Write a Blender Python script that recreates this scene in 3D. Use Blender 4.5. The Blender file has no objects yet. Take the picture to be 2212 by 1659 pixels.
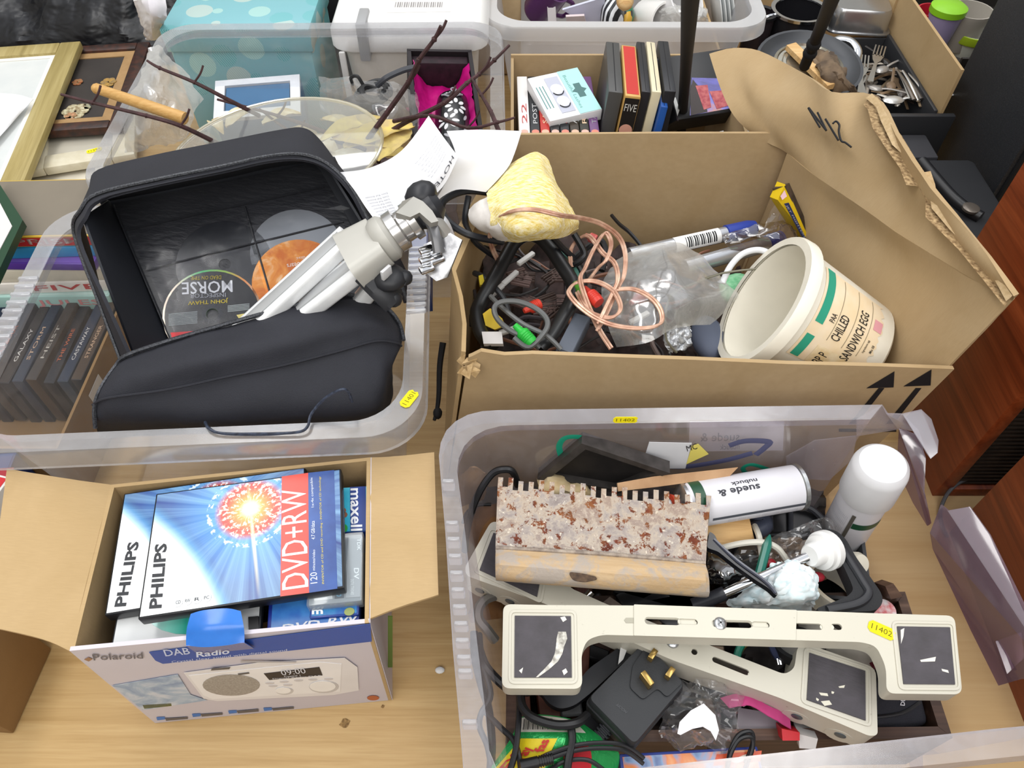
import bpy, bmesh, math, random
from mathutils import Vector, Matrix, noise
from mathutils.geometry import tessellate_polygon
V = Vector
random.seed(7)
SC = bpy.context.scene
COL = SC.collection

# ---------------------------------------------------------------- camera
CAM = V((0, 0, .95))
FPX = 1640.0
PITCH = math.radians(51.6)
cd = bpy.data.cameras.new('camera')
cam = bpy.data.objects.new('camera', cd)
COL.objects.link(cam)
cam.location = CAM
cam.rotation_euler = (math.pi / 2 - PITCH, 0, 0)
cd.sensor_fit = 'HORIZONTAL'
cd.sensor_width = 36
cd.lens = 36 * FPX / 2212
cd.clip_start = .01
SC.camera = cam

# ---------------------------------------------------------------- light
wd = bpy.data.worlds.new('hall_light')
SC.world = wd
wd.use_nodes = True
bg = wd.node_tree.nodes['Background']
bg.inputs[0].default_value = (.93, .96, 1, 1)
bg.inputs[1].default_value = .88


def lamp(x, y, z, sx, sy, power):
    ld = bpy.data.lights.new('strip_or_fill_lamp', 'AREA')
    ld.shape = 'RECTANGLE'
    ld.size, ld.size_y = sx, sy
    ld.energy = power
    ld.color = (1, .98, .95)
    o = bpy.data.objects.new('strip_or_fill_lamp', ld)
    COL.objects.link(o)
    o.location = (x, y, z)
    return o


lamp(-1.1, .9, 2.5, .5, 2.6, 25)
lamp(.9, .9, 2.5, .5, 2.6, 17)
lamp(-.1, 2.9, 2.5, 2.6, .5, 14)
lamp(0, -1.3, 1.9, 3.0, 1.2, 34).rotation_euler = (math.radians(58), 0, 0)  # broad fill panel added behind the camera to brighten front-facing sides
SC.view_settings.view_transform = 'Standard'
SC.view_settings.look = 'None'
SC.view_settings.exposure = .27
SC.view_settings.gamma = 1
SC.view_settings.use_curve_mapping = False
SC.cycles.transparent_max_bounces = 24

# ---------------------------------------------------------------- placing
cp, sp = math.cos(PITCH), math.sin(PITCH)


def ray(u, v):
    x = (u - 1106) / FPX
    y = (v - 829.5) / FPX
    return V((x, cp - y * sp, -(sp + y * cp)))


def P(u, v, z):
    r = ray(u, v)
    return CAM + r * ((z - CAM.z) / r.z)


def PY(u, v, y):
    r = ray(u, v)
    return CAM + r * (y / r.y)


def FR(o, x, y):
    """frame: origin o, x axis towards x, y axis roughly towards y"""
    ex = (x - o).normalized()
    n = ex.cross(y - o).normalized()
    ey = n.cross(ex)
    m = Matrix((ex, ey, n)).transposed().to_4x4()
    m.translation = o
    return m


def FQ(a, b, c, z=None):
    """frame from three pixels with heights (u, v, z) or one shared z"""
    q = [P(p[0], p[1], p[2] if len(p) > 2 else z) for p in (a, b, c)]
    return FR(*q)


def on(F, u, v):
    """the pixel's point on the frame's xy plane, in local coordinates"""
    r = ray(u, v)
    o, n = F.translation, F.col[2].to_3d()
    t = (o - CAM).dot(n) / r.dot(n)
    return (F.inverted() @ (CAM + r * t)).to_2d()


def ons(F, pts):
    return [on(F, *p) for p in pts]


# ---------------------------------------------------------------- materials
def lin(h):
    if not isinstance(h, str):
        return (*h[:3], 1)
    h = h.lstrip('#')
    c = [int(h[i:i + 2], 16) / 255 for i in (0, 2, 4)]
    return tuple(x / 12.92 if x <= .04045 else ((x + .055) / 1.055) ** 2.4 for x in c) + (1,)


class N:
    """small node-tree helper"""

    def __init__(s, name):
        s.m = bpy.data.materials.new(name)
        s.m.use_nodes = True
        s.t = s.m.node_tree
        s.b = s.t.nodes['Principled BSDF']
        s.out = s.t.nodes['Material Output']

    def n(s, typ, ins=None, **kw):
        x = s.t.nodes.new('ShaderNode' + typ)
        for k, v in kw.items():
            setattr(x, k, v)
        for k, v in (ins or {}).items():
            if hasattr(v, 'is_output') or hasattr(v, 'links'):
                s.t.links.new(v, x.inputs[k])
            else:
                x.inputs[k].default_value = v
        return x

    def l(s, a, b):
        s.t.links.new(a, b)

    def co(s, scale=(1, 1, 1), loc=(0, 0, 0), rot=(0, 0, 0)):
        tc = s.n('TexCoord')
        return s.n('Mapping', {0: tc.outputs['Object'], 1: loc, 2: rot, 3: scale}).outputs[0]

    def noise(s, vec, scale, detail=3, rough=.55, dist=0):
        return s.n('TexNoise', {'Vector': vec, 'Scale': scale, 'Detail': detail, 'Roughness': rough, 'Distortion': dist}).outputs[0]

    def ramp(s, fac, stops, interp='LINEAR'):
        r = s.n('ValToRGB', {0: fac})
        cr = r.color_ramp
        cr.interpolation = interp
        while len(cr.elements) < len(stops):
            cr.elements.new(.5)
        for e, (p, c) in zip(cr.elements, stops):
            e.position = p
            e.color = lin(c)
        return r.outputs[0]

    def mix(s, fac, a, b, blend='MIX'):
        x = s.n('Mix', data_type='RGBA', blend_type=blend)
        for i, v in ((0, fac), (6, a), (7, b)):
            if isinstance(v, str):
                v = lin(v)
            if hasattr(v, 'links'):
                s.l(v, x.inputs[i])
            else:
                x.inputs[i].default_value = v
        return x.outputs[2]

    def math(s, op, a, b=0.0, c=0.0, clamp=False):
        x = s.n('Math', {0: a, 1: b, 2: c}, operation=op, use_clamp=clamp)
        return x.outputs[0]

    def bump(s, h, strength=.3, dist=.001):
        x = s.n('Bump', {'Height': h, 'Strength': strength, 'Distance': dist})
        s.l(x.outputs[0], s.b.inputs['Normal'])

    def setp(s, rough=.5, metal=0, spec=.5, coat=0, sheen=0):
        s.b.inputs['Roughness'].default_value = rough
        s.b.inputs['Metallic'].default_value = metal
        s.b.inputs['Specular IOR Level'].default_value = spec
        s.b.inputs['Coat Weight'].default_value = coat
        s.b.inputs['Coat Roughness'].default_value = .15

    def base(s, c):
        if isinstance(c, str):
            c = lin(c)
        if hasattr(c, 'links'):
            s.l(c, s.b.inputs['Base Color'])
        else:
            s.b.inputs['Base Color'].default_value = c


_mc = {}


def mat(col, rough=.55, metal=0, spec=.4, var=None, vs=30, bump=0, bs=300, coat=0, stretch=None):
    """plain procedural material: two-tone noise, fine bump"""
    key = (col, rough, metal, spec, var, vs, bump, bs, coat, stretch)
    if key in _mc:
        return _mc[key]
    k = N('surface_' + str(col).lstrip('#'))
    k.setp(rough, metal, spec, coat)
    vec = k.co(stretch or (1, 1, 1))
    if var:
        k.base(k.mix(k.ramp(k.noise(vec, vs, 4), [(.35, '000000'), (.65, 'ffffff')]), col, var))
    else:
        c = lin(col)
        d = tuple(x * .88 for x in c[:3]) + (1,)
        k.base(k.mix(k.noise(vec, vs, 2), c, d))
    if bump:
        k.bump(k.noise(vec, bs, 3), bump, .001)
    _mc[key] = k.m
    return k.m


def clear(name, col, fac, rough=.15, tint='ffffff', edge=.35, scuff=.0, gloss=.35):
    """clear or milky plastic: part see-through, part white scatter and gloss"""
    k = N(name)
    tr = k.n('BsdfTransparent', {0: lin(tint)})
    df = k.n('BsdfDiffuse', {0: lin(col)})
    tl = k.n('BsdfTranslucent', {0: lin(col)})
    d2 = k.n('MixShader', {0: .4, 1: df.outputs[0], 2: tl.outputs[0]})
    gl = k.n('BsdfGlossy', {0: lin('ffffff'), 'Roughness': rough})
    s1 = k.n('MixShader', {0: gloss, 1: d2.outputs[0], 2: gl.outputs[0]})
    lw = k.n('LayerWeight', {0: .35})
    f = k.math('MULTIPLY_ADD', lw.outputs['Facing'], edge, fac, clamp=True)
    if scuff:
        nz = k.ramp(k.noise(k.co((1, 1, 1)), 24, 5, .7, 1.5), [(.45, '000000'), (.75, 'ffffff')])
        f = k.math('MULTIPLY_ADD', nz, scuff, f, clamp=True)
    mx = k.n('MixShader', {0: f, 1: tr.outputs[0], 2: s1.outputs[0]})
    k.l(mx.outputs[0], k.out.inputs[0])
    return k.m


# ---------------------------------------------------------------- mesh building
def catmull(pts, sub=6, closed=False):
    pts = [V(p) for p in pts]
    n = len(pts)
    if n < 3:
        return pts
    out = []
    rng = n if closed else n - 1
    for i in range(rng):
        if closed:
            a, b, c, d = pts[i - 1], pts[i], pts[(i + 1) % n], pts[(i + 2) % n]
        else:
            a, b, c, d = pts[max(i - 1, 0)], pts[i], pts[i + 1], pts[min(i + 2, n - 1)]
        for k in range(sub):
            t = k / sub
            out.append(.5 * ((2 * b) + (c - a) * t + (2 * a - 5 * b + 4 * c - d) * t * t + (3 * b - a - 3 * c + d) * t ** 3))
    if not closed:
        out.append(pts[-1])
    return out


def rrect(x0, x1, y0, y1, r, n=4):
    """rounded rectangle outline, counter-clockwise"""
    out = []
    for cx, cy, a in ((x1 - r, y1 - r, 0), (x0 + r, y1 - r, 90), (x0 + r, y0 + r, 180), (x1 - r, y0 + r, 270)):
        for i in range(n + 1):
            t = math.radians(a + 90 * i / n)
            out.append((cx + r * math.cos(t), cy + r * math.sin(t)))
    return out


def circ(cx, cy, r, n=20, ry=None, a0=0, a1=360):
    return [(cx + r * math.cos(math.radians(a0 + (a1 - a0) * i / n)), cy + (ry or r) * math.sin(math.radians(a0 + (a1 - a0) * i / n))) for i in range(n + (0 if a1 - a0 == 360 else 1))]


class B:
    def __init__(s):
        s.v, s.f = [], []

    def add(s, vs, fs, M=None):
        o = len(s.v)
        s.v += [(M @ V(p)) if M else V(p) for p in vs]
        s.f += [[i + o for i in f] for f in fs]
        return s

    def bm(s, bm, M=None):
        bm.verts.index_update()
        s.add([v.co.copy() for v in bm.verts], [[v.index for v in f.verts] for f in bm.faces], M)
        bm.free()
        return s

    def box(s, x0, x1, y0, y1, z0, z1, bev=0, M=None, seg=2):
        bm = bmesh.new()
        bmesh.ops.create_cube(bm, size=1)
        for v in bm.verts:
            v.co = ((x0 + x1) / 2 + v.co.x * (x1 - x0), (y0 + y1) / 2 + v.co.y * (y1 - y0), (z0 + z1) / 2 + v.co.z * (z1 - z0))
        if bev:
            bmesh.ops.bevel(bm, geom=bm.edges[:], offset=bev, segments=seg, affect='EDGES', profile=.5)
        return s.bm(bm, M)

    def prism(s, poly, z0, z1, holes=(), M=None, top=1.0):
        """flat outline (with holes) thickened from z0 to z1"""
        loops = [list(poly)] + [list(h) for h in holes]
        tri = tessellate_polygon([[V((p[0], p[1], 0)) for p in l] for l in loops])
        flat = [p for l in loops for p in l]
        n = len(flat)
        cx = sum(p[0] for p in poly) / len(poly)
        cy = sum(p[1] for p in poly) / len(poly)
        vs = [(p[0], p[1], z0) for p in flat] + [(cx + (p[0] - cx) * top, cy + (p[1] - cy) * top, z1) for p in flat]
        fs = []
        for t in tri:
            a, b, c = (V(flat[i]) for i in t)
            if (b - a).cross(c - a) < 0:
                t = t[::-1]
            fs.append([i + n for i in t])
            fs.append(list(t)[::-1])
        o = 0
        for k, l in enumerate(loops):
            m = len(l)
            ar = sum(l[i][0] * l[(i + 1) % m][1] - l[(i + 1) % m][0] * l[i][1] for i in range(m))
            flip = (ar < 0) != (k > 0)
            for i in range(m):
                j = (i + 1) % m
                q = [o + i, o + j, o + j + n, o + i + n]
                fs.append(q[::-1] if flip else q)
            o += m
        return s.add(vs, fs, M)

    def tube(s, pts, r, n=8, sub=6, closed=False, rs=None, flat=1.0, M=None):
        """round (or flattened) tube along a smooth path"""
        p = catmull(pts, sub, closed) if sub > 1 else [V(q) for q in pts]
        m = len(p)
        rings = []
        up = None
        for i in range(m):
            a = p[i - 1] if (i or closed) else p[i]
            b = p[(i + 1) % m] if (i < m - 1 or closed) else p[i]
            t = (b - a)
            t = t.normalized() if t.length > 1e-9 else V((0, 0, 1))
            if up is None:
                up = V((0, 0, 1)) if abs(t.z) < .9 else V((1, 0, 0))
            x = up.cross(t)
            if x.length < 1e-6:
                x = V((1, 0, 0)).cross(t)
            x.normalize()
            up = t.cross(x)
            rr = r if rs is None else r * (rs[0] + (rs[1] - rs[0]) * i / max(m - 1, 1)) if len(rs) == 2 else r * rs[min(int(i * len(rs) / m), len(rs) - 1)]
            rings.append([p[i] + x * (rr * math.cos(2 * math.pi * k / n)) + up * (rr * flat * math.sin(2 * math.pi * k / n)) for k in range(n)])
        return s.loft(rings, closed_path=closed, M=M)

    def loft(s, rings, closed_path=False, ring_closed=True, caps=True, M=None):
        n = len(rings[0])
        vs = [q for r in rings for q in r]
        fs = []
        m = len(rings)
        for i in range(m if closed_path else m - 1):
            j = (i + 1) % m
            for k in range(n if ring_closed else n - 1):
                l = (k + 1) % n
                fs.append([i * n + k, i * n + l, j * n + l, j * n + k])
        if caps and not closed_path and ring_closed:
            fs.append(list(range(n))[::-1])
            fs.append([(m - 1) * n + k for k in range(n)])
        return s.add(vs, fs, M)

    def lathe(s, prof, n=28, M=None, a0=0, a1=360, caps=True):
        full = abs(a1 - a0) >= 360
        k = n if full else n + 1
        rings = [[V((r * math.cos(math.radians(a0 + (a1 - a0) * i / n)), r * math.sin(math.radians(a0 + (a1 - a0) * i / n)), z)) for i in range(k)] for r, z in prof]
        return s.loft(rings, ring_closed=full, caps=caps and full, M=M)

    def ball(s, c, r, sc=(1, 1, 1), sub=2, amp=0, fr=30, M=None):
        bm = bmesh.new()
        bmesh.ops.create_icosphere(bm, subdivisions=sub, radius=1)
        c = V(c)
        for v in bm.verts:
            d = v.co.copy()
            k = 1 + (amp * noise.noise(d * fr * r + c * 37) if amp else 0)
            v.co = c + V((d.x * sc[0], d.y * sc[1], d.z * sc[2])) * r * k
        return s.bm(bm, M)

    def patch(s, grid, su=6, sv=6, th=0, amp=0, fr=20, seed=0, M=None, edge=1.0):
        """smooth sheet through a grid of points, optionally crumpled and thickened"""
        rows = [catmull(r, su) for r in grid]
        cols = [catmull([r[i] for r in rows], sv) for i in range(len(rows[0]))]
        nu, nv = len(cols), len(cols[0])
        g = [[cols[i][j].copy() for j in range(nv)] for i in range(nu)]

        def nrm(i, j):
            a = g[min(i + 1, nu - 1)][j] - g[max(i - 1, 0)][j]
            b = g[i][min(j + 1, nv - 1)] - g[i][max(j - 1, 0)]
            c = a.cross(b)
            return c.normalized() if c.length > 1e-12 else V((0, 0, 1))

        if amp:
            ns = [[nrm(i, j) for j in range(nv)] for i in range(nu)]
            so = V((seed * 3.1, seed * 1.7, seed))
            for i in range(nu):
                for j in range(nv):
                    q = g[i][j] * fr + so
                    h = noise.noise(q) + .6 * abs(noise.noise(q * 2.3)) + .3 * noise.noise(q * 4.7)
                    g[i][j] = g[i][j] + ns[i][j] * h * amp
        vs = [g[i][j] for i in range(nu) for j in range(nv)]
        fs = [[i * nv + j, (i + 1) * nv + j, (i + 1) * nv + j + 1, i * nv + j + 1] for i in range(nu - 1) for j in range(nv - 1)]
        if th:
            ns = [nrm(i, j) for i in range(nu) for j in range(nv)]
            m = len(vs)
            vs = vs + [p - n * th for p, n in zip(vs, ns)]
            fs = fs + [[k + m for k in f][::-1] for f in fs]
            bd = [(i, 0) for i in range(nu)] + [(nu - 1, j) for j in range(1, nv)] + [(i, nv - 1) for i in range(nu - 2, -1, -1)] + [(0, j) for j in range(nv - 2, 0, -1)]
            ix = [i * nv + j for i, j in bd]
            for a, b in zip(ix, ix[1:] + ix[:1]):
                fs.append([b, a, a + m, b + m])
        return s.add(vs, fs, M)

    def slab(s, poly, th, M=None, face=0):
        """a flat or gently warped outline in space, thickened along its mean normal"""
        poly = [V(p) for p in poly]
        n = V()
        c = sum(poly, V()) / len(poly)
        for a, b in zip(poly, poly[1:] + poly[:1]):
            n += (a - c).cross(b - c)
        n.normalize()
        if face and n.dot(CAM - c) < 0:
            poly.reverse()
            n = -n
        x = (poly[1] - poly[0]).normalized()
        y = n.cross(x)
        tri = tessellate_polygon([[V(((p - c).dot(x), (p - c).dot(y), 0)) for p in poly]])
        m = len(poly)
        vs = poly + [p - n * th for p in poly]
        fs = []
        for t in tri:
            a, b, d = (poly[i] for i in t)
            if (b - a).cross(d - a).dot(n) < 0:
                t = t[::-1]
            fs += [list(t), [i + m for i in t][::-1]]
        for i in range(m):
            j = (i + 1) % m
            fs.append([j, i, i + m, j + m])
        return s.add(vs, fs, M)


W = {}
I4 = Matrix()


def finish(name, b, mt, M, parent=None, sharp=38):
    me = bpy.data.meshes.new(name)
    me.from_pydata([tuple(v) for v in b.v], [], b.f)
    for m in (mt if isinstance(mt, (list, tuple)) else [mt]):
        me.materials.append(m)
    me.polygons.foreach_set('use_smooth', [True] * len(me.polygons))
    me.set_sharp_from_angle(angle=math.radians(sharp))
    me.update()
    o = bpy.data.objects.new(name, me)
    COL.objects.link(o)
    if parent:
        o.parent = parent
        W[o] = W[parent]
    else:
        o.matrix_world = M
        W[o] = M
    return o


def tag(o, label=None, cat=None, group=None, kind=None):
    if label:
        o['label'] = label
    if cat:
        o['category'] = cat
    if group:
        o['group'] = group
    if kind:
        o['kind'] = kind
    return o


def thing(name, label, cat, F, group=None):
    """an Empty at the thing's base that parents its parts; F a frame or a point"""
    M = F.copy() if isinstance(F, Matrix) else Matrix.Translation(V(F))
    o = bpy.data.objects.new(name, None)
    COL.objects.link(o)
    o.empty_display_size = .02
    o.matrix_world = M
    W[o] = M
    return tag(o, label, cat, group)


def part(name, b, mt, parent, label=None, world=False, kind=None, sharp=38):
    if world:
        iv = W[parent].inverted()
        b.v = [iv @ v for v in b.v]
    return tag(finish(name, b, mt, None, parent, sharp), label, None, None, kind)


def solo(name, label, cat, b, mt, F=None, group=None, kind=None, sharp=38):
    """a thing that is one mesh; without F the builder holds world coordinates"""
    if F is None:
        xs, ys, zs = zip(*b.v)
        F = Matrix.Translation(((min(xs) + max(xs)) / 2, (min(ys) + max(ys)) / 2, min(zs)))
        iv = F.inverted()
        b.v = [iv @ v for v in b.v]
    return tag(finish(name, b, mt, F, None, sharp), label, cat, group, kind)


_font_cache = {}


def glyphs(txt, bold=0.0, shear=0.0):
    key = (txt, bold, shear)
    if key not in _font_cache:
        cu = bpy.data.curves.new('lettering', 'FONT')
        cu.body = txt
        cu.offset = bold
        cu.shear = shear
        cu.resolution_u = 2
        cu.align_x = 'CENTER' if '\n' in txt else 'LEFT'
        o = bpy.data.objects.new('lettering', cu)
        me = o.to_mesh()
        vs = [v.co.copy() for v in me.vertices]
        fs = [list(p.vertices) for p in me.polygons]
        o.to_mesh_clear()
        bpy.data.objects.remove(o)
        bpy.data.curves.remove(cu)
        _font_cache[key] = (vs, fs)
    return _font_cache[key]


def letters(b, txt, a, e, c, z=.0006, bold=0.0, mirror=False):
    """lettering fitted to the parallelogram a (baseline start), e (baseline end), c (top at the start), local 2D"""
    vs, fs = glyphs(txt, bold)
    if not vs:
        return b
    x0, x1 = min(v.x for v in vs), max(v.x for v in vs)
    y0, y1 = min(v.y for v in vs), max(v.y for v in vs)
    a, e, c = V(a), V(e), V(c)
    q = []
    for v in vs:
        s = (v.x - x0) / (x1 - x0)
        t = (v.y - y0) / max(y1 - y0, 1e-9)
        if mirror:
            s = 1 - s
        p = a + (e - a) * s + (c - a) * t
        q.append((p.x, p.y, z))
    return b.add(q, fs)


def text_px(b, F, txt, a, e, c, z=.0006, bold=0.0, mirror=False):
    return letters(b, txt, on(F, *a), on(F, *e), on(F, *c), z, bold, mirror)


def decal(b, poly, z0=.0002, th=.0003):
    return b.prism(poly, z0, z0 + th)



def peval(grid, s, t):
    """point of a patch at s along its rows list, t along each row (0..1)"""
    def cm(pts, q):
        n = len(pts) - 1
        x = min(max(q, 0), .99999) * n
        i = int(x)
        f = x - i
        a, b, c, d = pts[max(i - 1, 0)], pts[i], pts[i + 1], pts[min(i + 2, n)]
        return .5 * ((2 * b) + (c - a) * f + (2 * a - 5 * b + 4 * c - d) * f * f + (3 * b - a - 3 * c + d) * f ** 3)
    return cm([cm(r, t) for r in grid], s)


def text_patch(b, grid, txt, a, e, c, off=.0008, bold=0.0):
    """lettering bent onto a patch; a, e, c are (s, t) parameters"""
    q = B()
    letters(q, txt, a, e, c, 0, bold)
    vs = []
    for v in q.v:
        p = peval(grid, v.x, v.y)
        du = peval(grid, min(v.x + .01, 1), v.y) - peval(grid, max(v.x - .01, 0), v.y)
        dv = peval(grid, v.x, min(v.y + .01, 1)) - peval(grid, v.x, max(v.y - .01, 0))
        n = du.cross(dv).normalized()
        if n.dot(CAM - p) < 0:
            n = -n
        vs.append(p + n * off)
    return b.add(vs, q.f)


def case(name, label, cat, F, w, h, t, col, cover=None, spine=None, group=None, bev=.0015, rough=.35, inset=.003):
    """flat case or box: local x width, y height, cover at z = 0, body below"""
    o = thing(name, label, cat, F, group)
    b = B()
    b.box(0, w, 0, h, -t, 0, bev)
    part('body', b, col if not isinstance(col, str) else mat(col, rough), o)
    if cover is not None:
        b = B()
        b.prism([(inset, inset), (w - inset, inset), (w - inset, h - inset), (inset, h - inset)], .0001, .0004)
        part('cover', b, cover if not isinstance(cover, str) else mat(cover, rough), o)
    return o


def print_on(o, nm, polys, col, z=.0005, label=None, rough=.5):
    b = B()
    for q in polys:
        b.prism(q, z, z + .0002)
    return part(nm, b, col if not isinstance(col, str) else mat(col, rough), o, label)


def write_on(o, items, col, z=.0009, nm='lettering', F=None, parent=None):
    """items: (text, start px, end px, top px[, bold]) on the thing's own xy plane"""
    b = B()
    F = F or W[o]
    for a in items:
        text_px(b, F, *a[:4], z=z, bold=a[4] if len(a) > 4 else 0)
    if F != W[o]:
        b.v = [F @ v for v in b.v]
        return part(nm, b, col if not isinstance(col, str) else mat(col, .6), parent or o, world=True)
    return part(nm, b, col if not isinstance(col, str) else mat(col, .6), parent or o)


def axisF(a, c, up=V((0, 0, 1))):
    """frame with z from a to c"""
    z = (c - a).normalized()
    x = up.cross(z)
    if x.length < 1e-4:
        x = V((1, 0, 0))
    x.normalize()
    y = z.cross(x)
    m = Matrix((x, y, z)).transposed().to_4x4()
    m.translation = a
    return m

# ---------------------------------------------------------------- shared materials
def card_mat(name, a, b, corr=0):
    k = N(name)
    k.setp(.85, 0, .15)
    vec = k.co()
    big = k.noise(vec, 7, 4, .6, .8)
    fine = k.noise(k.co((60, 900, 60)), 1.5, 3)
    c = k.mix(k.ramp(big, [(.3, '000000'), (.75, 'ffffff')]), a, b)
    c = k.mix(k.math('MULTIPLY', fine, .28), c, '7d6641')
    k.base(c)
    k.bump(k.noise(k.co((1, 1, 1)), 60, 4), .15, .002)
    return k.m


CARD = card_mat('brown_cardboard', 'bba380', 'ae946e')
CARD2 = card_mat('tan_cardboard', 'bfa47c', 'b1966d')
CARD_EDGE = mat('9c835c', .9, var='c9b48d', vs=400, spec=.1)
CARD_DARK = card_mat('dull_cardboard', '9a7b55', '8a6c49')


def wood_mat(name, a, b, c, ax=0, sc=1.0, rough=.45):
    """grain running along axis ax"""
    k = N(name)
    k.setp(rough, 0, .35)
    s = [55 * sc] * 3
    s[ax] = 2.2 * sc
    n1 = k.noise(k.co(tuple(s)), 1, 5, .6, .6)
    s2 = [260 * sc] * 3
    s2[ax] = 9 * sc
    n2 = k.noise(k.co(tuple(s2)), 1, 3, .6)
    col = k.ramp(n1, [(.3, a), (.5, b), (.72, c)])
    col = k.mix(k.math('MULTIPLY', k.ramp(n2, [(.5, '000000'), (.7, 'ffffff')]), .45), col, a)
    k.base(col)
    k.bump(n2, .06, .001)
    return k.m


OAK = wood_mat('pale_oak_laminate', 'ab8a58', 'bb9b69', 'c5a776', 0, 1.5)
PLYTAN = wood_mat('plain_tan_wood', 'b59568', 'bd9f73', 'c4a77c', 0, .6)
MAHOG = wood_mat('mahogany_veneer', '5f2510', '823a1b', '9c4d28', 1, .8, .35)
TOOLWOOD = wood_mat('stained_box_wood', '37271f', '4d382d', '6b5344', 0, 1.2, .5)
BEECH = wood_mat('worn_beech', 'b58a56', 'd0a972', 'dcbb8a', 0, 1.5, .6)
WALNUT = wood_mat('dark_red_wood', '3d2015', '5a3022', '744432', 1, 1.2, .5)
TUBWALL = clear('clear_tub_plastic', 'e8e9ec', .10, .12, 'f6f6f8', .16, .10)
TUBRIM = clear('milky_tub_rim', 'e2e4e8', .30, .2, 'f0f0f2', .2, .08)
TUBRIM2 = clear('milky_rib', 'eceef2', .36, .25, 'f0f0f2', .2)
TUBJUNK = clear('scuffed_clear_plastic', 'd8d4da', .17, .12, 'eeeaf0', .2, .12)
TUBJRIM = clear('scuffed_milky_rim', 'e2e0e8', .30, .2, 'f0eef2', .2, .1)
TUBSHARD = clear('tinted_clear_shard', 'b9a7b4', .30, .12, 'c9b4c2', .2, .05)
FROST = clear('frosted_tub_plastic', 'dfe0e4', .62, .3, 'e8e8ea', .2)
FILM = clear('clear_cellophane', 'ffffff', .07, .05, 'f4f4f4', .5, .10, .6)
FILM2 = clear('cloudy_film', 'f0f0ee', .34, .12, 'f2f2f0', .4, .18, .4)
GLASS = clear('clear_hard_plastic', 'ffffff', .10, .04, 'f2f4f2', .45, 0, .6)
WHITE = mat('f0f0ee', .5)
PAPERW = mat('e6e6e9', .8, spec=.2)
BLACK = mat('17171a', .4, spec=.5)
BLACKM = mat('1c1c1f', .7, spec=.3)
INK = mat('16161a', .6)
GREYINK = mat('70737a', .7)
YELLOW = mat('f5e400', .6)
STEEL = mat('b9bbbd', .25, .9, var='97999b', vs=80)
CHROME = mat('dcdde0', .12, 1)
CORD = mat('16171a', .45, spec=.5)


def sticker(parent, F, c, ang, w, h, txt, world_px=True):
    """yellow lot sticker with clipped ends; c a pixel on frame F"""
    p = on(F, *c)
    a = math.radians(ang)
    ca, sa = math.cos(a), math.sin(a)
    T = lambda x, y: (p.x + x * ca - y * sa, p.y + x * sa + y * ca)
    k = h * .25
    b = B()
    b.prism([T(*q) for q in ((-w / 2, -h / 2 + k), (-w / 2 + k, -h / 2), (w / 2 - k, -h / 2), (w / 2, -h / 2 + k), (w / 2 - k * .6, 0), (w / 2, h / 2 - k), (w / 2 - k, h / 2), (-w / 2 + k, h / 2), (-w / 2, h / 2 - k))], .0004, .0009)
    if F != W[parent]:
        M = F
        b.v = [M @ v for v in b.v]
        st = part('lot_sticker', b, YELLOW, parent, 'yellow lot sticker', world=True)
    else:
        st = part('lot_sticker', b, YELLOW, parent, 'yellow lot sticker')
    t = B()
    letters(t, txt, T(-w * .38, -h * .22), T(w * .38, -h * .22), T(-w * .38, h * .24), .0011)
    if F != W[parent]:
        t.v = [F @ v for v in t.v]
        part('lettering', t, mat('6a6200', .7), st, world=True)
    else:
        part('lettering', t, mat('6a6200', .7), st)
    return st


# ---------------------------------------------------------------- setting
b = B()
b.box(-3, 3, -1.5, 4.5, -.80, -.75)
tag(finish('floor', b, mat('3a3836', .8, var='2c2a29', vs=3), I4), kind='structure')
for nm, x0, x1, y0, y1 in (('wall_back', -3, 3, 4.5, 4.6), ('wall_left', -3.1, -3, -1.5, 4.5), ('wall_right', 3, 3.1, -1.5, 4.5), ('wall_front', -3, 3, -1.6, -1.5)):
    b = B()
    b.box(x0, x1, y0, y1, -.75, 2.75)
    tag(finish(nm, b, mat('cfccc4', .9, var='c4c1b9', vs=2), I4), kind='structure')

t = thing('table', 'long table with a pale oak laminate top under all the boxes', 'table', (0, .9, -.75))
b = B()
b.box(-1.5, 1.5, -.25, 1.9, -.03, 0, .003)
part('tabletop', b, OAK, t, world=True)
for x in (-1.4, 1.4):
    for y in (-.15, 1.8):
        b = B()
        b.box(x - .025, x + .025, y - .025, y + .025, -.75, -.03, .002)
        part('leg', b, BLACKM, t, world=True)
for q in ((745, 1562), (827, 1526)):
    b = B()
    p = P(q[0], q[1], 0)
    r = .0055 if q[0] < 800 else .002
    b.prism([(p.x + math.cos(k * .5) * r * (1 + .3 * math.sin(k * 2)), p.y + math.sin(k * .5) * r) for k in range(12)], .0001, .0004)
    part('scuff_mark', b, mat('6b5130', .8, var='a08050', vs=300), t, world=True)
# pale wooden board under the broken tub, at the right
b = B()
b.box(.33, 1.2, -.2, .64, -.0005, .0012)
solo('hardboard_sheet', 'tan hardboard sheet lying on the table under the broken clear tub', 'board', b, PLYTAN)


# ---------------------------------------------------------------- clear tubs
def ring(w, d, r, z, n=9):
    return [V((x, y, z)) for x, y in rrect(-w / 2, w / 2, -d / 2, d / 2, r, n)]


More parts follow.
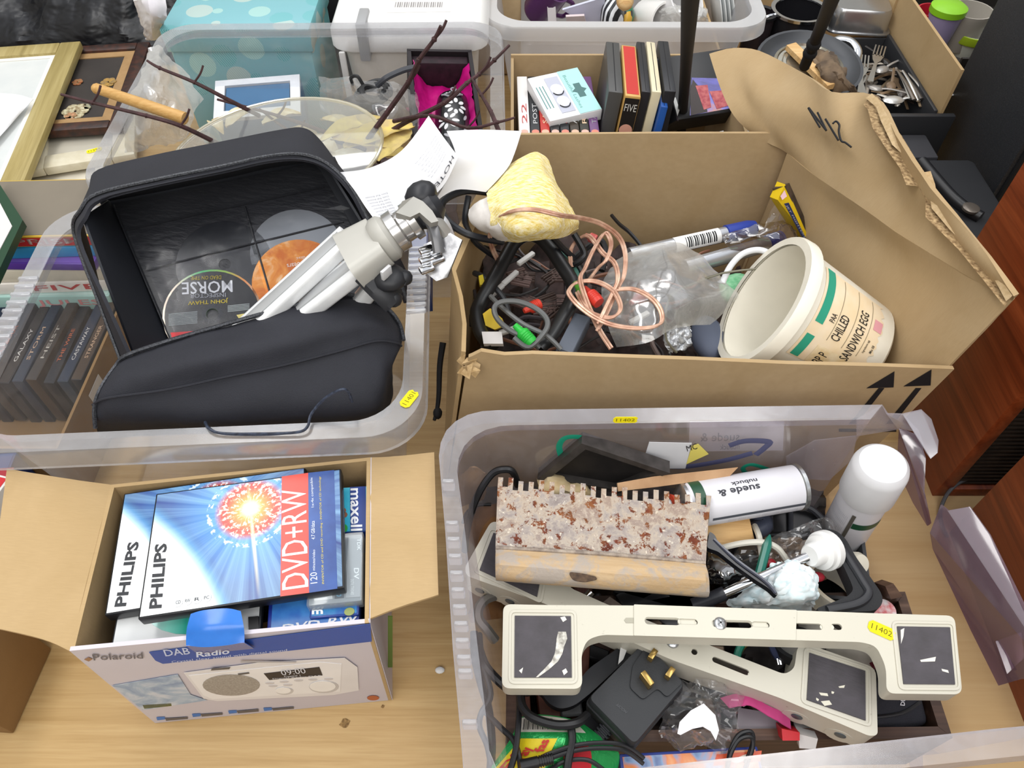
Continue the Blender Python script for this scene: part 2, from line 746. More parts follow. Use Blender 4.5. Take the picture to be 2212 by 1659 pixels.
def tub(name, label, F, w, d, h, lip, taper, r, mw, mr, ribs=()):
    """storage tub: tapered wall and floor, turned-out rim, grip ribs"""
    t = thing(name, label, 'storage tub', F, None)
    w0, d0 = w - 2 * lip, d - 2 * lip
    wb, db = w0 - 2 * taper, d0 - 2 * taper
    b = B()
    b.loft([ring(wb - .02, db - .02, r * .6, .002), ring(wb, db, r * .7, .014), ring((wb + w0) / 2, (db + d0) / 2, r * .8, h / 2), ring(w0, d0, r * .9, h - .004)], caps=False)
    b.f.append(list(range(len(ring(1, 1, .1, 0))))[::-1])
    part('wall', b, mw, t)
    b = B()
    b.loft([ring(w0, d0, r * .9, h - .012), ring(w0, d0, r * .9, h), ring(w - .004, d - .004, r, h + .001), ring(w, d, r, h - .004), ring(w + .003, d + .003, r, h - .026), ring(w - .002, d - .002, r, h - .026)], caps=False)
    part('rim', b, mr, t)
    for x, y0, y1, n in ribs:
        for i in range(n):
            b = B()
            y = y0 + (y1 - y0) * i / (n - 1)
            b.box(x - lip * .5, x + lip * .5, y - .0026, y + .0026, h - .002, h + .003, .001, seg=1)
            part('grip_rib', b, TUBRIM2, t)
    return t


LT = Matrix.Translation((-.352, .632, 0)) @ Matrix.Rotation(math.radians(3), 4, 'Z')
ltub = tub('storage_tub', 'clear tub with the open black disc case and tripod in it', LT, .50, .40, .30, .024, .03, .06, TUBWALL, TUBRIM,
           ((.238, -.02, .09, 11), (-.238, -.09, .06, 12)))
Fl = LT @ Matrix.Translation((0, 0, .3012))
sticker(ltub, Fl, (884, 862), 58, .024, .0125, '11401')

TT = Matrix.Translation((-.318, 1.122, 0)) @ Matrix.Rotation(math.radians(1), 4, 'Z')
ttub = tub('storage_tub', 'clear tub of twigs and gift boxes behind the black disc case', TT, .61, .485, .28, .022, .03, .06, TUBWALL, TUBRIM)
BT = Matrix.Translation((.225, 1.665, 0)) @ Matrix.Rotation(math.radians(-.5), 4, 'Z')
btub = tub('storage_tub', 'frosted white tub of crockery behind the box of films', BT, .56, .44, .23, .026, .03, .07, FROST, clear('frosted_rim', 'e9eaed', .75, .3))

# ---- broken tub in the foreground: open path, its right end cracked away
jt = thing('broken_storage_tub', 'scuffed clear tub with a broken right end, full of old tools', 'storage tub', P(1450, 1300, 0))
zr = .28


def arc(c, r, a0, a1, n=5):
    return [V((c[0] + r * math.cos(math.radians(a0 + (a1 - a0) * i / n)), c[1] + r * math.sin(math.radians(a0 + (a1 - a0) * i / n)), zr)) for i in range(n + 1)]


back_end, back_l = P(1906, 874, zr), P(1075, 886, zr)
left_b, left_f = P(948, 985, zr), P(1002, 1680, zr)
fr_l, fr_r = P(1075, 1752, zr), P(2520, 1602, zr)
path = [back_end, (back_end + back_l) / 2, back_l, P(1042, 888, zr), P(1010, 896, zr), P(984, 910, zr), P(964, 930, zr), P(952, 956, zr), left_b, P(962, 1150, zr), P(978, 1400, zr), P(996, 1600, zr), left_f, P(1018, 1722, zr), fr_l, P(1300, 1724, zr), P(1700, 1684, zr), P(2212, 1632, zr), fr_r]
cen = V((.22, .32, 0))


def inset(p, dist, z):
    q = V((p.x, p.y, 0))
    dx = max(-1, min(1, (q.x - cen.x) / .2))
    dy = max(-1, min(1, (q.y - cen.y) / .12))
    return V((p.x - dx * dist, p.y - dy * dist, z))


pin = [inset(p, .02, zr) for p in path]
pbo = [inset(p, .05, .012) for p in path]
pb2 = [inset(p, .062, .003) for p in path]
b = B()
b.loft([pin, [inset(p, .035, .14) for p in path], pbo, pb2], ring_closed=False)
part('wall', b, TUBJUNK, jt, world=True)
b = B()
b.loft([[p + V((0, 0, -.01)) for p in pin], pin, path, [p + V((0, 0, -.024)) for p in path]], ring_closed=False)
part('rim', b, TUBJRIM, jt, world=True)
b = B()
b.slab(pb2 + [V((.45, .14, .003)), V((.47, .45, .003))], .002)
part('base', b, TUBJUNK, jt, world=True)
for y0, y1, n in ((1040, 1130, 2), (1165, 1420, 8), (1450, 1560, 2)):
    for i in range(n):
        b = B()
        v = y0 + (y1 - y0) * i / max(n - 1, 1)
        p = P(962 + (v - 1150) * .082, v, zr)
        b.box(p.x + .001, p.x + .0135, p.y - .0022, p.y + .0022, zr - .016, zr + .0022, .001, seg=1)
        part('grip_rib', b, TUBRIM2, jt, world=True)
b = B()
b.slab([P(1906, 874, .275), P(1915, 892, .27), P(1950, 893, .268), P(1990, 884, .27), P(2012, 905, .262), P(2027, 950, .25), P(2025, 975, .245), P(2010, 988, .24), P(2000, 975, .24), P(1985, 930, .24),
        P(1940, 925, .22), P(1850, 940, .2), P(1850, 905, .25)], .0018)
part('torn_rim', b, TUBJRIM, jt, world=True)
b = B()
b.slab([P(1945, 925, .23), P(1985, 940, .235), P(2000, 990, .225), P(1997, 1060, .20), P(2012, 1130, .155), P(2006, 1135, .15), P(1975, 1085, .12), P(1940, 1010, .12)], .0018)
part('shard', b, TUBSHARD, jt, world=True)
b = B()
b.slab([P(1850, 940, .2), P(1840, 990, .16), P(1790, 1035, .12), P(1700, 1030, .12), P(1698, 985, .17), P(1760, 950, .2)], .0018)
part('shard', b, TUBJRIM, jt, world=True)
b = B()
b.slab([P(2035, 1090, .20), P(2050, 1102, .2), P(2096, 1094, .21), P(2140, 1155, .21), P(2180, 1240, .21), P(2212, 1310, .21), P(2300, 1480, .21), P(2212, 1465, .12), P(2160, 1480, .09), P(2100, 1360, .10), P(2018, 1185, .13), P(2012, 1150, .17)], .002)
part('shard', b, TUBSHARD, jt, world=True)
b = B()
b.slab([P(2150, 1385, .125), P(2206, 1365, .14), P(2212, 1420, .125), P(2175, 1455, .11)], .0015)
part('recess_panel', b, TUBSHARD, jt, world=True)
# pen strokes and lot sticker on the back wall (plane through the inner wall)
Fb = FR(inset(back_l, .021, .27), inset(back_end, .021, .27), inset(back_l, .021, .27) + V((0, .04, .4)))
for mt_, pts, rr in (('178a6d', [(1212, 985), (1208, 962), (1222, 945), (1255, 944), (1290, 956)], .0035), ('178a6d', [(1610, 1020), (1605, 1010), (1625, 1003), (1665, 1015)], .003)):
    b = B()
    b.tube([V((*on(Fb, *q), .0005)) for q in pts], rr, 6, 5, flat=.1)
    b.v = [Fb @ v for v in b.v]
    part('pen_stroke', b, mat('178a6d', .5), jt, 'green pen stroke on the back wall', world=True)
for pts in ([(1306, 965), (1345, 985), (1400, 1000), (1470, 1008), (1560, 995), (1625, 978)], [(1575, 962), (1610, 952), (1660, 954), (1650, 968), (1632, 982)]):
    b = B()
    b.tube([V((*on(Fb, *q), .0005)) for q in pts], .0042, 6, 5, flat=.1)
    b.v = [Fb @ v for v in b.v]
    part('pen_stroke', b, mat('4a4c6c', .5), jt, 'dark blue pen stroke on the back wall', world=True)
sticker(jt, Fb, (1351, 906), -1, .0265, .0095, '11402')
b = B()
b.prism(ons(Fb, [(1402, 953), (1494, 955), (1480, 1010), (1384, 1010)]), .001, .0015)
b.v = [Fb @ v for v in b.v]
part('paper_label', b, mat('d9dade', .6), jt, 'white paper label inside the back wall', world=True)
b = B()
b.prism(ons(Fb, [(1508, 956), (1530, 978), (1482, 1000), (1494, 960)]), .0016, .002)
b.v = [Fb @ v for v in b.v]
lb = part('paper_label', b, mat('e0d26a', .6), jt, 'yellow paper label beside the white one', world=True)
b = B()
text_px(b, Fb, 'MC', (1484, 972), (1506, 966), (1481, 960), .0024)
b.v = [Fb @ v for v in b.v]
part('lettering', b, INK, lb, world=True)
b = B()
b.prism(ons(Fb, [(1494, 928), (1700, 928), (1697, 990), (1492, 992)]), -.012, -.0115)  # mirror image of the lying spray can, painted behind the wall
b.v = [Fb @ v for v in b.v]
lb = part('label', b, clear('milky_reflection', 'e0dee4', .4, .3), jt, 'milky label panel with mirrored lettering on the back wall', world=True)
b = B()
text_px(b, Fb, 'suede &', (1517, 970), (1602, 968), (1517, 952), -.011, mirror=True)
text_px(b, Fb, 'nubuck', (1560, 988), (1602, 986), (1560, 976), -.011, mirror=True)
b.v = [Fb @ v for v in b.v]
part('lettering', b, GREYINK, lb, world=True)


# ---------------------------------------------------------------- big carton
cx_ = thing('cardboard_carton', 'big torn brown carton of cables with the white bucket in it', 'carton', V((.2, .75, 0)))
z3 = .30
yf = .552
fl_t, fr_t = PY(1012, 760, yf), PY(2058, 790, yf)
fl_b, fr_b = V((-.095, yf, .002)), V((.448, yf, .002))
bl_t, br_t = V((.004, .985, z3)), P(1724, 288, z3)
bl_b, br_b = V((-.04, .97, .002)), V((.395, .97, .002))
rf_t = PY(2188, 648, yf)
rb_t = P(1742, 345, .272)


def torn(a, c, n, amp, seed):
    rnd = random.Random(seed)
    return [a.lerp(c, i / n) + V((rnd.uniform(-amp, amp) * .4, 0, rnd.uniform(-amp, amp))) for i in range(1, n)]


b = B()
top = [fr_t] + [PY(u, v, yf) for u, v in ((1900, 784), (1700, 779), (1500, 770), (1300, 763), (1150, 757), (1090, 760))] + [PY(1040, 752, yf), PY(1020, 762, yf), fl_t + V((0, 0, -.004))]
b.slab([fl_b, fr_b] + top, -.005)
wf = part('wall', b, CARD, cx_, world=True)
# the two "this way up" arrows
Ff = FR(fl_b, fr_b, fl_b + V((0, 0, 1)))
Ff.translation = Ff.translation + V((0, -.0054, 0))
b = B()
for dx in (0, 80):
    d2 = -4 if dx else 0
    hd = [(1932 + dx, 802 + d2), (1930 + dx, 836 + d2), (1872 + dx, 838 + d2)]
    b.prism(ons(Ff, hd)[::-1] if False else ons(Ff, hd), .0002, .0006)
    b.prism(ons(Ff, [(1898 + dx - 0, 838), (1910 + dx, 838), (1858 + dx - 8, 915), (1842 + dx - 8, 915)]), .0002, .0006)
b.prism(ons(Ff, [(1812, 926), (1936, 926), (1936, 932), (1812, 932)]), .0002, .0006)
b.v = [Ff @ v for v in b.v]
part('arrow_print', b, INK, wf, 'two black up arrows above a line', world=True)
b = B()
b.slab([bl_b, br_b, br_t, bl_t.lerp(br_t, .5) + V((0, 0, .001)), bl_t], .005)
part('wall', b, CARD, cx_, world=True)
b = B()
b.slab([br_t + V((-.001, -.006, -.003)), br_b + V((0, -.006, 0)), br_b + V((.022, .02, 0)), br_t + V((.022, .022, -.004)), br_t + V((.008, 0, .001))], .004)
part('corner_fold', b, CARD, cx_, world=True)
b = B()
b.slab([bl_b, fl_b, fl_t + V((-.003, 0, 0)), P(1008, 700, .305), P(1000, 640, .306), P(985, 585, .30), P(980, 520, .31), bl_t], -.005)
part('wall', b, CARD2, cx_, world=True)
# right wall, gently bowed, with a crease
b = B()
g = []
ft = [P(1700, 330, .283), P(1768, 385, .29), P(1850, 440, .315), P(1935, 500, .338), P(2010, 548, .356), P(2080, 590, .37), P(2140, 625, .388), rf_t]
for i, tt in enumerate(ft):
    q = i / 7
    bb = V((.40 + .048 * q, .965 + (yf - .965) * q, .002))
    shade_tuck = V((.016 * math.sin(math.pi * min(1, q * 1.1)), 0, 0))  # wall pushed outward below the crease to form a darker band there
    g.append([tt, tt.lerp(bb, .12) + shade_tuck, tt.lerp(bb, .3) + shade_tuck * .6, tt.lerp(bb, .66), bb])
b.patch(g, 5, 4, .005, .0012, 18, 3)
part('wall', b, CARD, cx_, world=True)
b = B()
b.slab([fl_b + V((0, .004, .002)), fr_b + V((0, .004, .002)), br_b + V((0, -.004, .002)), bl_b + V((0, -.004, .002))], .003)
part('base', b, CARD_DARK, cx_, world=True)
# tall right flap with the written number
b = B()
g = [[P(1532, 116, .335), P(1556, 190, .315), P(1585, 250, .30), P(1625, 290, .285)],
     [P(1585, 104, .35), P(1598, 180, .33), P(1620, 250, .31), P(1660, 310, .285)],
     [P(1640, 110, .362), P(1640, 200, .34), P(1670, 270, .315), P(1700, 330, .283)],
     [P(1735, 158, .38), P(1742, 240, .352), P(1752, 310, .318), P(1768, 385, .29)],
     [P(1795, 198, .39), P(1810, 280, .36), P(1830, 350, .335), P(1850, 440, .315)],
     [P(1886, 206, .40), P(1895, 300, .375), P(1912, 400, .352), P(1935, 500, .338)],
     [P(1935, 290, .41), P(1955, 380, .39), P(1975, 460, .368), P(2010, 548, .356)],
     [P(2010, 405, .415), P(2030, 470, .40), P(2055, 530, .385), P(2080, 590, .37)],
     [P(2110, 520, .418), P(2120, 560, .41), P(2130, 592, .40), P(2140, 625, .388)],
     [P(2190, 640, .41), P(2190, 642, .405), P(2190, 645, .40), P(2188, 648, .393)]]
b.patch(g, 4, 4, .005, .0012, 25, 5)
fp = part('flap', b, CARD, cx_, 'tall flap with the black written number', world=True)
b = B()
for pts in ([(1746, 233), (1771, 275)], [(1747, 233), (1785, 282)], [(1766, 243), (1785, 282)], [(1783, 257), (1811, 303)],
            [(1799, 267), (1806, 262), (1813, 270), (1812, 284), (1817, 304), (1826, 308), (1839, 318)]):
    q = []
    for u, v in pts:
        q.append(P(u, v, .3755 - (v - 232) * .00026 + (u - 1746) * .00012))
    b.tube(q, .0014, 6, 4)
part('handwriting', b, INK, fp, world=True)
# torn layers along the flap's outer edge
rnd = random.Random(4)
for k, (dz, col) in enumerate(((.004, 'c9b08a'), (-.006, '6d5436'))):
    b = B()
    o1, o2 = [], []
    for i, (u, v) in enumerate(((1885, 204), (1900, 215), (1915, 250), (1945, 295), (1975, 340), (1992, 372), (2008, 372), (2020, 400), (2025, 440), (2060, 480), (2100, 520), (2150, 585), (2190, 638))):
        w_ = 12 if k == 0 else 26
        o1.append(P(u + rnd.uniform(-3, 3), v + rnd.uniform(-3, 3), .405 + dz))
        o2.append(P(u - w_ + rnd.uniform(-9, 6), v + w_ * .9 + rnd.uniform(-5, 8), .402 + dz * .3))
    b.loft([o1, o2, [p + V((0, 0, -.002)) for p in o1]], ring_closed=False)
    part('torn_edge', b, mat(col, .9, var='b89d74', vs=200), cx_, world=True)
b = B()
for k in range(7):
    u, v = 1005 + rnd.uniform(-14, 22), 772 + rnd.uniform(-8, 24)
    q = P(u, v, .302)
    b.slab([q, q + V((rnd.uniform(.004, .012), rnd.uniform(-.006, .004), rnd.uniform(-.004, .01))), q + V((rnd.uniform(0, .009), rnd.uniform(-.008, -.002), -.012)), q + V((-.006, -.004, -.006))], .001)
part('torn_corner', b, mat('c2a67c', .9, var='a78a5f', vs=200), cx_, world=True)
b = B()
b.slab([P(975, 702, .18), P(986, 700, .18), P(985, 742, .18), P(977, 744, .18)], .0006)
part('tape_scrap', b, WHITE, cx_, world=True)

# ---------------------------------------------------------------- radio box (foreground left)
zb = .25
c4 = [P(150, 1406, zb), P(797, 1345, zb), P(800, 988, zb), P(240, 1047, zb)]
d4 = [P(335, 1562, .001), P(846, 1512, .001)]
d4 += [d4[1] + (c4[2] - c4[1]) + V((0, 0, 0)), d4[0] + (c4[3] - c4[0])]
for p in d4:
    p.z = .001
rb = thing('radio_box', 'open cardboard box printed with a white radio, packed with blank discs', 'cardboard box', (d4[0] + d4[2]) / 2)
LAV = mat('c9c3cc', .5, var='c2bcc6', vs=5)
for i, nm in ((1, 'wall'), (2, 'wall'), (3, 'wall')):
    j = (i + 1) % 4
    b = B()
    b.slab([d4[i], d4[j], c4[j], c4[i]], .004)
    part(nm, b, (CARD2 if i != 1 else CARD2), rb, world=True)
b = B()
b.slab([d4[0], d4[1], c4[1], c4[0]], .004)
wfr = part('front_wall', b, LAV, rb, 'pale lilac front printed with a white radio', world=True)
b = B()
b.slab([p + V((0, 0, .003)) for p in d4], .002)
part('base', b, CARD_DARK, rb, world=True)
b = B()
b.slab([d4[1] + V((.0012, 0, 0)), d4[2] + V((.0012, 0, 0)), c4[2] + V((.0012, 0, 0)), c4[1] + V((.0012, 0, 0))], .0008)
part('printed_side', b, LAV, rb, world=True)
b = B()
b.slab([P(838, 1330, .2), P(848, 1330, .2), P(848, 1440, .06), P(838, 1440, .06)], .001)
part('green_strip', b, mat('5f7a34', .6), rb, world=True)
b = B()
g = [[c4[0], c4[3]], [P(90, 1380, .252), P(150, 1035, .262)], [P(-30, 1352, .262), P(15, 1012, .272)]]
b.patch([[r[0], r[0].lerp(r[1], .5), r[1]] for r in g], 5, 5, .003, .001, 20, 2)
part('flap', b, CARD2, rb, world=True)
b = B()
g = [[c4[1] + V((0, .004, 0)), c4[2]], [P(865, 1310, .252), P(868, 984, .252)], [P(947, 1284, .252), P(938, 977, .252)]]
b.patch([[r[0], r[0].lerp(r[1], .5), r[1]] for r in g], 5, 5, -.003, .001, 20, 8)
part('flap', b, CARD2, rb, world=True)

Fr = FR(d4[0], d4[1], d4[0].lerp(c4[0], 1.0))
Fr.translation = Fr.translation - Fr.col[2].to_3d() * 0 + (Fr.col[2].to_3d() * .0004)
if Fr.col[2].y > 0:
    raise RuntimeError('front frame faces away')


def rprint(nm, col, polys, z=.0002, label=None, parent=wfr, rough=.5):
    b = B()
    for q in polys:
        b.prism(ons(Fr, q), z, z + .0003)
    b.v = [Fr @ v for v in b.v]
    return part(nm, b, col if not isinstance(col, str) else mat(col, rough), parent, label, world=True)


def rtext(txts, col, z=.0008, parent=wfr):
    b = B()
    for a in txts:
        text_px(b, Fr, *a[:4], z=z, bold=a[4] if len(a) > 4 else 0)
    b.v = [Fr @ v for v in b.v]
    return part('lettering', b, mat(col, .6), parent, world=True)


rprint('blue_band', mat('1f4fa8', .45), [[(322, 1408), (800, 1347), (803, 1385), (560, 1412), (352, 1433), (336, 1426)]], label='blue printed band')
k = N('blue_smoke_print')
k.setp(.5)
k.base(k.ramp(k.noise(k.co((1, 1, 1)), 22, 5, .6, 2), [(.35, 'c6ccd8'), (.5, '9fb2c8'), (.68, '7f93b5')]))
rprint('smoke_picture', k.m, [[(243, 1480), (384, 1456), (412, 1500), (448, 1512), (308, 1533), (285, 1514)]], label='blue smoke picture')
rprint('green_tag', '77792f', [[(308, 1522), (370, 1518), (371, 1524), (312, 1530)]])
rprint('radio_picture', 'e4e1e3', [[(397, 1452), (560, 1430), (745, 1420), (772, 1440), (775, 1490), (720, 1500), (470, 1513), (440, 1508)]], .0004, 'printed picture of a white radio')
rprint('radio_front_picture', 'efedee', [[(408, 1457), (690, 1428), (738, 1432), (735, 1492), (460, 1508), (440, 1500)]], .0008)
rprint('speaker_picture', mat('a9a29a', .6, var='8f8880', vs=500), [[(437 + 63 + 62 * math.cos(t * .2618), 1477 - (t > 99) + 23 * math.sin(t * .2618)) for t in range(24)]], .0012, 'printed grey speaker mesh')
rprint('display_picture', '1d1b26', [[(570, 1452), (690, 1438), (697, 1456), (582, 1466)]], .0012)
for u, v, r in ((612, 1489, 19), (697, 1480, 32)):
    rprint('dial_picture', 'c9c5c5', [[(u + 3 + r * math.cos(t * .3142), v + 1 + r * .42 * math.sin(t * .3142)) for t in range(20)]], .0012)
    rprint('dial_picture', 'f3f1f0', [[(u + r * .88 * math.cos(t * .3142), v - 1 + r * .36 * math.sin(t * .3142)) for t in range(20)]], .0016)
rprint('button_picture', 'cfcbcd', [[(u + 10 * math.cos(t * .5236), v + 2.4 * math.sin(t * .5236)) for t in range(12)] for u, v in ((583, 1473), (614, 1470), (645, 1467), (676, 1465), (710, 1464), (590, 1479), (622, 1477))], .0012)
rprint('vent_picture', '5d5a5a', [[(458, 1441), (498, 1438), (496, 1442), (456, 1445)], [(514, 1452), (538, 1449), (539, 1452), (516, 1455)]], .0014)
rprint('aerial_picture', 'b0acae', [[(520, 1425), (640, 1426), (640, 1428), (520, 1428)]], .0012)
rprint('feature_badge', '5f5a5c', [[(357, 1551), (405, 1548), (406, 1552), (359, 1556)], [(434, 1542), (480, 1539), (481, 1543), (436, 1547)], [(512, 1535), (558, 1531), (559, 1536), (514, 1540)], [(588, 1530), (634, 1526), (635, 1530), (590, 1534)]], .0003)
for u, v in ((338, 1549), (415, 1542), (493, 1535), (569, 1529)):
    rprint('feature_icon', '3f76c0', [[(u, v), (u + 18, v - 1), (u + 19, v + 4), (u + 2, v + 6)]], .0003)
rprint('orange_dot', 'b5603a', [[(806 + 13 * math.cos(t * .4), 1507 + 5 * math.sin(t * .4)) for t in range(16)]], .0003)
rtext([('Polaroid', (203, 1425), (310, 1421), (199, 1412), .01)], '6b6870')
rprint('logo_mark', 'a0785a', [[(182, 1424), (191, 1419), (200, 1423), (192, 1428)]])
rtext([('Radio', (426, 1411), (497, 1403), (425, 1399), .02)], 'd5ddf2', .0042)
rtext([('DAB', (358, 1416), (412, 1411), (352, 1402), .012), ('Crystal clear sound with digital sound', (372, 1432), (620, 1406), (370, 1426))], 'c9d2ee')
rtext([('09:00', (610, 1455), (662, 1450), (605, 1444)), ('Capital 1', (615, 1460), (650, 1457), (613, 1456)), ('Digital Radio DAB', (590, 1464), (694, 1457), (589, 1461))], 'dfe3ee', .002)
# blue paste-down tab of the front lid
b = B()
tb = [[P(402, 1394, .252), P(440, 1398, .253), P(490, 1394, .253), P(528, 1387, .252)],
      [P(402, 1378, .256), P(440, 1378, .259), P(490, 1374, .259), P(528, 1370, .256)],
      [P(404, 1355, .262), P(440, 1352, .266), P(490, 1348, .266), P(526, 1350, .262)],
      [P(412, 1326, .266), P(440, 1318, .268), P(490, 1314, .268), P(520, 1320, .266)]]
b.patch(tb, 4, 4, .0008)
part('lid_tab', b, mat('2f74cc', .25, coat=.3, var='2a68bb', vs=30), rb, 'shiny blue lid tab', world=True)
b = B()
b.slab([P(402, 1394, .2525), P(528, 1387, .2525), c4[0].lerp(c4[1], .585) + V((0, -.0025, -.030)), c4[0].lerp(c4[1], .392) + V((0, -.0025, -.030))], .0006)
part('lid_tab_fold', b, mat('1f56b2', .25, coat=.3), rb, world=True)
# ================================================================ left: frames, media, black case
# ---- dark bin bag and white bag at the top left
BAGM = N('black_bin_liner')
BAGM.setp(.38, 0, .5)
BAGM.base('121318')
BAGM.bump(BAGM.noise(BAGM.co((1, 1, 2)), 9, 3, .5, .2), .7, .03)
b = B()
g = []
for i in range(6):
    y = 1.73 + i * .085
    g.append([V((-1.42 + j * .128 + (.03 if i % 2 else 0), y, (.004, .12, .19, .17, .19, .10)[i] + (.04 * math.sin(j * 2.1 + i) if i else 0))) for j in range(7)])
b.patch(g, 9, 9, .003, .03, 9, 2)
b.v = [V((p.x, p.y, max(p.z, .002))) for p in b.v]
bb = solo('bin_bag', 'crumpled black bin bag behind the gold picture frame', 'bin bag', b, BAGM.m)
b = B()
g = [[P(288, 3, .30), P(320, -8, .31), P(358, -5, .30)], [P(297, 30, .27), P(325, 30, .29), P(356, 40, .27)], [P(308, 60, .22), P(328, 62, .25), P(352, 66, .22)], [P(318, 84, .16), P(330, 86, .18), P(346, 86, .16)]]
b.patch(g, 6, 6, .002, .008, 25, 3)
solo('carrier_bag', 'white crumpled plastic bag between the bin bag and the teal box', 'bag', b, mat('dcd9dc', .4, var='c4c0c6', vs=14))

# ---- picture frames
GOLDF = wood_mat('faded_gold_frame', '8a7a48', 'a5945f', 'b5a674', 1, 1.0, .4)


def picture(name, label, F, w, h, rail, mrail, mpic, mmat=None, matw=0, t=.018):
    o = thing('framed_picture', label, 'picture', F)
    for x0, x1, y0, y1 in ((0, rail, 0, h), (w - rail, w, 0, h), (rail, w - rail, 0, rail), (rail, w - rail, h - rail, h)):
        b = B()
        b.box(x0, x1, y0, y1, -t, 0, .003)
        part('rail', b, mrail, o)
    b = B()
    b.box(rail, w - rail, rail, h - rail, -t, -.008)
    part('picture', b, mpic, o)
    if mmat:
        b = B()
        b.prism([(rail, rail), (w - rail, rail), (w - rail, h - rail), (rail, h - rail)], -.008, -.006,
                [[(rail + matw, rail + matw), (rail + matw, h - rail - matw), (w - rail - matw, h - rail - matw), (w - rail - matw, rail + matw)]])
        part('mount', b, mmat, o)
    return o


SKY = N('pale_print')
SKY.setp(.3)
SKY.base(SKY.ramp(SKY.noise(SKY.co(), 6, 4), [(.3, 'dfe0dd'), (.6, 'cfd3d2'), (.8, 'e8e6df')]))
zf = .078
p_tr, p_br = P(174, 88, zf), P(38, 424, zf)
ey = (p_tr - p_br).normalized()
ex = V((ey.y, -ey.x, 0))
Fg = FR(p_br - ex * .62, p_br, p_tr - ex * .62)
picture('picture_frame', 'large pale picture in a wide faded gold frame with white paper on it', Fg, .62, (p_tr - p_br).length, .045, GOLDF, SKY.m, mat('ece9e0', .6), .012)
b = B()
g = [[P(-60, 200, zf + .03), P(-40, 330, zf + .012)], [P(30, 203, zf + .022), P(-5, 300, zf + .006)], [P(72, 214, zf + .01), P(40, 250, zf + .004)]]
b.patch([[r[0], r[0].lerp(r[1], .5), r[1]] for r in g], 4, 4, .001)
solo('paper_sheet', 'blank white sheet lying on the gold-framed picture', 'paper', b, PAPERW)

zf = .058
p_bl, p_br, p_tr = P(70, 312, zf), P(262, 272, zf), P(345, 88, zf)
ey = (p_tr - p_br).normalized()
ex = (V((ey.y, -ey.x, 0)) * .8 + (p_br - p_bl).normalized() * .2).normalized()
w_, h_ = .30, (p_tr - p_br).length
Fd = FR(p_br - ex * w_, p_br, p_tr - ex * w_)
fo = picture('picture_frame', 'dark flower picture in a black and brown frame beside the gold one', Fd, w_, h_, .028, mat('2a2220', .35, var='4a2c22', vs=60), mat('39332f', .7, var='2c2725', vs=8), mat('96764d', .6, var='a5845a', vs=30), .022)
for (u, v), r, c in (((232, 172), .016, 'b48a3a'), (((160, 235)), .026, 'c9c3a4'), ((178, 228), .014, '9aa08a'), ((165, 172), .011, 'a05a35'), ((150, 245), .012, 'c28c6a')):
    q = on(Fd, u, v)
    bl = B()
    for k in range(6):
        a = k * 1.047
        bl.prism(circ(q.x + r * .6 * math.cos(a), q.y + r * .6 * math.sin(a), r * .5, 10), -.0058 - .0003 * k, -.0054 - .0003 * k + .001)
    part('painted_flower', bl, mat(c, .6, var='7f6a48', vs=150), fo)
CREAMF = mat('d9d2bd', .5, var='c9c0a6', vs=30)
zf = .038
p_bl, p_br = P(40, 372, zf), P(290, 332, zf)
Fc = FR(p_bl, p_br, p_bl + V((0, .3, 0)))
fc = picture('picture_frame', 'cream picture frame with a yellow lot sticker under the dark flower picture', Fc, (p_br - p_bl).length, .22, .045, CREAMF, mat('bdb7a8', .6), None)
sticker(fc, Fc, (204, 325), 12, .03, .012, '11399')
zf = .0195
p_bl, p_br = P(20, 470, zf), P(245, 420, zf)
Fc = FR(p_bl, p_br, p_bl + V((0, .3, 0)))
picture('picture_frame', 'cream picture frame lowest in the pile, above the row of films', Fc, (p_br - p_bl).length, .22, .03, CREAMF, mat('e3ddcc', .6, var='b8b0a0', vs=5), None)

# ---- green folder at the left edge
zf = .255
Fg2 = FQ((-120, 600), (-60, 640), (-40, 350), zf)
b = B()
b.slab([P(-20, 368, zf), P(49, 475, zf), P(-10, 600, zf), P(-90, 480, zf)], .012, face=1)
gf = thing('green_folder', 'dark green framed card sticking in at the left edge', 'folder', P(-20, 480, zf - .01))
part('board', b, mat('173d25', .5), gf, world=True)
b = B()
b.slab([P(-20, 400, zf + .001), P(26, 488, zf + .001), P(-12, 560, zf + .001), P(-70, 480, zf + .001)], .001, face=1)
part('card', b, mat('d9d2d0', .6), gf, world=True)

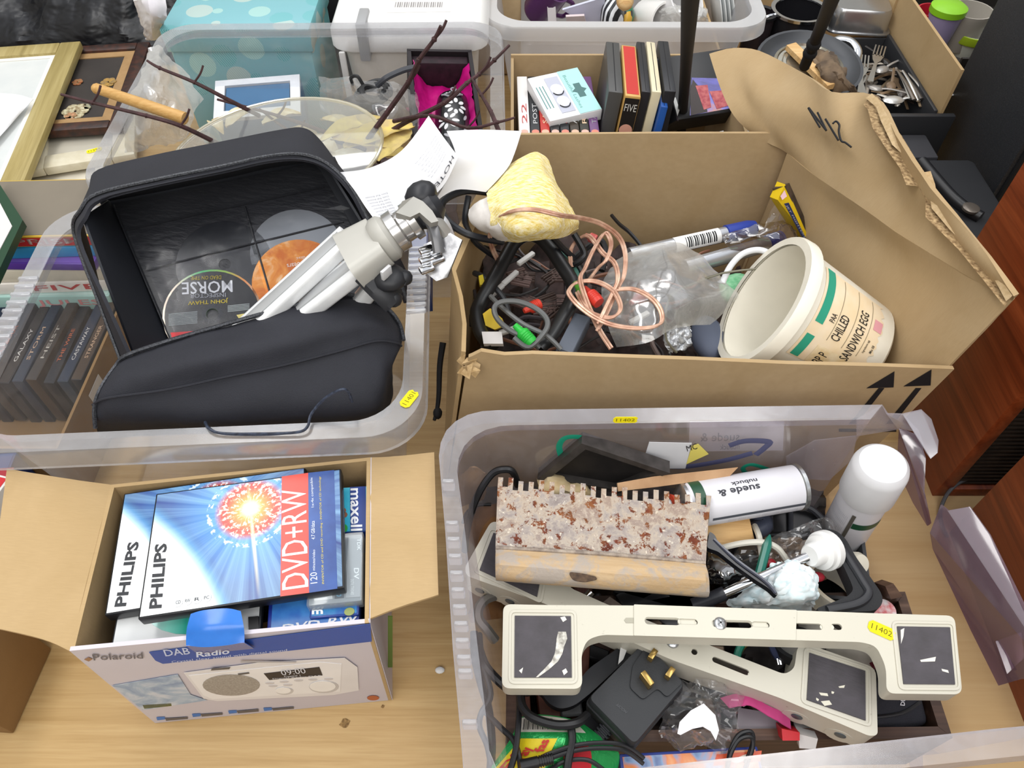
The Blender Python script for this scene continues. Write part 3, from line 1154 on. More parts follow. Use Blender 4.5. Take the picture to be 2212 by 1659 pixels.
# ---- stack of flat film boxes at the far left
cols = [('d8b23c', '7d7466', 'P', 'thin red-spined film on top of the stack left of the clear tub'), ('2f93c9', '62b7dd', '', 'sky blue film case second in the stack left of the clear tub'), ('5d3aa0', '7a58b5', '', 'purple-spined film case under the sky blue one'),
        ('dcd5c2', 'c9c0aa', '', 'cream film box under the purple-spined case'), ('ece7df', 'd8d2c9', 'FIVE', 'white film box with red lettering under the cream one'), ('a9cfc7', 'bfddd6', 'JULES', 'pale mint film box with pink lettering lowest of the pale ones'),
        ('2a2f36', '3d444c', '', 'black film case at the bottom of the stack left of the clear tub')]
zt = .222
for i, (c, c2, txt, lb) in enumerate(cols):
    t_ = (.020, .020, .014, .024, .022, .030, .045)[i]
    F = Matrix.Translation((-.80 - .004 * (i % 3), .845 - .004 * i, zt)) @ Matrix.Rotation(math.radians((2, 3, -1, 2, 3, 1, 2)[i]), 4, 'Z')
    o = case('film_box', lb, 'film case', F, .19, .135, t_ - .001, c, c2, group='flat stack of film boxes')
    b = B()
    Fs = F @ Matrix.Translation((0, -.0004, -t_ + .001)) @ Matrix.Rotation(math.pi / 2, 4, 'X')
    if txt:
        letters(b, txt if txt != 'P' else 'PRISM', (.075, t_ * .25), (.175, t_ * .25), (.075, t_ * .75), .0003, .01)
        b.v = [Fs @ v for v in b.v]
        part('lettering', b, mat({'FIVE': 'c23a3a', 'JULES': 'd78a8a'}.get(txt, 'f4e9e0'), .6), o, world=True)
    if i == 0:
        b = B()
        b.prism([(.02, .002), (.188, .002), (.188, t_ - .003), (.02, t_ - .003)], .0001, .0003)
        b.v = [Fs @ v for v in b.v]
        part('spine', b, mat('c4262c', .4), o, world=True)
    zt -= t_

# ---- low carton of film cases left of the clear tub
lc = thing('cardboard_tray', 'low brown cardboard tray of spine-up films left of the clear tub', 'cardboard tray', (-.76, .80, 0))
for x0, x1, y0, y1, z1 in ((-.92, -.605, .56, .564, .105), (-.92, -.605, .95, .954, .105), (-.92, -.916, .564, .95, .105), (-.609, -.605, .564, .95, .105), (-.916, -.609, .564, .95, .004)):
    b = B()
    b.box(x0, x1, y0, y1, .001, z1)
    part('wall' if z1 > .01 else 'base', b, CARD_DARK, lc, world=True)
spc = ['1c2733', '31404f', '1a1d26', '42352c', '223044', '20242c', '373230', '1d2b3d', '2b2522', '1e2735', '3a2b20', '20263a', '2a313b']
tx = ['STRANGER', 'CASTAWAY', 'THE WIRE', 'HEIST', 'STORM', 'GALAXY', 'HARBOUR', 'THE CODE', 'EMPIRE', 'FLIGHT', 'SHADOW', 'NORTH', 'OUTPOST']
for i in range(13):
    x = -.628 - i * .0215
    lb = 'dark film case lettered %s standing spine up in the left tray' % tx[i]
    F = Matrix.Translation((x, .675, .108 - .004 * (i % 3))) @ Matrix.Rotation(math.radians(random.uniform(-2, 2)), 4, 'Z')
    o = case('film_case', lb, 'film case', F, .016, .19, .10, mat(spc[i], .35), mat(spc[(i + 3) % 13], .4), group='films in the left tray', inset=.001)
    b = B()
    letters(b, tx[i], (.004, .05), (.004, .15), (.0125, .05) if False else (-.0, .05), .0007)
    b = B()
    letters(b, tx[i], (.0105, .04), (.0105, .105), (.0055, .04), .0007)
    part('lettering', b, mat(('c9a98a', 'd8d4cc', 'c76a45', 'b9b3a8')[i % 4], .6), o)
    print_on(o, 'rating_badge', [circ(.008, .165, .006, 14)], ('d9897a', 'c98f6e', 'e0d8d0')[i % 3])
F = Matrix.Translation((-.84, .40, .10)) @ Matrix.Rotation(math.radians(4), 4, 'Z')
o = case('film_box', 'red and blue film box lying at the left edge beside the clear tub', 'film case', F, .19, .145, .097, '24407c', '3a5590')
print_on(o, 'red_panel', [[(.13, .02), (.195, .02), (.195, .12), (.13, .12)]], 'b0303a')
F = Matrix.Translation((-.80, .385, .20)) @ Matrix.Rotation(math.radians(-14), 4, 'Z')
o = case('film_box', 'red disc box with a white edge at the left behind the radio box flap', 'film case', F, .20, .125, .196, 'd9d7d2', 'c3252b', rough=.3)
lcb = thing('cardboard_carton', 'closed brown carton cut off by the lower left corner', 'carton', (-.64, .30, 0))
q0, q1, q2 = P(82, 1378, .12), P(4, 1590, .005), P(-40, 1400, .12)
b = B()
b.box(-.80, 0, 0, .10, 0, .13, .002)
b.v = [Matrix.Translation((P(70, 1390, .13).x - .062, P(2, 1585, .001).y, .001)) @ Matrix.Rotation(math.radians(-4), 4, 'Z') @ v for v in b.v]
part('body', b, CARD_DARK, lcb, world=True)

b = B()
b.slab([V((-.6045, .66, .055)), V((-.6045, .70, .055)), V((-.6045, .70, .09)), V((-.6045, .66, .09))], -.0006)
part('label', b, WHITE, lc, 'small white label on the right wall', world=True)

# ================================================================ the black disc case
FAB = N('black_nylon')
FAB.setp(.75, 0, .35)
FAB.base(FAB.mix(FAB.noise(FAB.co(), 14, 4), '1d1e24', '2a2b33'))
FAB.bump(FAB.noise(FAB.co(), 900, 2), .5, .001)
FABIN = N('black_lining')
FABIN.setp(.6, 0, .4)
FABIN.base(FABIN.mix(FABIN.noise(FABIN.co(), 9, 3), '14161c', '22252d'))
dc = thing('disc_case', 'open black zipped disc case lying in the clear tub, sleeves of discs inside', 'disc case', P(520, 700, .21))


def G(rows):
    return [[P(*p) for p in r] for r in rows]


# back shell: top wall band, left and right walls round to the zip
g = G([[(225, 700, .215), (262, 775, .235), (285, 785, .28)],
       [(195, 560, .26), (215, 650, .28), (226, 655, .33)],
       [(172, 470, .31), (163, 505, .34), (168, 520, .365)],
       [(192, 405, .345), (178, 455, .375), (182, 468, .385)],
       [(212, 366, .355), (215, 420, .385), (218, 430, .388)],
       [(330, 335, .365), (350, 388, .395), (352, 398, .396)],
       [(480, 305, .365), (480, 362, .395), (482, 370, .396)],
       [(600, 281, .365), (580, 340, .392), (582, 348, .393)],
       [(655, 276, .36), (655, 336, .385), (652, 346, .386)],
       [(690, 300, .35), (712, 358, .37), (706, 368, .37)],
       [(735, 360, .335), (762, 410, .35), (754, 418, .35)],
       [(790, 430, .315), (800, 482, .335), (792, 488, .332)],
       [(850, 530, .28), (850, 570, .30), (842, 575, .297)],
       [(890, 610, .25), (880, 650, .27), (872, 655, .265)]])
b = B()
b.patch(g, 4, 5, .004)
part('back_shell', b, FAB.m, dc, world=True)
zp = [r[1] + V((0, -.002, .003)) for r in g]
b = B()
b.tube(zp, .0022, 6, 5)
part('zip', b, mat('26272b', .5, .3, var='55575c', vs=600), dc, world=True)
# lining behind the sleeves
g2 = G([[(182, 468, .38), (230, 600, .34), (300, 790, .26)],
        [(236, 432, .33), (300, 570, .285), (372, 748, .232)],
        [(250, 428, .325), (310, 568, .28), (380, 745, .230)],
        [(680, 340, .335), (740, 470, .29), (836, 640, .232)],
        [(706, 362, .36), (790, 500, .32), (872, 650, .255)]])
b = B()
b.patch(g2, 6, 6, .003)
part('lining', b, FABIN.m, dc, world=True)
# back wall above the sleeves
g3 = G([[(216, 428, .386), (232, 432, .34), (238, 434, .33)], [(350, 396, .394), (362, 404, .35), (366, 410, .333)], [(482, 368, .394), (490, 378, .352), (492, 384, .336)], [(582, 347, .391), (588, 356, .352), (590, 362, .338)], [(654, 345, .384), (672, 346, .35), (680, 350, .336)]])
b = B()
b.patch(g3, 4, 4, .002)
part('lining', b, FABIN.m, dc, world=True)
# sleeve page
Fs = FQ((372, 748, .236), (836, 640, .238), (244, 440, .328))
SL = N('black_sleeve_page')
SL.setp(.4, 0, .5)
SL.base(SL.mix(SL.noise(SL.co((1, 1, 1)), 18, 3), '1b1c20', '2b2c31'))
SL.bump(SL.noise(SL.co((20, 60, 1)), 3, 3), .3, .004)
b = B()
b.prism(ons(Fs, [(372, 748), (836, 640), (688, 350), (244, 440)]), -.003, .0)
pg = part('sleeve_page', b, SL.m, dc, world=False) if False else None
b.v = [Fs @ v for v in b.v]
pg = part('sleeve_page', b, SL.m, dc, world=True)


def disc(c, mt, label=None, r=.06, zz=.0012):
    q = on(Fs, *c)
    b = B()
    b.prism(circ(q.x, q.y, r, 40), zz, zz + .0012, [circ(q.x, q.y, .0075, 16)[::-1]])
    b.v = [Fs @ v for v in b.v]
    return part('disc', b, mt, dc, label, world=True), q


MORSE = mat('0f1015', .25, spec=.6)
RIMD = N('rainbow_disc_edge')
RIMD.setp(.2, .6)
tc = RIMD.n('TexCoord')
RIMD.base(RIMD.ramp(RIMD.n('Separate' + 'XYZ', {0: tc.outputs['Generated']}).outputs[0], [(.1, 'b5a99a'), (.35, '4da36c'), (.6, '8fae58'), (.8, 'd98f5a'), (1, 'c9b8a0')]))
d1, q = disc((460, 680), RIMD.m, 'disc with a thin rainbow rim and a black face')
b = B()
b.prism(circ(q.x, q.y, .0575, 40), .0026, .0029, [circ(q.x, q.y, .0076, 16)[::-1]])
b.v = [Fs @ v for v in b.v]
part('disc_print', b, MORSE, d1, 'black printed face', world=True)
b = B()
b.prism(circ(q.x, q.y, .0125, 24), .003, .0032, [circ(q.x, q.y, .0076, 16)[::-1]])
b.v = [Fs @ v for v in b.v]
part('hub_ring', b, mat('22242a', .15, spec=.8), d1, world=True)
write_on(d1, [('MORSE', (503, 607), (394, 612), (504, 633), .01)], 'c9ccd2', .0034, F=Fs)
write_on(d1, [('INSPECTOR', (489, 634), (412, 637), (489, 643))], '9a9da6', .0034, F=Fs)
write_on(d1, [('JOHN THAW', (494, 645), (408, 650), (494, 656), .01), ('DEAD ON TIME', (479, 597), (414, 599), (479, 605))], 'b9a537', .0034, F=Fs)
b = B()
for j in range(9):
    b.prism(ons(Fs, [(366, 680 + j * 3), (428, 674 + j * 3), (428, 675.6 + j * 3), (366, 681.6 + j * 3)]), .003, .0033)
for j in range(5):
    b.prism(ons(Fs, [(493, 662 + j * 3), (540, 657 + j * 3), (540, 658.6 + j * 3), (493, 663.6 + j * 3)]), .003, .0033)
b.v = [Fs @ v for v in b.v]
part('small_print', b, mat('8d9496', .6), d1, world=True, kind='stuff')
b = B()
sg = ons(Fs, [(370, 720), (432, 716), (420, 725), (385, 742), (376, 745)])
b.prism(sg, .003, .0033)
b.v = [Fs @ v for v in b.v]
part('red_segment', b, mat('d0343a', .5), d1, world=True)
b = B()
b.prism(ons(Fs, [(512, 682), (548, 676), (540, 690), (520, 694)]), .003, .0033)
b.v = [Fs @ v for v in b.v]
part('yellow_segment', b, mat('e2d27a', .5), d1, world=True)
ORG = N('orange_disc_print')
ORG.setp(.25)
ORG.base(ORG.ramp(ORG.noise(ORG.co(), 30, 4, .6, 1), [(.35, 'c96a1c'), (.5, 'e0903a'), (.65, 'edc79a')]))
d2, q = disc((648, 612), ORG.m, 'orange printed disc')
write_on(d2, [('the three bears', (700, 560), (620, 572), (702, 570)), ('story disc', (690, 548), (640, 556), (691, 556))], 'e9ddd2', .003, F=Fs)
disc((643, 545), mat('8f9398', .3, .4), 'plain silver disc in the pocket above', zz=.0004)
disc((486, 572), mat('24262b', .25, spec=.7), 'dark disc mostly hidden in the upper pocket', zz=.0004)
for i, (pp, sd) in enumerate((([(318, 580), (545, 535), (590, 680), (385, 735)], 3), ([(550, 530), (740, 480), (810, 630), (600, 680)], 5), ([(278, 500), (520, 450), (545, 540), (318, 588)], 8), ([(530, 448), (700, 405), (740, 480), (552, 528)], 11))):
    c_ = [on(Fs, *p) for p in pp]
    gg = []
    for a in range(4):
        gg.append([Fs @ V((*(c_[0].lerp(c_[1], s_ / 3)).lerp(c_[3].lerp(c_[2], s_ / 3), a / 3), .0045)) for s_ in range(4)])
    b = B()
    b.patch(gg, 6, 6, 0, .0028, 34, sd)
    part('sleeve_pocket', b, clear('sleeve_film', 'e8e8ec', .006, .2, 'f0f0f2', .09, .025, .75) if i == 0 else bpy.data.materials['sleeve_film'], dc, world=True)
b = B()
for a_, c_ in (((530, 448), (600, 690)), ((270, 498), (700, 405)), ((318, 584), (742, 480)), ((246, 444), (374, 746))):
    p, r = on(Fs, *a_), on(Fs, *c_)
    b.tube([Fs @ V((*p, .002)), Fs @ V((*p.lerp(r, .5), .0025)), Fs @ V((*r, .002))], .0014, 5, 2)
part('sleeve_seam', b, SL.m, dc, world=True, kind='stuff')
# front shell (the lid), swollen dark cloth box
g = G([[(248, 790, .322), (216, 838, .318), (204, 875, .305), (206, 916, .285), (215, 945, .20)],
       [(275, 772, .332), (262, 812, .336), (238, 860, .322), (240, 912, .288), (245, 945, .20)],
       [(360, 742, .338), (362, 790, .345), (366, 842, .325), (372, 910, .290), (372, 940, .20)],
       [(470, 710, .340), (480, 762, .35), (490, 815, .328), (500, 905, .290), (500, 935, .20)],
       [(590, 676, .342), (604, 735, .35), (614, 790, .328), (625, 898, .290), (625, 928, .20)],
       [(700, 648, .342), (720, 705, .348), (732, 760, .328), (740, 888, .290), (740, 920, .20)],
       [(770, 642, .338), (795, 690, .342), (812, 738, .325), (815, 872, .288), (815, 905, .20)],
       [(830, 665, .325), (850, 700, .325), (858, 742, .312), (840, 820, .285), (838, 880, .20)],
       [(862, 700, .312), (868, 720, .31), (868, 748, .30), (850, 790, .28), (848, 860, .20)]])
b = B()
b.patch(g, 6, 6, .004, .003, 14, 6)
part('front_shell', b, FAB.m, dc, world=True)
b = B()
b.tube([P(206, 925, .29), P(204, 880, .308), P(218, 838, .321), P(250, 790, .327)] + [r[0] + V((0, 0, .003)) for r in g[1:]] + [P(872, 735, .31)], .0024, 6, 6)
part('zip', b, mat('1d1e22', .45, .3, var='4a4c52', vs=600), dc, world=True)
b = B()
b.tube([r[2] + V((0, -.002, .003)) for r in g], .0014, 6, 5)
part('piping', b, FAB.m, dc, world=True)
# thin black cable hanging over the tub's front rim
cbw = B()
cbw.tube([P(443, 912, .300), P(452, 926, .304), P(480, 936, .304), P(560, 937, .304), P(640, 934, .305), P(664, 922, .306), P(672, 895, .308), P(700, 862, .322), P(735, 842, .336), P(752, 846, .33), P(760, 868, .31)], .0016, 6, 5)
cbw.tube([P(443, 915, .300), P(460, 930, .304), P(490, 938, .303), P(580, 939, .303), P(650, 933, .305)], .0013, 6, 5)
solo('thin_cable', 'thin black ribbed cable draped over the front rim of the clear tub', 'cable', cbw, mat('1e2330', .4, var='3a4254', vs=300))

# ================================================================ tripod
ALU = mat('eff0f1', .3, .15, var='e2e4e6', vs=40)
LGREY = mat('a9a8a4', .45, .2)
tp = thing('camera_tripod', 'silver tripod with grey plastic head lying in the black disc case', 'tripod', P(720, 600, .31))
A1, A2 = P(540, 706, .325), P(752, 512, .402)
B1, B2 = P(630, 690, .325), P(806, 552, .400)
C1, C2 = P(740, 700, .30), P(820, 600, .365)
for a, c, w_ in ((A1, A2, .0150), (B1, B2, .0170), (C1, C2, .010)):
    F = axisF(a, c)
    L = (c - a).length
    b = B()
    b.prism(rrect(-w_, w_, -.009, .009, .005, 3), -.03, L)
    b.v = [F @ v for v in b.v]
    lg = part('leg', b, ALU, tp, world=True)
    b = B()
    b.prism(rrect(-w_ * .45, w_ * .45, .0085, .0105, .0008, 2), -.02, L * .97)
    b.v = [F @ v for v in b.v]
    part('groove', b, mat('c4c6c8', .3, .5), lg, world=True)
Fz = axisF(P(742, 556, .395), P(850, 512, .420))
Fz = axisF(P(765, 560, .392), P(855, 500, .412))
b = B()
b.prism(rrect(-.036, .036, -.018, .02, .012, 4), -.006, .034, top=.85)
b.lathe([(.022, .03), (.026, .036), (.026, .044), (.02, .05)], 24)
b.v = [Fz @ v for v in b.v]
part('shoulder', b, mat('b7b5ae', .45, .15), tp, 'pale grey plastic shoulder joining the legs', world=True)
b = B()
b.lathe([(.019, .048), (.023, .05), (.023, .060), (.018, .062), (.018, .070), (.0215, .071), (.0215, .079), (.012, .081)], 26)
b.v = [Fz @ v for v in b.v]
part('collar', b, mat('c5c3c1', .2, .85), tp, 'polished metal collar', world=True)
b = B()
b.lathe([(.013, .078), (.019, .088), (.018, .104), (.010, .112)], 18)
b.ball((.012, .012, .098), .017, (1, .8, 1.1))
b.v = [Fz @ v for v in b.v]
part('head_joint', b, mat('232429', .4), tp, 'dark pan joint', world=True)
hd = [(855, 470, .432), (868, 446, .440), (892, 436, .440), (912, 446, .436), (932, 466, .43), (945, 488, .425), (930, 492, .425), (905, 470, .43), (885, 480, .43)]
b = B()
b.slab([P(*p) for p in hd], .014)
part('head_bracket', b, mat('aaa8a2', .4, .2), tp, 'light grey head bracket', world=True)
for k, (u0, v0, u1, v1) in enumerate(((912, 455, 965, 505), (925, 470, 948, 545), (940, 458, 975, 512))):
    b = B()
    b.tube([P(u0, v0, .432 - k * .005), P((u0 + u1) / 2 + 4, (v0 + v1) / 2 - 4, .425 - k * .005), P(u1, v1, .41 - k * .005)], .0075 - k * .0012, 8, 4, flat=.6)
    part('head_arm', b, mat(('b5b3ae', '6a6a6c', 'd8d8da')[k], .3, .5), tp, world=True)
b = B()
b.slab([P(918, 530, .395), P(975, 505, .405), P(1000, 520, .40), P(968, 600, .37), P(945, 608, .37), P(920, 588, .375)], .012)
part('quick_plate', b, mat('8b8b8e', .25, .7, var='d5d6d8', vs=60), tp, 'metal quick-release plate', world=True)
for k in range(5):
    b = B()
    u, v = 922 + (k % 2) * 22, 545 + (k // 2) * 20
    b.box(-.008, .008, -.005, .005, 0, .006, .002)
    b.v = [Matrix.Translation(P(u, v, .402 - k * .002)) @ Matrix.Rotation(.5, 4, 'Z') @ v_ for v_ in b.v]
    part('latch', b, CHROME, tp, world=True)
b = B()
b.tube([P(790, 590, .385), P(812, 612, .378), P(832, 632, .37), P(850, 650, .36)], .016, 10, 4, flat=.6)
b.tube([P(800, 572, .388), P(845, 590, .385), P(880, 602, .38)], .010, 8, 4, flat=.5)
b.ball(P(842, 600, .383), .019, (1, 1, .6), 2)
b.ball(P(850, 645, .362), .010)
b.ball(P(874, 600, .381), .009)
part('leg_clamp', b, mat('26272b', .45), tp, 'black plastic leg clamps', world=True)
b = B()
b.box(-.002, .002, -.007, .007, 0, .012, .0008)
b.v = [Matrix.Translation(P(836, 598, .392)) @ Matrix.Rotation(-.6, 4, 'Z') @ v_ for v_ in b.v]
part('clamp_tooth', b, mat('c9c9cb', .4), tp, world=True)
b = B()
b.slab([P(898, 600, .1), P(935, 596, .1), P(935, 672, .1), P(898, 676, .1)], .09)
solo('blue_box', 'small blue box standing between the clear tub and the big carton', 'box', b, mat('2b4a94', .5))

# ================================================================ hotel papers
PB = [[P(735, 372, .36), P(765, 410, .362), P(790, 448, .368), P(815, 482, .372)],
      [P(800, 362, .385), P(830, 395, .385), P(858, 430, .385), P(890, 455, .378)],
      [P(868, 325, .41), P(900, 355, .406), P(930, 385, .40), P(955, 405, .388)],
      [P(926, 250, .425), P(950, 285, .418), P(972, 315, .41), P(990, 338, .40)]]
hp = thing('hotel_bill', 'white printed hotel bill curling up beside the tripod head', 'paper', P(850, 400, .36))
b = B()
b.patch(PB, 7, 6, .0006)
part('sheet', b, PAPERW, hp, world=True)
b = B()
text_patch(b, PB, 'HOTEL', (.93, .80), (.58, .80), (.93, .88))
part('lettering', b, mat('4d4f57', .6), hp, world=True)
b = B()
for j in range(8):
    text_patch(b, PB, 'Guest folio room charge 1204', (.93 - .006 * j, .30 + j * .05), (.66 + .012 * (j % 3), .30 + j * .05), (.93 - .006 * j, .325 + j * .05))
for j in range(7):
    text_patch(b, PB, 'Date Ref Amount', (.30 - .01 * j, .50 + j * .055), (.08, .50 + j * .055), (.30 - .01 * j, .53 + j * .055))
part('small_print', b, mat('9a9ca4', .7), hp, world=True, kind='stuff')
PC = [[P(965, 283, .395), P(985, 340, .39), P(960, 400, .37), P(935, 440, .355)],
      [P(1040, 280, .385), P(1038, 330, .38), P(1020, 375, .368), P(985, 410, .36)],
      [P(1127, 283, .36), P(1112, 330, .362), P(1095, 365, .358), P(1050, 415, .345)]]
b = B()
b.patch(PC, 6, 6, .0006)
solo('paper_sheet', 'blank white sheet between the hotel bill and the yellow cloth', 'paper', b, PAPERW)
# ================================================================ back row: gift boxes, twigs, crockery
TEAL = N('teal_dots_on_pale_blue')
TEAL.setp(.35)
vv = TEAL.n('TexVoronoi', {'Vector': TEAL.co((1, 1, 1)), 'Scale': 17.0, 'Randomness': .75})
pat = TEAL.ramp(vv.outputs['Color'], [(.3, '3f98a0'), (.45, '8fb9b4'), (.6, 'a3b3ad'), (.8, 'aaa999')], 'CONSTANT')
hat = TEAL.n('TexWave', {'Vector': TEAL.co((1, 1, 1), rot=(0, .5, .9)), 'Scale': 130.0})
pat = TEAL.mix(TEAL.math('MULTIPLY', hat.outputs[1], .45), pat, 'b9dedd')
TEAL.base(TEAL.mix(TEAL.math('LESS_THAN', vv.outputs['Distance'], .43), '78aeb6', pat))
tb_ = thing('teal_box', 'pale teal gift box with darker dots standing behind the tub of twigs', 'box', (-.51, 1.5, 0))
b = B()
b.box(-.655, -.385, 1.405, 1.60, .001, .205, .003, M=None)
part('body', b, TEAL.m, tb_, world=True)
b = B()
b.box(-.66, -.38, 1.40, 1.605, .205, .25, .003)
part('lid', b, TEAL.m, tb_, world=True)

wb = thing('white_plastic_box', 'white plastic box with a clip lid and printed label behind the tub of twigs', 'box', (-.195, 1.5, 0))
b = B()
b.loft([[V((x, y, z)) for x, y in rrect(-.325 + q, -.065 - q, 1.40 + q, 1.60 - q, .035)] for z, q in ((.001, .02), (.02, .012), (.215, .0), (.22, .0))])
part('body', b, mat('e6e0d6', .5), wb, world=True)
b = B()
b.loft([[V((x, y, z)) for x, y in rrect(-.345 + q, -.045 - q, 1.385 + q, 1.615 - q, .04)] for z, q in ((.212, .002), (.215, 0), (.24, 0), (.262, .012), (.266, .02))])
part('lid', b, mat('efeeec', .4), wb, world=True)
b = B()
b.box(-.287, -.268, 1.375, 1.44, .20, .272, .003)
part('clip', b, mat('9fa0a2', .4), wb, world=True)
b = B()
b.prism([(-.235, 1.43), (-.115, 1.435), (-.115, 1.52), (-.235, 1.515)], .2662, .2666)
lb = part('label', b, mat('dcd9d6', .5), wb, 'pale printed label with a barcode', world=True)
b = B()
for i in range(22):
    x = -.222 + i * .0042
    b.box(x, x + (.0022 if i % 3 else .0012), 1.452, 1.472, .2667, .2669)
letters(b, 'BT 4500 TWIN', (-.21, 1.488), (-.14, 1.49), (-.21, 1.502), .2669)
part('barcode', b, mat('8d8a8a', .6), lb, world=True, kind='stuff')
b = B()
F = Matrix.Translation((-.32, 1.375, .0))
b.box(-.006, .006, -.004, .004, .12, .22, .003)
b.v = [F @ v for v in b.v]
part('side_clip', b, mat('dcdad6', .5), wb, world=True)
for i, (x0, x1, y0, y1, h, c, lb_) in enumerate(((-.33, .02, 1.68, 1.86, .30, CARD, 'plain brown carton standing behind the white clip-lid box'), (-.50, -.345, 1.66, 1.84, .24, BLACKM, 'black case standing behind the teal gift box and the white box'))):
    b = B()
    b.box(x0, x1, y0, y1, .001, h, .006)
    solo(('cardboard_carton', 'black_case')[i], lb_, ('carton', 'case')[i], b, c)

# ---- inside the twig tub
F = FQ((462, 262, .16), (650, 246, .16), (478, 186, .175))
bo = thing('blue_box', 'white-edged blue box lying open among the twigs', 'box', F)
w_, h_ = (P(650, 246, .16) - P(462, 262, .16)).length, .105
b = B()
b.box(0, w_, 0, h_, -.075, -.004, .002)
part('body', b, mat('3d6a93', .45), bo)
b = B()
b.prism([(0, 0), (w_, 0), (w_, h_), (0, h_)], -.004, .004, [[(.018, .02), (.018, h_ - .016), (w_ - .018, h_ - .016), (w_ - .018, .02)]])
part('lid_frame', b, mat('e4e6ea', .4), bo, 'white frame round the lid')
b = B()
b.box(.02, w_ - .02, .022, h_ - .018, -.003, .0005)
part('window', b, mat('3a678f', .35), bo)

TW = mat('4a2f31', .7, var='33201f', vs=90)
for k, (pts, r, lb_) in enumerate((
        ([(952, 56, .44), (938, 85, .42), (905, 130, .39), (882, 178, .35), (835, 245, .30), (795, 300, .25)], .0042, 'dark twig with the highest tip, rising in front of the white box'),
        ([(1100, 98, .36), (1068, 130, .35), (1035, 160, .335), (1008, 180, .33), (960, 222, .31), (880, 262, .27), (800, 310, .22)], .0038, 'dark twig crossing the pink-lined box to the tub corner'),
        ([(1018, 168, .335), (1040, 205, .33), (1060, 240, .325), (1080, 290, .31)], .0034, 'short forked twig running down beside the pink-lined box'),
        ([(318, 131, .34), (345, 147, .335), (420, 178, .32), (486, 212, .29), (560, 250, .24)], .0034, 'thin straight twig poking out over the left rim of its tub'),
        ([(132, 204, .33), (200, 222, .325), (316, 250, .315), (390, 272, .30), (470, 310, .24)], .0036, 'long purple-brown twig reaching over the dark flower picture'),
        ([(1112, 254, .33), (1075, 264, .325), (1010, 276, .31), (930, 250, .30), (850, 262, .27)], .003, 'bent twig lowest beside the blank white sheet'),
        ([(470, 215, .20), (600, 250, .20), (700, 285, .19), (790, 325, .17)], .004, 'dark twig lying under the clear platter'),
        ([(640, 350, .16), (700, 300, .18), (760, 275, .20), (830, 230, .24)], .0036, 'curved twig beside the yellow leaves in the tub'),
        ([(560, 235, .2), (640, 290, .18), (740, 310, .17), (820, 350, .16)], .0034, 'knotted twig crossing under the platter towards the papers'))):
    b = B()
    b.tube([P(*p) for p in pts], r, 7, 5, rs=(.55, 1.1))
    for j, p in enumerate(pts[1:-1]):
        b.ball(P(*p), r * 1.12, (1, 1, 1), 1)
        if j % 2 == k % 2:
            q = P(*p)
            b.tube([q, q + V((.012, .004, .012)), q + V((.018, .01, .022))], r * .5, 5, 3)
    solo('twig', lb_, 'twig', b, TW, group='dry twigs in the tub')
b = B()
b.tube([P(208, 191, .315), P(300, 222, .31), P(400, 256, .30)], .0095, 12, 6, rs=(.85, 1))
b.ball(P(209, 192, .315), .0082)
solo('wooden_stick', 'round-ended pale wooden stick poking over the left rim of the twig tub', 'stick', b, mat('c79f62', .5, var='b98d4f', vs=60, stretch=(1, 6, 6)))
F = Matrix.Translation((-.365, 1.005, .255)) @ Matrix.Rotation(math.radians(-6), 4, 'Y') @ Matrix.Rotation(math.radians(3), 4, 'X')
b = B()
b.lathe([(.001, .012), (.08, .011), (.15, .004), (.168, 0), (.168, -.0015), (.15, .0025), (.08, .0095), (.001, .0105)], 48)
b.v = [V((v.x * 1.0, v.y * .82, v.z)) for v in b.v]
ld = thing('clear_platter', 'big clear oval plastic platter lying on the twigs behind the disc case', 'platter', F)
part('pane', b, GLASS, ld)
b = B()
b.tube([V((.168 * math.cos(a * .1309), .168 * .82 * math.sin(a * .1309), 0)) for a in range(48)], .0028, 8, 1, closed=True)
part('rim', b, clear('yellowed_rim', 'dcd3b4', .6, .1), ld)
LEAF = ['e3c96a', 'ead483', 'd9b95a', 'e7dcae', 'e9e2cc', 'd8cdb0', 'efe6c8']
rnd = random.Random(12)


def leaf(u, v, z, L, wd, ang, col, label):
    b = B()
    c_, s_ = math.cos(ang), math.sin(ang)
    o = P(u, v, z)
    g = []
    for i in range(6):
        t = i / 5
        x = (t - .5) * L
        hw = wd * math.sin(math.pi * (.06 + .88 * t)) / 2
        row = []
        for q in (-1, -.4, .4, 1):
            y = q * hw
            row.append(o + V((x * c_ - y * s_, x * s_ + y * c_, .012 * math.sin(t * 3) + abs(q) * .006)))
        g.append(row)
    b.patch(g, 3, 3, .0008, .003, 40, u)
    solo('dry_leaf', label, 'leaf', b, mat(col, .7, var='c4ad78', vs=40), group='dry leaves in the twig tub')


LP = [(820, 300, .24, .12, .05, .5, 0, 'yellow dry leaf nearest the hotel bill'), (785, 315, .235, .11, .045, -.3, 2, 'deep yellow dry leaf below the first, beside the papers'), (852, 318, .235, .09, .05, 1.1, 1, 'yellow dry leaf at the right end of the clear platter'),
      (850, 345, .18, .06, .03, .2, 0, 'yellow dry leaf tucked under the hotel bill'), (760, 285, .23, .11, .035, .6, 1, 'long pale yellow leaf under the platter edge'), (735, 275, .19, .08, .024, -.5, 3, 'cream leaf beside the knotted twig'),
      (700, 320, .17, .08, .03, -.7, 4, 'white dry leaf behind the corner of the disc case'), (760, 350, .17, .09, .03, -.25, 4, 'white curled leaf under the platter, nearest the papers'), (660, 300, .17, .08, .03, -.6, 5, 'beige leaf under the middle of the clear platter'),
      (610, 262, .18, .07, .03, .4, 6, 'cream leaf beside the blue box'), (520, 262, .2, .06, .03, .9, 4, 'white leaf in front of the blue box'), (470, 280, .2, .05, .024, -.9, 6, 'small cream leaf under the left end of the platter')]
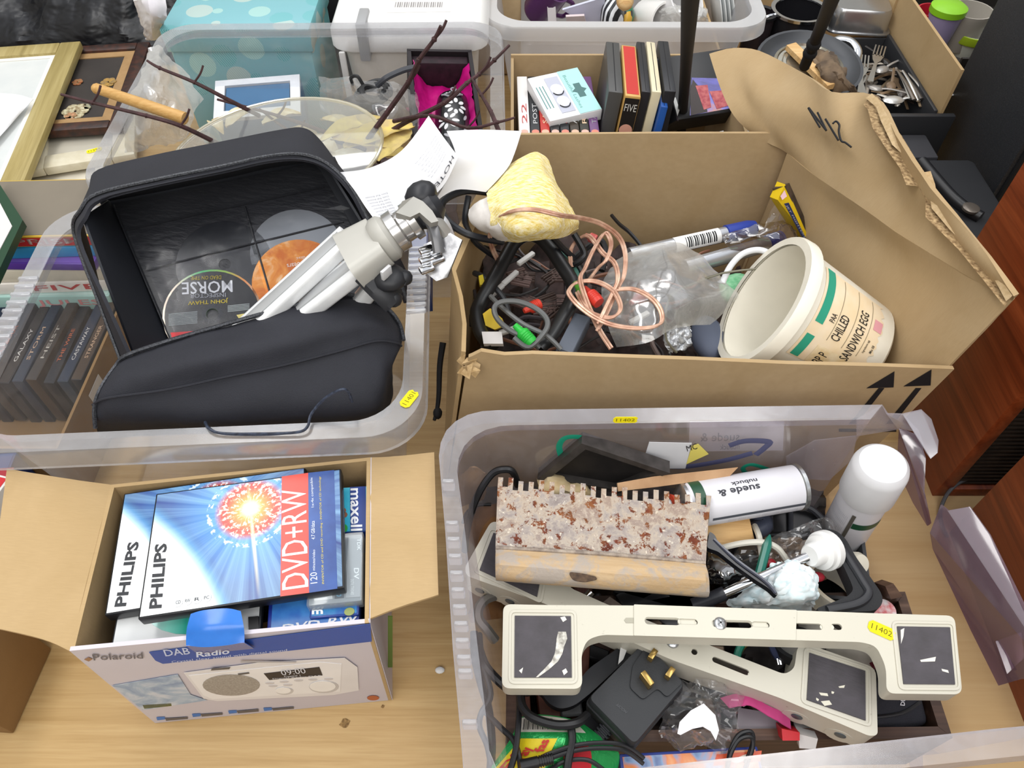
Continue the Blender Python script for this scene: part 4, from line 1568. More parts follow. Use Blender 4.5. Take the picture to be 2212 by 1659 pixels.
for u, v, z, L, wd, an, c, lb_ in LP:
    leaf(u, v, z, L, wd, an, LEAF[c], lb_)
# layered bedding so the tub reads full
b = B()
g = [[V((-.53 + .072 * j, 1.0 + .066 * i, .055 + .02 * math.sin(i * 2 + j * 1.7))) for j in range(7)] for i in range(5)]
b.patch(g, 6, 6, .003, .03, 16, 4)
solo('packing_paper', 'crumpled grey-white wrapping paper in the bottom of the twig tub', 'paper', b, mat('7f6c68', .8, var='4c3c3c', vs=16))
# black coiled gadget in a film bag
gd = thing('coiled_cable', 'black coiled cable with a clip in a clear bag beside the twigs', 'cable', P(810, 225, .18))
b = B()
for k in range(4):
    r = .030 - k * .004
    c = P(806, 200, .23 + k * .008)
    b.tube([c + V((r * math.cos(a * .6283), r * math.sin(a * .6283), .006 * math.sin(a + k))) for a in range(10)], .005, 7, 3, closed=True)
part('coil', b, CORD, gd, world=True)
b = B()
b.tube([P(815, 185, .26), P(835, 168, .275), P(870, 152, .28), P(895, 146, .28)], .005, 8, 5)
part('lead', b, mat('3b3d44', .4), gd, world=True)
b = B()
b.tube([P(762, 182, .24), P(758, 168, .26), P(772, 165, .265), P(785, 185, .25)], .003, 6, 5)
part('clip', b, CORD, gd, world=True)
b = B()
b.ball(P(775, 235, .18), .035, (1.3, .8, .5), 2, .3)
part('plug', b, BLACK, gd, world=True)
b = B()
b.patch(G([[(688, 165, .22), (760, 168, .235), (850, 180, .24), (900, 200, .23)], [(692, 200, .22), (770, 215, .26), (850, 225, .265), (905, 235, .23)], [(690, 235, .2), (760, 270, .235), (840, 285, .24), (905, 290, .21)]]), 8, 8, 0, .006, 30, 2)
solo('film_bag', 'clear film bag round the coiled black cable', 'bag', b, FILM)
b = B()
b.patch(G([[(318, 100, .30), (350, 95, .30), (395, 150, .27), (440, 215, .25)], [(300, 170, .31), (340, 175, .315), (380, 200, .29), (420, 240, .26)], [(278, 235, .28), (320, 240, .30), (370, 265, .28), (400, 290, .25)], [(268, 330, .20), (320, 325, .22), (360, 310, .21), (395, 310, .2)]]), 8, 8, 0, .012, 22, 7)
solo('film_bag', 'cloudy crumpled plastic film hanging over the left rim of the twig tub', 'bag', b, FILM2)

# pink-lined box with patterned black case
F = FQ((900, 300, .215), (1040, 300, .205), (893, 150, .245))
w_, h_ = (P(1040, 300, .205) - P(900, 300, .215)).length, .215
pk = thing('pink_lined_box', 'black gift box lined with shiny pink satin in the twig tub', 'gift box', F)
b = B()
for x0, x1, y0, y1 in ((-.004, .003, -.02, h_), (w_ - .003, w_ + .004, -.02, h_), (-.004, w_ + .004, h_ - .002, h_ + .004)):
    b = B()
    b.box(x0, x1, y0, y1, -.075, .003)
    part('wall', b, mat('1b1418', .6), pk)
b = B()
b.box(0, w_, -.02, h_, -.078, -.072)
part('base', b, mat('1b1418', .6), pk)
b = B()
b.box(.003, w_ - .003, h_ - .022, h_ - .002, -.070, -.006, .003)
part('end_flap', b, mat('2a1620', .7, var='170c12', vs=90), pk)
PINK = mat('c2127c', .3, spec=.6, var='a00a62', vs=30)
b = B()
b.patch([[V((x, y, -.050 + (.046 if x in (.004, w_ - .004) else 0) + .006 * math.sin(x * 300 + y * 70))) for x in (.004, .03, w_ * .5, w_ - .03, w_ - .004)] for y in (-.015, .04, .09, .13, h_ - .024)], 6, 6, .001, .006, 40, 1)
part('satin_lining', b, PINK, pk)
F2 = F @ Matrix.Translation((w_ * .56, -.03, -.03)) @ Matrix.Rotation(math.radians(-90), 4, 'X') @ Matrix.Rotation(math.radians(4), 4, 'Y') @ Matrix.Scale(.86, 4)
vs_ = thing('patterned_case', 'black rounded case with white flower pattern lying in the pink box', 'case', F2)
b = B()
b.lathe([(.034, .0), (.036, .01), (.037, .1), (.036, .15), (.032, .175), (.02, .19), (.001, .194)], 30)
part('body', b, mat('111216', .2, spec=.6), vs_)


def petal(z, a, L, wd, rot, bend=0):
    bb_ = B()
    n = 10
    pts = []
    for i in range(n):
        t = 2 * math.pi * i / n
        x, y = L / 2 * math.cos(t), wd / 2 * math.sin(t)
        xr, yr = x * math.cos(rot) - y * math.sin(rot), x * math.sin(rot) + y * math.cos(rot)
        th = a + xr / .0365
        rr = .0372 if z + yr < .15 else .0372 - (z + yr - .15) * .22
        pts.append(V((rr * math.cos(th), rr * math.sin(th), z + yr)))
    bb_.slab(pts, .001)
    return bb_


WHP = mat('d9d9dc', .5)
up = math.radians(-95)
for z0, a0, n, L in ((.085, up - .25, 7, .026), (.125, up + .2, 8, .022)):
    for i in range(n):
        an = i * 6.283 / n
        part('white_petal', petal(z0 + .016 * math.sin(an), a0 + .016 * math.cos(an) / .037, L * .6, .008, an), WHP, vs_)
for z0, a0, rt in ((.045, up + .1, .6), (.05, up + .5, -.6), (.045, up - .3, 2.4), (.03, up + .2, 1.5), (.168, up - .3, .2), (.168, up + .4, -.2), (.10, up + .75, 1.2), (.07, up + .8, .9)):
    part('white_petal', petal(z0, a0, .018, .006, rt), mat('a9a9af', .5), vs_)
b = B()
b.tube([V((.037 * math.cos(up + a * .12), .037 * math.sin(up + a * .12), .156 - .006 * math.cos(a * .6))) for a in range(-5, 6)], .002, 6, 2)
b.tube([V((.005 * math.cos(a), -.036 + .0, .172 + .005 * math.sin(a))) for a in range(6)], .0016, 6, 3, closed=True)
part('grey_bow', b, mat('8e9096', .4), vs_)

# ================================================================ carton of films behind the big carton
fc_ = thing('cardboard_carton', 'brown carton packed with film cases behind the big torn carton', 'carton', (.19, 1.2, 0))
for x0, x1, y0, y1, z1, nm in ((-.002, .385, 1.325, 1.33, .24, 'wall'), (-.002, .003, 1.025, 1.325, .235, 'wall'), (.38, .385, 1.025, 1.325, .235, 'wall'), (-.002, .385, 1.02, 1.025, .18, 'wall'), (.003, .38, 1.025, 1.325, .006, 'base')):
    b = B()
    b.box(x0, x1, y0, y1, .001, z1)
    part(nm, b, CARD, fc_, world=True)
# spine-up row
rows = [('e9e6e4', 'white thick-spined book at the left end of the film carton', '22'), ('26282c', 'black-spined film beside the white book', 'POST'), ('b73026', 'red-topped film third from the left in the carton', 'SAW'), ('2b2a2c', 'black film case behind the eyelash box', 'NIGHT'),
        ('222428', 'black film case with white spine lettering under the eyelash box', 'AHEAD'), ('3a3228', 'dark film with a beige spine label under the eyelash box', 'ARMS'), ('2c2b22', 'dark film with a yellow mark beside the eyelash box', 'RISE'), ('6d4a78', 'purple and orange film beside the grey cases', 'TALES')]
x = .012
for i, (c, lb_, tx_) in enumerate(rows):
    w_ = .0195 if i == 0 else .0165
    F = Matrix.Translation((x, 1.085, .222)) @ Matrix.Rotation(math.radians(1), 4, 'Z')
    o = case('film_case', lb_, 'film case', F, w_ - .001, .20, .13, mat(c, .35), None, group='spine-up films in the carton')
    b = B()
    letters(b, tx_, (w_ * .75, .05), (w_ * .75, .11), (w_ * .3, .05), .0006)
    part('lettering', b, mat(('b94c4c', 'c9c9c9', 'e8c8a8', '9a9aa0')[i % 4], .6), o)
    print_on(o, 'rating_badge', [circ(w_ * .48, .026, .0062, 14)], ('e0b3a4', 'd98a78', 'd9b39a')[i % 3])
    print_on(o, 'spine_label', [[(.002, .003), (w_ - .003, .003), (w_ - .003, .016), (.002, .016)]], ('8aa6b8', '7da4bd', 'a9b0a0', 'c7b07a')[i % 4])
    x += w_
# eyelash box on top
F = FQ((1188, 262, .232), (1284, 240, .235), (1150, 174, .246))
w_, h_ = .094, .115
eb = case('eyelash_box', 'white and mint false-eyelash box lying on the films in the carton', 'box', F, w_, h_, .022, mat('e8e9ec', .4), None)
print_on(eb, 'mint_panel', [[(w_ * .58, .001), (w_ - .001, .001), (w_ - .001, h_ - .001), (w_ * .58, h_ - .001)]], 'a9dcd8')
print_on(eb, 'window', [[(w_ * .28, h_ * .1), (w_ * .54, h_ * .1), (w_ * .54, h_ * .9), (w_ * .28, h_ * .9)]], 'b9bccb', .0006)
for k in (.22, .5):
    print_on(eb, 'lash_tray', [circ(w_ * .41, h_ * (k + .12), .011, 16, .013)], 'e6e7ee', .001)
    b = B()
    b.tube([V((w_ * .41 + .010 * math.cos(a), h_ * (k + .08) + .012 * math.sin(a), .002)) for a in (3.5, 4.1, 4.7, 5.3, 5.9)], .0008, 5, 3)
    part('false_eyelash', b, INK, eb)
b = B()
c = V((w_ * .8, h_ * .5))
b.prism([(c.x - .006, c.y - .018), (c.x + .006, c.y - .018), (c.x + .006, c.y - .006), (c.x + .013, c.y), (c.x + .006, c.y + .006), (c.x + .006, c.y + .018), (c.x - .006, c.y + .018), (c.x - .006, c.y + .006), (c.x - .013, c.y), (c.x - .006, c.y - .006)], .0006, .0009)
part('hang_slot', b, mat('4f7473', .6), eb)
b = B()
letters(b, 'Beautiful Lashes', (w_ * .64, h_ * .88), (w_ * .64, h_ * .12), (w_ * .70, h_ * .88), .0008)
for k in (.06, .12, .18):
    b.box(w_ * k, w_ * k + .0015, h_ * .25, h_ * .75, .0004, .0007)
part('lettering', b, mat('5f8f8d', .6), eb)
# standing cases
st = [(1268, 1318, 110, 228, .024, '4a4a4a', 'grey standing film case at the left of the upright row', 'a98a80'), (1298, 1345, 112, 150, .026, 'caa15c', 'thick boxed film with a red top edge standing in the carton', 'd8d0c4'), (1330, 1365, 108, 228, .015, '26262a', 'black standing case behind the red-topped box', None),
      (1345, 1380, 108, 203, .016, 'ddd3b4', 'cream standing case in the upright row', None), (1372, 1398, 135, 220, .012, '2558a8', 'blue standing film case beside the cream one', None), (1385, 1420, 108, 195, .019, '25262b', 'tall black standing case right of the blue one', '2c3350')]
xx = .135
for i, (u0, u1, v0, v1, w_, c, lb_, side) in enumerate(st):
    F = Matrix.Translation((xx, 1.145 - .012 * (i % 3 == 1), .014)) @ Matrix.Rotation(math.radians(5 if i != 5 else 2), 4, 'Y') @ Matrix.Rotation(math.radians(-3), 4, 'Z')
    o = thing('film_case', lb_, 'film case', F, 'upright films in the carton')
    b = B()
    b.box(0, w_, 0, .165, 0, .262 - (.02 if i == 4 else 0), .002)
    part('body', b, mat(c, .35), o)
    b = B()
    if i == 1:
        b.prism([(.003, .006), (w_ - .003, .006), (w_ - .003, .16), (.003, .16)], .2621, .2625)
        part('red_edge', b, mat('c2352f', .5), o)
        b = B()
        b.box(.001, w_ - .001, -.0008, 0, .10, .258)
        sp_ = part('spine', b, mat('1d1a1a', .5), o)
        b = B()
        M_ = Matrix.Rotation(math.pi / 2, 4, 'X')
        b.prism(circ(w_ / 2, .20, .011, 20), .001, .0015, M=M_)
        part('rating_badge', b, mat('e2a894', .5), sp_)
        b = B()
        letters(b, 'FIVE', (.003, .235), (w_ - .003, .235), (.003, .248), .0012)
        b.v = [M_ @ v for v in b.v]
        part('lettering', b, mat('d8d8d4', .6), sp_)
        b = B()
        b.box(.002, w_ - .002, -.001, 0, .11, .14)
        part('red_block', b, mat('c22a26', .5), sp_)
    else:
        b.box(w_ * .47, w_ * .53, .004, .16, .262 - (.02 if i == 4 else 0) - .001, .2624 - (.02 if i == 4 else 0))
        part('case_seam', b, INK, o)
        if i == 4:
            b = B()
            M_ = Matrix.Rotation(math.pi / 2, 4, 'X')
            letters(b, 'SKY', (.0015, .17), (w_ - .0015, .17), (.0015, .188), .0008)
            b.v = [M_ @ v for v in b.v]
            part('lettering', b, WHITE, o)
    xx += w_ + (.002 if i != 4 else .004)
# open leaning case with white sheet
F = FQ((1428, 262, .20), (1448, 262, .215), (1418, 135, .235))
o = thing('open_film_case', 'open black film case with a white sheet leaning beside the pole', 'film case', P(1440, 200, .2))
for nm, q, c in (('cover', [(1414, 132, .24), (1432, 128, .245), (1466, 262, .225), (1440, 275, .20)], BLACK), ('sheet', [(1432, 150, .235), (1440, 150, .235), (1468, 238, .225), (1462, 255, .22)], WHITE), ('cover', [(1444, 160, .225), (1452, 158, .225), (1480, 240, .215), (1470, 262, .20)], BLACK)):
    b = B()
    b.slab([P(*p) for p in q], .004 if nm == 'cover' else .0015)
    part(nm, b, c, o, world=True)
# purple-covered album lying tilted
F = FQ((1398, 270, .205), (1622, 236, .215), (1400, 200, .235))
w_ = (P(1622, 236, .215) - P(1398, 270, .205)).length
al = thing('film_album', 'thick black film album with a purple picture cover right of the pole', 'album', F)
b = B()
b.box(0, w_, 0, .12, -.045, 0, .006)
part('body', b, mat('15161a', .35), al)
PUR = N('purple_city_print')
PUR.setp(.25)
PUR.base(PUR.ramp(PUR.noise(PUR.co(), 14, 4, .6, 1), [(.3, '2a2460'), (.45, '4a48a8'), (.6, '7a74c4'), (.75, 'c9824a')]))
cv = ons(F, [(1490, 178), (1555, 165), (1618, 225), (1490, 250)])
cv = ons(F, [(1494, 168), (1568, 170), (1612, 228), (1490, 250)])
b = B()
b.prism(cv, .0002, .0006)
cvp = part('cover', b, PUR.m, al, 'purple picture cover')
b = B()
b.prism(ons(F, [(1490, 200), (1496, 172), (1520, 200), (1528, 242), (1492, 250)]), .0008, .001)
part('cover_panel', b, mat('3c3434', .5), cvp)
for q in ([(1502, 186), (1528, 184), (1536, 232), (1520, 238)], [(1532, 198), (1558, 196), (1576, 228), (1548, 236)]):
    b = B()
    b.prism(ons(F, q), .001, .0013)
    part('red_letter_block', b, mat('a03a48', .5, var='c26a6a', vs=120), cvp)
b = B()
b.prism(ons(F, [(1582, 212), (1600, 224), (1584, 234), (1590, 224)]), .001, .0013)
part('orange_flash', b, mat('e8a04a', .5), cvp)
for i, (q, c) in enumerate((([(1590, 284, .20), (1622, 272, .205), (1626, 300, .19), (1594, 310, .185)], 'c9d6e2'), ([(1540, 292, .19), (1556, 288, .19), (1560, 310, .18), (1545, 312, .18)], 'c6cdd6'))):
    b = B()
    b.slab([P(*p) for p in q], .012)
    solo('cassette', ('pale blue cassette case tucked in front of the album', 'small clear cassette case at the front of the film carton')[i], 'cassette', b, mat(c, .3))

# ---- black poles
b = B()
b.tube([P(1470, 305, .10), P(1481, 150, .36), P(1493, -30, .66)], .0085, 14, 4)
solo('black_pole', 'long upright black pole rising from the film carton', 'pole', b, BLACKM)
b = B()
b.tube([P(1738, 143, .30), P(1770, 66, .42), P(1812, -40, .60)], .0085, 14, 4)
for t in (.2, .45):
    b.ball(P(1738, 143, .30).lerp(P(1770, 66, .42), t + .2), .011)
solo('black_pole', 'short slanting black pole behind the torn carton flap', 'pole', b, BLACKM)

# ================================================================ crockery in the frosted tub
it = [('purple_mug', 'dark purple mug at the left end of the frosted tub', 'mug', (1158, 30), .035, '4a2352'), ('white_mug', 'white mug lying in the frosted tub', 'mug', (1388, 38), .038, 'e9e7e4'), ('white_bowl', 'white bowl beside the crumpled film in the frosted tub', 'bowl', (1430, 40), .045, 'e6e5e6')]
for nm, lb_, ct, (u, v), r, c in it:
    o = thing(nm, lb_, ct, Matrix.Translation(P(u, v, .15)) @ Matrix.Rotation(math.radians((20, 70, 35)[it.index((nm, lb_, ct, (u, v), r, c))]), 4, 'X') @ Matrix.Rotation(.5, 4, 'Y'))
    b = B()
    b.lathe([(.001, 0), (r * .85, 0), (r, .01), (r, .08), (r - .004, .08), (r - .005, .01), (.001, .006)], 26, caps=False)
    part('body', b, mat(c, .25), o)
    b = B()
    b.tube([V((r, 0, .065)), V((r + .022, 0, .06)), V((r + .022, 0, .025)), V((r, 0, .018))], .005, 8, 5)
    part('handle', b, mat(c, .25), o)
for i, (q, c, lb_) in enumerate((([(1215, 18, .2), (1308, -10, .23), (1300, 42, .17), (1262, 46, .16)], 'c9cbe0', 'lilac folded card in the frosted tub'), ([(1182, 12, .19), (1200, 12, .19), (1202, 50, .15), (1184, 50, .15)], 'e6e2e4', 'small white card beside the purple mug'), ([(1222, 32, .2), (1262, 30, .2), (1268, 54, .16), (1225, 54, .16)], 'd8c9cc', 'pinkish wrapped card in the frosted tub'))):
    b = B()
    b.slab([P(*p) for p in q], .004)
    solo('card', lb_, 'card', b, mat(c, .6))
STR = N('black_white_stripe')
STR.setp(.4)
wv = STR.n('TexWave', {'Vector': STR.co((1, 1, 1), rot=(0, 0, .7)), 'Scale': 22.0, 'Distortion': 2.0})
STR.base(STR.ramp(wv.outputs[1], [(.5, '17181c'), (.55, 'd5d8dc')], 'CONSTANT'))
b = B()
b.ball(P(1322, 28, .19), .042, (.6, 1.1, .8), 3, .15)
solo('striped_ornament', 'black and white striped ornament in the frosted tub', 'ornament', b, STR.m)
FLO = N('bright_floral')
FLO.setp(.4)
v2 = FLO.n('TexVoronoi', {'Vector': FLO.co(), 'Scale': 70.0})
FLO.base(FLO.ramp(v2.outputs['Color'], [(.25, '1c1e20'), (.4, '1f6b4a'), (.55, 'c79a2c'), (.7, '23403c'), (.85, 'a03a2c')], 'CONSTANT'))
b = B()
b.ball(P(1348, 32, .17), .035, (.6, 1.2, .8), 3, .15)
solo('floral_ornament', 'bright floral ornament beside the striped one in the frosted tub', 'ornament', b, FLO.m)
b = B()
b.ball(P(1350, 2, .24), .022, (.8, 1.1, .8), 2)
solo('wooden_ball', 'pale wooden ball above the floral ornament', 'ball', b, BEECH)
b = B()
b.patch(G([[(1420, 20, .2), (1470, 8, .22), (1530, 15, .21)], [(1425, 38, .19), (1475, 30, .23), (1530, 40, .2)], [(1430, 56, .15), (1480, 58, .16), (1530, 58, .15)]]), 8, 8, 0, .012, 40, 5)
solo('film_bag', 'crumpled clear film in the right half of the frosted tub', 'bag', b, FILM2)
for i in range(4):
    F = Matrix.Translation(P(1540 + i * 9, 18, .15)) @ Matrix.Rotation(math.radians(75), 4, 'Y')
    b = B()
    b.lathe([(.001, 0), (.05, .001), (.07, .008), (.071, .010), (.05, .004), (.001, .003)], 30)
    solo('plate', 'pale plate in the upright row of %s in the frosted tub' % ('four plates, leftmost', 'four plates, second from left', 'four plates, third from left', 'four plates, rightmost')[i], 'plate', b, mat('d3d6d6', .3), F=F, group='plates in the frosted tub')
# ================================================================ kitchenware carton, top right
kc = thing('cardboard_carton', 'brown carton of pans and cutlery at the back right', 'carton', (.62, 1.5, 0))
for x0, x1, y0, y1, z1 in ((.42, .425, 1.31, 1.86, .16), (.82, .826, 1.31, 1.64, .22), (.425, .82, 1.86, 1.866, .22)):
    b = B()
    b.box(x0, x1, y0, y1, .001, z1)
    part('wall', b, CARD2, kc, world=True)
b = B()
b.slab([V((.82, 1.64, .001)), V((.79, 1.865, .001)), V((.79, 1.865, .22)), V((.82, 1.64, .22))], .005)
part('wall', b, CARD2, kc, world=True)
b = B()
b.box(.425, .82, 1.31, 1.86, .001, .006)
part('base', b, CARD_DARK, kc, world=True)
tr = thing('cutlery_tray', 'black plastic cutlery tray at the front of the kitchenware carton', 'tray', (.72, 1.40, .02))
for x0, x1, y0, y1, z0, z1, nm in ((.60, .845, 1.295, 1.307, .03, .135, 'wall'), (.60, .607, 1.307, 1.60, .03, .13, 'wall'), (.805, .813, 1.307, 1.60, .03, .14, 'wall'), (.60, .813, 1.60, 1.607, .03, .13, 'wall'), (.60, .813, 1.307, 1.60, .03, .036, 'base')):
    b = B()
    b.box(x0, x1, y0, y1, z0 - (.025 if 1 else 0), z1, .002)
    part(nm, b, mat('2c2d30', .45), tr, world=True)
DKPAN = mat('4a4c50', .4, .3)
pn = thing('frying_pan', 'dark grey pan with a ringed steel base in the kitchenware carton', 'pan', Matrix.Translation(P(1746, 142, .18)) @ Matrix.Rotation(math.radians(8), 4, 'X') @ Matrix.Scale(1.12, 4))
b = B()
b.lathe([(.07, -.03), (.088, 0), (.091, .006), (.086, .006), (.078, -.004), (.066, -.010), (.001, -.010)], 40, caps=False)
part('body', b, DKPAN, pn)
b = B()
b.lathe([(.060, -.008), (.060, .002), (.055, .004), (.053, .001), (.046, .001), (.044, .004), (.039, .004), (.037, .001), (.001, .001)], 40)
part('steel_plate', b, mat('b9b5a8', .2, .85), pn)
for k in range(4):
    o = B()
    q0 = rrect(-.062, .062, -.040, .040, .02, 4)
    T_ = Matrix.Translation(P(1848, 55, .10 + .011 * k) + V((.0, .0, 0))) @ Matrix.Rotation(math.radians(-8), 4, 'Z')
    o.loft([[V((x * 1.10, y * 1.12, 0)) for x, y in q0], [V((x * 1.10, y * 1.12, .003)) for x, y in q0], [V((x * 1.0, y, .004)) for x, y in q0], [V((x * .96, y * .95, .042)) for x, y in q0], [V((x * .90, y * .86, .049)) for x, y in q0]])
    solo('loaf_tin', 'upturned silver loaf tin, ' + ('lowest of the stack of four', 'second lowest of the stack of four', 'third up in the stack of four', 'topmost of the stack of four')[k], 'loaf tin', o, mat('c3c4c6', .22, .9), F=T_, group='stacked loaf tins')
for nm, lb_, (u, v), r, h, c, z in (('saucepan', 'dark saucepan with a silver rim beside the loaf tins', (1728, 22), .058, .075, '26262a', .09), ('glass_jug', 'dark tall pot beside the frosted tub in the kitchenware carton', (1645, 30), .030, .10, '3a3236', .06)):
    o = thing(nm, lb_, 'saucepan' if nm == 'saucepan' else 'pot', P(u, v, z + h) - V((0, 0, h)))
    b = B()
    b.lathe([(.001, 0), (r * .95, 0), (r, .006), (r, h), (r - .003, h), (r - .004, .008), (.001, .006)], 32, caps=False)
    part('body', b, mat(c, .2, .3), o)
    b = B()
    b.lathe([(r - .005, h), (r + .004, h - .002), (r + .004, h + .004), (r - .005, h + .003)], 32, caps=False)
    part('rim', b, CHROME if nm == 'saucepan' else BLACK, o)
    if nm == 'saucepan':
        b = B()
        b.tube([V((-r, -.01, h * .9)), V((-r - .02, -.02, h * .85)), V((-r - .022, -.02, h * .4)), V((-r, -.01, h * .3))], .006, 8, 5)
        part('handle', b, CHROME, o)
b = B()
b.tube([P(1796, 88, .17), P(1815, 82, .175), P(1840, 88, .175), P(1854, 108, .17), P(1850, 128, .16)], .008, 10, 6, flat=.4)
b.tube([P(1850, 128, .16), P(1846, 160, .14), P(1844, 190, .13)], .004, 8, 4, flat=.5)
solo('ladle', 'steel ladle with a curled handle between the pan and the loaf tins', 'ladle', b, CHROME)


def fork(u0, v0, u1, v1, z, lb_):
    F = FQ((u0, v0), (u1, v1), (u0 - 30, v0), z)
    L = (P(u1, v1, z) - P(u0, v0, z)).length
    b = B()
    for k in range(4):
        y = -.010 + k * .0066
        b.box(0, L * .3, y - .0014, y + .0014, 0, .0025)
    b.prism([(L * .28, -.0125), (L * .28, .0115), (L * .42, .008), (L * .5, .003), (L, .006), (L, -.006), (L * .5, -.003), (L * .42, -.008)], 0, .0025)
    solo('fork', lb_, 'fork', b, mat('cfcdc8', .22, .9), F=F, group='forks in the cutlery tray')


fork(1866, 118, 1856, 215, .15, 'fork with upright tines nearest the frying pan in the tray')
fork(1903, 98, 1880, 175, .135, 'fork farther back beside the carton wall in the tray')
fork(1853, 140, 1872, 222, .14, 'fork lying lowest beneath the other two in the tray')
for k in range(6):
    u0, v0 = 1936 + k * 7 - (k % 2) * 6, 146 + k * 3
    u1, v1 = 1968 + k * 8, 214 + (k % 3) * 2
    a, c = P(u0, v0, .13 + .004 * (k % 3)), P(u1, v1, .128 + .004 * (k % 2))
    b = B()
    b.tube([a, a.lerp(c, .5) + V((0, 0, .003)), c], .004, 8, 3, rs=(.6, 1.3), flat=.45)
    solo('knife', ('cutlery handle farthest left of the row of six by the tray edge', 'second cutlery handle from the left by the tray edge', 'third cutlery handle from the left by the tray edge', 'fourth cutlery handle from the left by the tray edge', 'fifth cutlery handle from the left by the tray edge', 'cutlery handle touching the right tray wall')[k], 'cutlery', b, mat(('b9b6b0', '8a8178', 'c6c4c0', '6f6a66', 'bdb9b2', 'a8a49e')[k], .25, .8), group='cutlery handles by the tray edge')
spoons = [(1905, 150, .034, .6, 'b5b2ae', 'steel spoon bowl up behind the forks'), (1925, 185, .03, 1.2, '7a6652', 'brown-handled spoon in the middle of the tray'), (1890, 190, .03, -.4, 'a39e98', 'steel spoon lying across the front of the forks'), (1930, 216, .04, .1, 'd8d6d2', 'bright steel spoon along the front wall of the tray'), (2012, 214, .03, .2, 'e4e2dc', 'white plastic spoon at the front right corner of the tray'), (1912, 132, .028, 2.0, '2e2a28', 'black-handled spoon beside the carton wall'), (1885, 210, .03, 2.6, '8c7a66', 'wooden spoon half under the cutlery'), (1950, 200, .03, .9, '4b4541', 'dark spoon beneath the row of handles')]
for u, v, s_, an, c, lb_ in spoons:
    F = Matrix.Translation(P(u, v, .125)) @ Matrix.Rotation(an, 4, 'Z')
    b = B()
    b.ball((0, 0, 0), s_ * .55, (1, .62, .25), 2)
    b.tube([V((s_ * .4, 0, .001)), V((s_, 0, .004)), V((s_ * 2.2, 0, .003))], .0028, 7, 3, flat=.5)
    solo('spoon', lb_, 'spoon', b, mat(c, .3, .6 if c[0] in 'abd' else .1), F=F, group='spoons in the cutlery tray')
rnd = random.Random(31)
for k in range(34):
    u, v = rnd.uniform(1868, 1990), rnd.uniform(140, 216)
    u = min(u, 1925 + (v - 110) * .9)
    an, L = rnd.uniform(-1.2, 1.6), rnd.uniform(.05, .11)
    b = B()
    b.tube([V((-L / 2, 0, 0)), V((0, 0, .004)), V((L / 2, 0, 0))], .0038, 6, 3, rs=(.7, 1.4), flat=.5)
    if k % 3:
        b.ball((L / 2, 0, 0), .011, (1.3, .85, .3), 1)
    solo('cutlery_piece', 'worn spoon, knife or fork heaped loosely in the black cutlery tray', 'cutlery', b, mat(rnd.choice(['8a7258', 'a99f92', '5c5048', 'c2bdb4', '74685a', 'b09a7c']), .35, .4), F=Matrix.Translation(P(u, v, .075 + .045 * (k % 4) / 3)) @ Matrix.Rotation(an, 4, 'Z'), group='loose cutlery heap')
b = B()
b.slab([P(1696, 108, .19), P(1716, 102, .19), P(1806, 190, .19), P(1784, 196, .19)], .01)
wst = thing('wooden_strip', 'tan wooden strip with a white label behind the torn flap', 'strip', P(1750, 150, .18))
part('body', b, BEECH, wst, world=True)
b = B()
b.slab([P(1750, 160, .191), P(1764, 156, .191), P(1778, 170, .191), P(1764, 174, .191)], .0005)
part('label', b, WHITE, wst, world=True)
b = B()
b.patch(G([[(1745, 112, .19), (1775, 108, .2), (1800, 118, .19)], [(1760, 140, .2), (1795, 135, .215), (1820, 150, .2)], [(1785, 170, .2), (1815, 165, .215), (1838, 180, .2)], [(1805, 200, .18), (1830, 196, .19), (1858, 206, .17)]]), 6, 6, .003, .012, 40, 3)
solo('brown_cloth', 'crumpled brown cloth lying over the pan in the kitchenware carton', 'cloth', b, mat('7c6852', .85, var='4c3f34', vs=25))

# dark boxes with coloured kitchen cups at the top right corner
dk = thing('black_crate', 'black crate of coloured cups at the top right corner', 'crate', (1.1, 1.7, 0))
for x0, x1, y0, y1, z0, z1 in ((.832, .838, 1.66, 2.0, .001, .12), (.906, 1.4, 1.46, 1.466, .001, .16), (1.4, 1.406, 1.46, 2.0, .001, .2), (.906, 1.4, 2.0, 2.006, .001, .2), (.90, 1.4, 1.47, 2.0, .001, .01)):
    b = B()
    b.box(x0, x1, y0, y1, z0, z1)
    part('wall', b, mat('2a2622', .7), dk, world=True)
for nm, lb_, ct, (u, v), r, h, c, z in (('red_cup', 'red cup at the left of the black crate', 'cup', (2018, 22), .034, .07, 'c22334', .1), ('lidded_cup', 'lilac cup with a bright green lid in the black crate', 'cup', (2048, 22), .034, .085, '9d92b8', .1), ('glass_jar', 'clear glass jar at the right of the black crate', 'jar', (2100, 20), .045, .08, 'b3aca2', .1), ('lime_bowl', 'white bowl with a lime band at the front of the black crate', 'bowl', (2108, 62), .05, .05, 'dfe3d8', .09)):
    o = thing(nm, lb_, ct, P(u, v, z + h) - V((0, 0, h)))
    b = B()
    b.lathe([(.001, 0), (r * .75, 0), (r, h * .9), (r, h), (r - .003, h), (r * .72, .005), (.001, .004)], 26, caps=False)
    part('body', b, mat(c, .3), o)
    if nm == 'lidded_cup':
        b = B()
        b.lathe([(r + .003, h - .004), (r + .003, h + .008), (r * .8, h + .014), (.001, h + .015)], 26)
        part('lid', b, mat('8fd028', .35), o)
    if nm == 'lime_bowl':
        b = B()
        b.lathe([(r + .0005, h * .65), (r + .002, h * .7), (r + .002, h), (r + .0005, h + .001)], 26, caps=False)
        part('band', b, mat('b9d832', .4), o)

